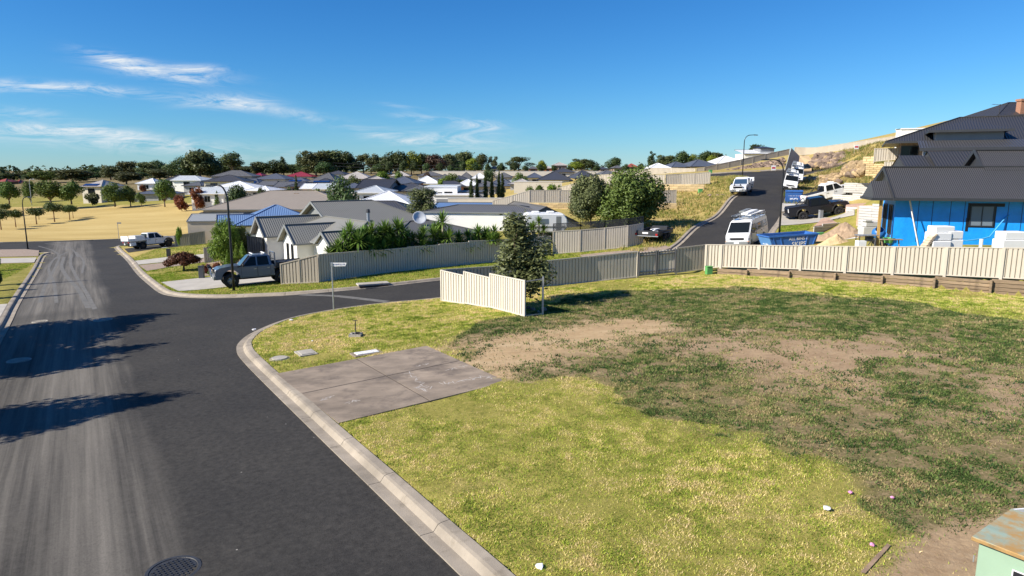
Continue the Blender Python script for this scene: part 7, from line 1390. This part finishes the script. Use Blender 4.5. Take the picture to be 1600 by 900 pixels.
# ------------------------------------------------------------------ lamps and signs
def lamp(label, px, pb, ptop, arm, head_drop=.12, Y=None, m='pole_black', r=.085, stem_top=None, group='street lamps'):
    q = G(px, pb) if Y is None else P(px, pb, Y); q = Vector(q); t = thing('street_lamp', label, 'street lamp', q, 0, group); H_ = P(px, ptop, q.y)[2] - q.z; a = arm; rr = min(1.1, H_ * .16)
    pts = [(0, 0, 0), (0, 0, H_ * .35), (0, 0, H_ - rr)] + [(a * (1 - math.cos(R(k))) * .62, 0, H_ - rr + rr * math.sin(R(k))) for k in (20, 40, 60, 78)] + [(a, 0, H_ + .02)]
    MB().tube(pts, [r, r * .92, r * .72] + [r * .6] * 4 + [r * .5], 10).build('pole', m, t, smooth=True); MB().cyl((0, 0, -.1), (0, 0, .02), r * 2.0, 12).build('base_plate', m, t)
    s = 1 if a > 0 else -1; MB().box(a + s * .28, 0, H_ + .01, .66, .26, .10, ry=s * .06, taper=.8).build('lamp_head', m if m == 'pole_black' else 'galvanised', t, bevel=.02, seg=1); MB().box(a + s * .28, 0, H_ - .05, .42, .17, .03).build('lens', 'lamp_lens', t); MB().box(0, -r * 1.0, .9, .1, .03, .4).build('access_door', m, t); return t
lamp('tall black street lamp in front of the slate pickup', 365.5, 454, 290, -.72); lamp('black street lamp at the far left road corner', 43.4, 388.3, 308, .75); lamp('galvanised street lamp beyond the dry park', 50, 321, 280, .9, m='galvanised'); lamp('black street lamp beside the big blue skip', 1217.5, 367, 249.5, -1.25); lamp('black street lamp at the top of the hill street', 1160, 275.5, 211, 1.3)
q = Vector(G(521.5, 485.5)); st = thing('street_sign', 'street name sign on a grey pole at the lawn corner', 'street sign', q); H_ = P(521.5, 410.5, q.y)[2] - q.z; MB().cyl((0, 0, -.1), (0, 0, H_ + .02), .034, 12).build('pole', 'galvanised', st); Ls = 23.5 * q.y / F; sg = MB(); sg.prism([(.02, H_ - .19), (Ls * .93, H_ - .17), (Ls, H_ + .0), (.02, H_ - .0)], -.012, .012); pl = sg.build('sign_plate', 'sign_white', st); text_obj('NAPOLI PL', .125, 'sign_blue', pl, (Ls * .56, -.016, H_ - .092), (R(90), 0, 0), sx=.92, extrude=.001); text_obj('<', .12, 'sign_blue', pl, (.10, -.016, H_ - .092), (R(90), 0, 0), extrude=.001); MB().box(0, 0, H_ - .09, .09, .09, .16).build('bracket', 'galvanised', st)
q = Vector(G(186, 374)); st = thing('street_sign', 'small dark street sign at the far end of the main road', 'street sign', q); H_ = P(185, 347.5, q.y)[2] - q.z; MB().cyl((0, 0, -.1), (0, 0, H_), .035, 8).build('pole', 'galvanised', st); MB().box(.25, 0, H_ - .1, .62, .03, .2).build('sign_plate', 'trim_grey', st)
for px, pb, pt, Y, lab in ((1208.5, 266, 258.5, 113.5, 'red and white for-sale board on the skyline rocks'), (1338, 233, 226, 112, 'red and white for-sale board on the skyline fence')):
    q = Vector(P(px, pb, Y)); t = thing('sign_board', lab, 'sign', q); hh = P(px, pt, Y)[2] - q.z; MB().box(0, 0, hh / 2, .72, .04, hh).build('board', 'sign_white', t); MB().box(0, -.025, hh * .5, .55, .012, hh * .34).build('red_mark', 'sign_red', t); MB().cyl((-.3, .03, -.8), (-.3, .03, hh), .03, 6).build('post', 'timber_pale', t); MB().cyl((.3, .03, -.8), (.3, .03, hh), .03, 6).build('post', 'timber_pale', t)
# ------------------------------------------------------------------ green service cabinet, bottom right
zt = 1.42
def on_z(px, py, z): d = ray(px, py); k = (z - CH) / d[2]; return Vector((d[0] * k, d[1] * k, z))
A = on_z(1519.5, 838, zt); Bv = on_z(1600, 869, zt); D = on_z(1600, 799, zt); fx = (Bv - A).normalized(); cab = thing('service_cabinet', 'pale green metal electrical cabinet with a rusty top', 'cabinet', (A.x, A.y, Tz(A.x, A.y)), math.atan2(fx.y, fx.x)); h = zt - Tz(A.x, A.y); sd = (D - A).normalized(); sgn = 1
LX, LY = 1.7, 1.25
box_part('body', 'box_green', cab, LX / 2 + .03, LY / 2 + .03, (h - .07) / 2 - .1, LX - .06, LY - .06, h + .1, bevel=.008); box_part('seal_gap', 'black_tape', cab, LX / 2 + .01, LY / 2 + .01, h - .062, LX - .03, LY - .03, .014, bevel=0)
lidm = MB(); lidm.box(LX / 2, LY / 2, h - .032, LX + .02, LY + .02, .045); lo = lidm.build('lid_edge', 'rust_edge', cab, bevel=.006, seg=1); lt = MB(); lt.box(LX / 2, LY / 2, h - .006, LX + .012, LY + .012, .012); lt.build('lid_top', 'rust_top', lo, bevel=.004, seg=1)
cz, sz_ = math.cos(-cab.rotation_euler.z), math.sin(-cab.rotation_euler.z)
def on_front(px, py):
    d = Vector(ray(px, py)); o_ = Vector((0, 0, CH)) - Vector(cab.location); lo_ = Vector((cz * o_.x - sz_ * o_.y, sz_ * o_.x + cz * o_.y, o_.z)); ld_ = Vector((cz * d.x - sz_ * d.y, sz_ * d.x + cz * d.y, d.z)); k = (.03 - lo_.y) / ld_.y; return lo_ + ld_ * k
sp_ = on_front(1582, 889); sx_, sz0 = sp_.x + .15, sp_.z - .15
so_ = MB().box(sx_, .026, sz0, .30, .006, .30).build('sticker', 'sign_white', cab); MB().box(sx_, .022, sz0, .27, .006, .27).build('sticker_border', 'sign_black', so_); mb = MB(); lathe(mb, [(.001, 0), (.115, 0)], 20, 'y', (sx_, .016, sz0)); mb.build('sticker_disc', 'sign_white', so_)
for x in (.86, .9): MB().box(x, .01, h * .4, .02, .05, .5).build('handle', 'iron', cab)
MB().box(.034, .026, h - .3, .012, .012, .09).build('hinge', 'galvanised', cab)
q = on_z(1585, 812, 1.0); ws = thing('lot_sign', 'white board with black letters behind the green cabinet', 'sign', (q.x + .55, q.y + .55, Tz(q.x, q.y)), R(8)); hz_ = P(1586, 797, q.y + .5)[2] - Tz(q.x, q.y)
MB().box(.35, 0, hz_ - .3, 1.1, .03, .6).build('board', 'sign_white', ws); text_obj('IC', .3, 'sign_black', ws, (-.03, -.018, hz_ - .2), (R(90), 0, 0)); [MB().cyl((x, .03, -.1), (x, .03, hz_ - .1), .03, 6).build('post', 'timber_pale', ws) for x in (0, .7)]
# green pit box at the fence corner, letterboxes, bollards
q = P(1107.5, 423, 41.6); gb = thing('pit_box', 'small green plastic service box at the fence corner', 'service box', (q[0], q[1], Tz(q[0], q[1])), .2); box_part('body', 'pit_green', gb, 0, 0, .24, .38, .3, .48, bevel=.02); box_part('lid', 'pit_green', gb, 0, 0, .49, .42, .34, .05, bevel=.015)
def letterbox(label, px, pb, pt, w=.4, m='fence_dark', cap=True, Y=None):
    q = Vector(G(px, pb)) if Y is None else Vector(P(px, pb, Y)); h = P(px, pt, q.y)[2] - q.z; t = thing('letterbox', label, 'letterbox', q, .1); box_part('pillar', m, t, 0, 0, h / 2 - .05, w, w * .9, h + .1, bevel=.012); box_part('cap', 'trim_dark', t, 0, 0, h + .025, w * 1.12, w, .05, bevel=.01); box_part('slot', 'joint_dark', t, -w * .505, 0, h * .8, .01, w * .5, .04, bevel=0)
letterbox('dark grey letterbox pillar beside the slate pickup bonnet', 315.5, 435, 416.5, .36); letterbox('black letterbox pillar on the lawn before the white work ute', 264, 401, 389.5, .34, 'plastic_black'); letterbox('grey letterbox post beside the black pickup', 1282, 341.5, 328, .34, 'grey_wall')
q = G(258, 387); ob = lid('service_pit', 'small pale pit lid beside the white work ute', 258, 387.5, [('collar', 'concrete', lambda b: b.box(0, 0, .0, .7, .5, .12)), ('cover', 'galvanised', lambda b: b.box(0, 0, .07, .5, .35, .03))])
# ------------------------------------------------------------------ litter
def crumple(label, px, py, m, s, name='paper_scrap'):
    q = G(px, py); bm = bmesh.new(); bmesh.ops.create_icosphere(bm, subdivisions=1, radius=.5); r = random.Random(px)
    for v in bm.verts: v.co = Vector((v.co.x * r.uniform(.7, 1.3), v.co.y * r.uniform(.5, 1.2), v.co.z * r.uniform(.2, .7))) * s
    s *= .8; me = bpy.data.meshes.new(name); bm.to_mesh(me); bm.free(); me.materials.append(MATS[m]); return tag(link(name, me, None, (q[0], q[1], q[2] + .04), r.uniform(0, 6)), label, 'litter')
for lab, px, py, m, s in (('white paper scrap on the lawn at the bottom edge', 842, 888, 'litter_white', .16), ('white paper scrap on the lawn left of the brown dirt', 1292, 797, 'litter_white', .14), ('pink scrap on the lawn edge above the white scrap', 1328, 772, 'litter_pink', .10), ('pink scrap at the weeds edge nearest the brown dirt', 1394, 780, 'litter_pink', .09), ('pink scrap beside the brick edging', 1362, 854, 'litter_pink', .10), ('white scrap on the kerb at the street corner', 397, 516, 'litter_white', .22), ('white scrap on the corner lawn near the kerb', 455, 501.5, 'litter_white', .2), ('tiny white scrap on the corner lawn by the pit lid', 488, 534, 'litter_white', .1)): crumple(lab, px, py, m, s)
# ------------------------------------------------------------------ building site beside the blue house
def pile(label, px, pb, w, hgt, m, Y, z=None):
    q = P(px, pb, Y); bm = bmesh.new(); bmesh.ops.create_grid(bm, x_segments=26, y_segments=26, size=1.0); r = random.Random(int(px))
    for v in bm.verts:
        d = math.hypot(v.co.x, v.co.y); n = float(fbm(np.array([v.co.x * 3 + px]), np.array([v.co.y * 3]), 1.0, 4)[0]) - .5; v.co.z = max(-.1, hgt * (1 - d) + n * .35 * hgt); v.co.x *= w / 2; v.co.y *= w / 2.4
    me = bpy.data.meshes.new('soil_pile'); bm.to_mesh(me); bm.free(); me.materials.append(MATS[m]); return tag(link('soil_pile', me, None, (q[0], q[1], Tz(q[0], q[1]) if z is None else z)), label, 'dirt pile')
zq = P(1310, 384, 49)[2]
pile('brown heap of dug soil in front of the low white sleeper wall', 1318, 378, 4.6, 1.45, 'dirt_pile', 51.5, P(1315, 378, 51.5)[2]); pile('yellow sand heap just behind the cream fence', 1306, 388, 3.0, 1.0, 'sand_pile', 46.5, P(1306, 388.5, 46.5)[2])
def stack(label, px, pb, Y, items, m='styrofoam', name='foam_stack', cat='foam blocks'):
    q = P(px, pb, Y); t = thing(name, label, cat, q, 0)
    for b in items: box_part('block', m, t, *b, bevel=.03)
    return t
sx = 40.0 / F
stack('white foam block stack left of the window of the blue house', 1473, 388, 37.6, [(-.35, 0, .22, 1.0, .9, .45), (.5, .1, .26, .75, .9, .5), (-.3, .05, .68, 1.0, .85, .42), (.45, .1, .76, .8, .85, .42), (-.15, .1, 1.06, 1.05, .8, .34)])
stack('white foam block stack at the right picture edge', 1590, 388, 37.6, [(-.5, 0, .25, 1.3, .9, .5), (.9, 0, .25, 1.3, .9, .5), (-.4, .05, .72, 1.25, .85, .42), (.95, 0, .7, 1.2, .85, .4)])
stack('stacked white blocks by the long white sleeper wall', 1357, 367, 49.5, [(0, 0, .3, 1.2, .8, .6), (.1, 0, .8, 1.1, .8, .36), (-.3, -.2, 1.05, .5, .5, .14)], 'stone_wrap', 'block_stack', 'blocks')
t = thing('stone_step_stack', 'steep stack of pale stair offcuts beside the foam blocks', 'offcuts', P(1452, 388, 37.4)); [box_part('offcut', 'timber_pale', t, -.28 + k * .09, 0, .12 + k * .14, .36, .5, .1, ry=-.7) for k in range(5)]
t = thing('bollard_post', 'short white post in front of the blue wrapped wall', 'post', P(1532, 388, 38.2)); MB().cyl((0, 0, -.2), (0, 0, .48), .09, 12).build('post', 'white_paint', t); MB().cyl((0, 0, .48), (0, 0, .52), .1, 12).build('cap', 'white_paint', t)
t = thing('conduit', 'blue service hose looping down from the window of the blue house', 'hose', (0, 0, 0)); MB().tube([P(1576, 336, 40.3), P(1566, 346, 40.2), P(1556, 358, 40.1), P(1546, 370, 40.0), P(1534, 373, 39.9), P(1510, 376, 39.9), P(1494, 374.5, 40), P(1480, 376, 40)], .035, 6).build('hose', 'pipe_blue', t, smooth=True)
# saw bench, mixer, barrows and pallets
q = P(1362, 386, 42.0); mx = thing('cement_mixer', 'blue cement mixer among the site tools', 'cement mixer', (P(1371, 384, 42.6)[0], 42.6, P(1371, 384, 42.6)[2])); mb = MB(); lathe(mb, [(.001, -.35), (.22, -.35), (.38, -.12), (.4, .08), (.26, .34), (.24, .34)], 20, 'z'); dr = mb.build('drum', 'machine_blue', mx, (0, 0, .78), smooth=True); dr.rotation_euler = (R(40), R(-15), 0)
for a in (-1, 1): MB().beam((a * .4, -.35, 0), (a * .1, 0, .8), .05).build('leg', 'iron', mx); MB().beam((a * .4, .35, 0), (a * .1, 0, .8), .05).build('leg', 'iron', mx); wheel(mx, .1, a * .42, .2, .09, 'rim_dark')
sb_ = thing('saw_bench', 'grey steel saw bench cluttered with tools', 'work bench', P(1352, 386, 41.2)); box_part('top', 'galvanised', sb_, 0, 0, .72, 1.2, .55, .06); [MB().beam((x, y, 0), (x, y, .7), .04).build('leg', 'iron', sb_) for x in (-.5, .5) for y in (-.22, .22)]; box_part('motor', 'iron', sb_, .2, 0, .5, .4, .3, .3); box_part('tub', 'white_paint', sb_, -.45, -.3, .25, .5, .4, .35)
wb_ = thing('site_trestle', 'timber plank trestle beside the blue house corner', 'trestle', P(1391, 386, 40.6)); box_part('plank', 'timber_sleeper', wb_, 0, 0, .45, 1.3, .3, .06); [MB().beam((x, -.1, -.1), (x, .1, .44), .05).build('leg', 'timber_sleeper', wb_) for x in (-.5, .5)]
gb_ = thing('lime_tub', 'lime green plastic tub under the trestle', 'tub', P(1388, 380, 42)); mb = MB(); lathe(mb, [(.001, .02), (.22, .02), (.3, .34), (.33, .34), (.33, .3)], 18, 'z'); mb.build('tub', 'bin_green', gb_)
pp = thing('timber_prop', 'white timber prop leaning on the tan block wall', 'prop', (0, 0, 0)); MB().beam(P(1386, 356, 45.5), P(1400, 332, 46.0), .14, .05).build('prop', 'white_paint', pp)
rm_ = thing('loading_ramp', 'white loading ramp lying beside the sand heap', 'ramp', (0, 0, 0)); MB().beam(P(1262, 388, 47.6), P(1340, 372, 49.0), .5, .08).build('ramp', 'white_paint', rm_); MB().beam(P(1278, 383, 47.4), P(1300, 380, 47.8), .25, .12).build('winch', 'tail_red', rm_)
gp_ = thing('green_pit_box', 'green plastic service box at the foot of the low sleeper wall', 'service box', P(1281.5, 372, 54.2)); box_part('body', 'pit_green', gp_, 0, 0, .2, .42, .35, .42, bevel=.02); box_part('lid', 'pit_green', gp_, 0, 0, .43, .46, .39, .05, bevel=.01)
for px, py, Y, lab in ((1094, 302, 88, 'green service box on the grassy bank by the street'), (1110, 270.5, 104, 'green service box at the top of the grassy bank'), (1289, 294, 87, 'green service box below the golden boulders')):
    q = G(px, py); t = thing('green_pit_box', lab, 'service box', q); box_part('body', 'pit_green', t, 0, 0, .25, .5, .4, .5, bevel=.02); box_part('lid', 'pit_green', t, 0, 0, .52, .54, .44, .06, bevel=.01)
rb_ = thing('rubble_heap', 'small reddish rubble heap on the grassy bank', 'rubble', G(1118, 307)); [rock('rock', rb_, (random.uniform(-1, 1), random.uniform(-.4, .4), .15), .45) for _ in range(9)]
for k, (px, py) in enumerate(((1229, 331), (1233, 334), (1239, 330))): q = G(px, py); o = rock('rock_gold', None, (q[0], q[1], q[2] + .15), .55); o.name = 'kerb_rock'; tag(o, '%s rock from the left at the foot of the deck trailer' % ORD[k], 'rock', 'rocks by the deck trailer')
# overhead wires far behind the roofs
for k, (py0, py1, Y) in enumerate(((251.5, 254, 300), (256.5, 258, 300))):
    a = Vector(P(520, py0 + 3, Y)); b = Vector(P(800, py1, Y)); pts = [a.lerp(b, t) - Vector((0, 0, 1.2 * 4 * t * (1 - t))) for t in np.linspace(0, 1, 14)]; tag(MB().tube(pts, .05, 4).build('overhead_wire', 'wire'), '%s of two thin overhead wires across the far trees' % ('upper', 'lower')[k], 'wire')
# pale tyre marks curling over the far end of the main road
tm = struct(bpy.data.objects.new('tyre_marks', None)); C.objects.link(tm); mat('tyre_dust', (.135, .13, .12), .9, .25, 3.0)
for line, w in (([(62, 470), (72, 440), (88, 412), (92, 398), (80, 389), (60, 383)], .22), ([(88, 470), (84, 440), (76, 418), (86, 402), (106, 392)], .22), ([(100, 400), (96, 415), (106, 432), (122, 450), (138, 478)], .3), ([(112, 396), (110, 410), (118, 428), (133, 452), (148, 480)], .25), ([(122, 400), (112, 388), (92, 382), (70, 379)], .2), ([(128, 425), (130, 405), (118, 392)], .2), ([(470, 457.5), (520, 459), (560, 463), (604, 468)], .5)):
    L_ = smooth_line(gp(line), .6); o = sweep(L_, 1, [(-w / 2, -.1205), (w / 2, -.1205)]); o.f = o.f[:-2]; o.m = o.m[:-2]; ob = o.build('tyre_mark', 'tyre_dust', tm)

for t in [o for o in C.objects if o.type == 'EMPTY' and o.get('category') and o.location.length < 1e-6 and o.children]:      # give these their own base point
    v = t.children[0].data.vertices; b0 = min((q.co for q in v), key=lambda c: c.z).copy(); t.location = b0
    for c in t.children: c.location = -b0
# ------------------------------------------------------------------ grass
def scatter(poly, dens, seed):
    r = np.random.default_rng(seed); p = np.array(poly); lo, hi = p.min(0), p.max(0); n = int((hi[0] - lo[0]) * (hi[1] - lo[1]) * dens); x = r.uniform(lo[0], hi[0], n); y = r.uniform(lo[1], hi[1], n); k = inside(poly, x, y); return x[k], y[k]
TL = LUT(lambda a, b: T(a, b), -72, 66, -10, 122, .5); TN = LUT(lambda a, b: TA(a, b), -14, 36, 2, 46, .5); DL = LUT(lambda a, b: np.where(inside(ROAD, a, b), -1, 1) * dist_poly(ROAD, a, b), -72, 66, -10, 122, .3)
ZL = [LUT(lambda a, b, i=i: zones(a, b)[i], -14, 36, 2, 46, .2) for i in range(4)]
def TF(x, y): return np.where((x > 10) & (y < 44), TN(x, y), TL(x, y))
LAWN = [(.82, .64, .36), (.80, .66, .28), (.62, .61, .14), (.46, .54, .08), (.28, .39, .05), (.14, .21, .03)]
WEED = [(.44, .35, .18), (.27, .29, .10), (.19, .25, .075), (.135, .20, .055), (.09, .145, .042), (.06, .105, .032)]
back_lip = [tuple(q) for q in kR]
lot = [(lipR[0][0] + 3, lipR[0][1] + 2)] + [q for q in back_lip if q[1] < 43 and q[0] < 9] + [(12, 41.8), (24.2, 33.7), (33, 27), (20, 4), (8, 3), (6, -8)]
def lawn(poly, dens, h, seed, name, weeds=True, cols=None):
    x, y = scatter(poly, dens, seed); r = np.random.default_rng(seed + 1); d, dr, wd, sn = [f(x, y) for f in ZL] if weeds else (np.zeros(len(x)),) * 4
    dl_ = DL(x, y); keepm = (dl_ > .56 + r.uniform(-.03, .08, len(x))) & ~(inside(SLAB, x, y) & (dist_poly(SLAB, x, y) > .04)) & (y > 3.5)
    for hp in HARD: keepm &= ~inside(hp, x, y)
    clump = fbm(x, y, .55, 60); prob = np.where(wd > .5, np.clip((clump - .36 + (fbm(x, y, 2.6, 70) - .5) * .4) * 8.0, 0.08, 1), np.clip(.80 + (fbm(x, y, 1.5, 50) - .5) * 1.2, .3, 1)) * np.clip(1.05 - d * 1.25, .015, 1) * np.clip(1 - sn * .9, .04, 1)
    bare = np.clip((fbm(x, y, 3.0, 90) - .66) * 9, 0, .9) * (wd < .5); prob = prob * (1 - bare)
    k = keepm & (r.random(len(x)) < prob); x, y, wd = x[k], y[k], wd[k]; c1 = palette(cols or LAWN, x, y, seed, 2.4, .26); c2 = palette(WEED, x, y, seed, 1.1, .3); col = np.where((wd > .5)[:, None], c2, c1) * r.uniform(.7, 1.25, (len(x), 1))
    hh = np.where(wd > .5, h * 1.15, h) * np.clip(.75 + fbm(x, y, 1.2, 44) * .6, .6, 1.5); zz = TF(x, y) + np.where((y < 48) & (x > -12), (fbm(x, y, 3.1, 2) - .5) * .10 * np.clip(DL(x, y) / 2, 0, 1), 0); return blades(name, np.stack([x, y], -1), zz, hh, 'grass_blade', seed, wide=np.where(wd > .5, .30, .18), lean=.75, col=col)
near = [q for q in [(-6, 6), (-7, 17.5), (-4, 20), (14, 20), (20, 6)]]
lawn([(-2, 5), (-8, 20), (24, 20), (13, 5)], 2300, .040, 1, 'grass'); lawn([(-12, 20), (-12, 33), (-4, 38), (12, 41.8), (24.2, 33.7), (30, 28), (24, 20)], 1350, .055, 2, 'grass')
# fences' feet and verges across the street
GREEN = [(.46, .42, .13), (.33, .39, .06), (.20, .32, .03), (.12, .22, .02)]
vg = [tuple(q) for q in kH if q[1] < 62 and q[0] < 14] + [(-28, 56), (-20, 47), (-14, 46), (-9, 50.4), (3, 58.5), (10, 60.5)]
lawn(vg, 300, .085, 3, 'grass', weeds=False, cols=GREEN)
lawn([tuple(q) for q in kH if q[0] < -21 and q[1] > 43][:60] + [(-48, 98), (-36, 84), (-28, 70), (-18, 48)], 130, .09, 4, 'grass', weeds=False, cols=GREEN)
lawn(gp([(0, 440), (20, 430), (52, 412), (-60, 414), (-60, 470)]), 250, .08, 5, 'grass', weeds=False, cols=GREEN); lawn(gp([(1221, 352), (1216, 362), (1258, 365), (1272, 350)]), 350, .08, 6, 'grass', weeds=False, cols=GREEN[1:])
x, y = scatter(HILL_L, 60, 8); k = (DL(x, y) > .7) & (fbm(x, y, 2.5, 12) > .38); x, y = x[k], y[k]; blades('tall_grass', np.stack([x, y], -1), TL(x, y), .30, 'grass_blade', 9, wide=.12, lean=.5, col=palette([(.55, .43, .20), (.44, .36, .13), (.28, .29, .08), (.16, .20, .045)], x, y, 9, 4.0, .2))
wp = [P(1285, 300, 86)[:2], P(1225, 300, 84)[:2], P(1225, 318, 76)[:2], P(1320, 312, 74)[:2], P(1370, 300, 70)[:2], P(1370, 275, 74)[:2], P(1300, 280, 88)[:2]]; wp = [P(1225, 300, 84)[:2], P(1225, 318, 76)[:2], P(1320, 312, 74)[:2], P(1372, 300, 69)[:2], (48, 72), (62, 100), (60, 122), (46, 118), (55, 110), (43, 100), (38, 92)]; x, y = scatter(wp, 45, 10); k = fbm(x, y, 2.0, 12) > .36; x, y = x[k], y[k]; blades('tall_grass', np.stack([x, y], -1), TL(x, y), .36, 'grass_blade', 11, wide=.12, lean=.5, col=palette([(.46, .35, .17), (.34, .28, .11), (.20, .21, .06), (.12, .17, .04)], x, y, 11, 3.0, .25))
# bigger broad-leaved weeds standing in the bare soil
x, y = scatter(Z_WEED, 7, 20); d, dr, wd, sn = zones(x, y); k = (fbm(x, y, 1.4, 77) > .52) & (x < 30) & (sn < .6) & (d < .8); x, y = x[k][:1600], y[k][:1600]; r = np.random.default_rng(3); X = np.repeat(x, 11) + r.normal(0, .10, len(x) * 11); Y_ = np.repeat(y, 11) + r.normal(0, .10, len(x) * 11); blades('weeds', np.stack([X, Y_], -1), TF(X, Y_), .075, 'grass_blade', 21, wide=.28, lean=.9, col=palette([(.16, .20, .075), (.09, .14, .045), (.055, .10, .035), (.045, .085, .04)], X, Y_, 21, 1.0, .3))
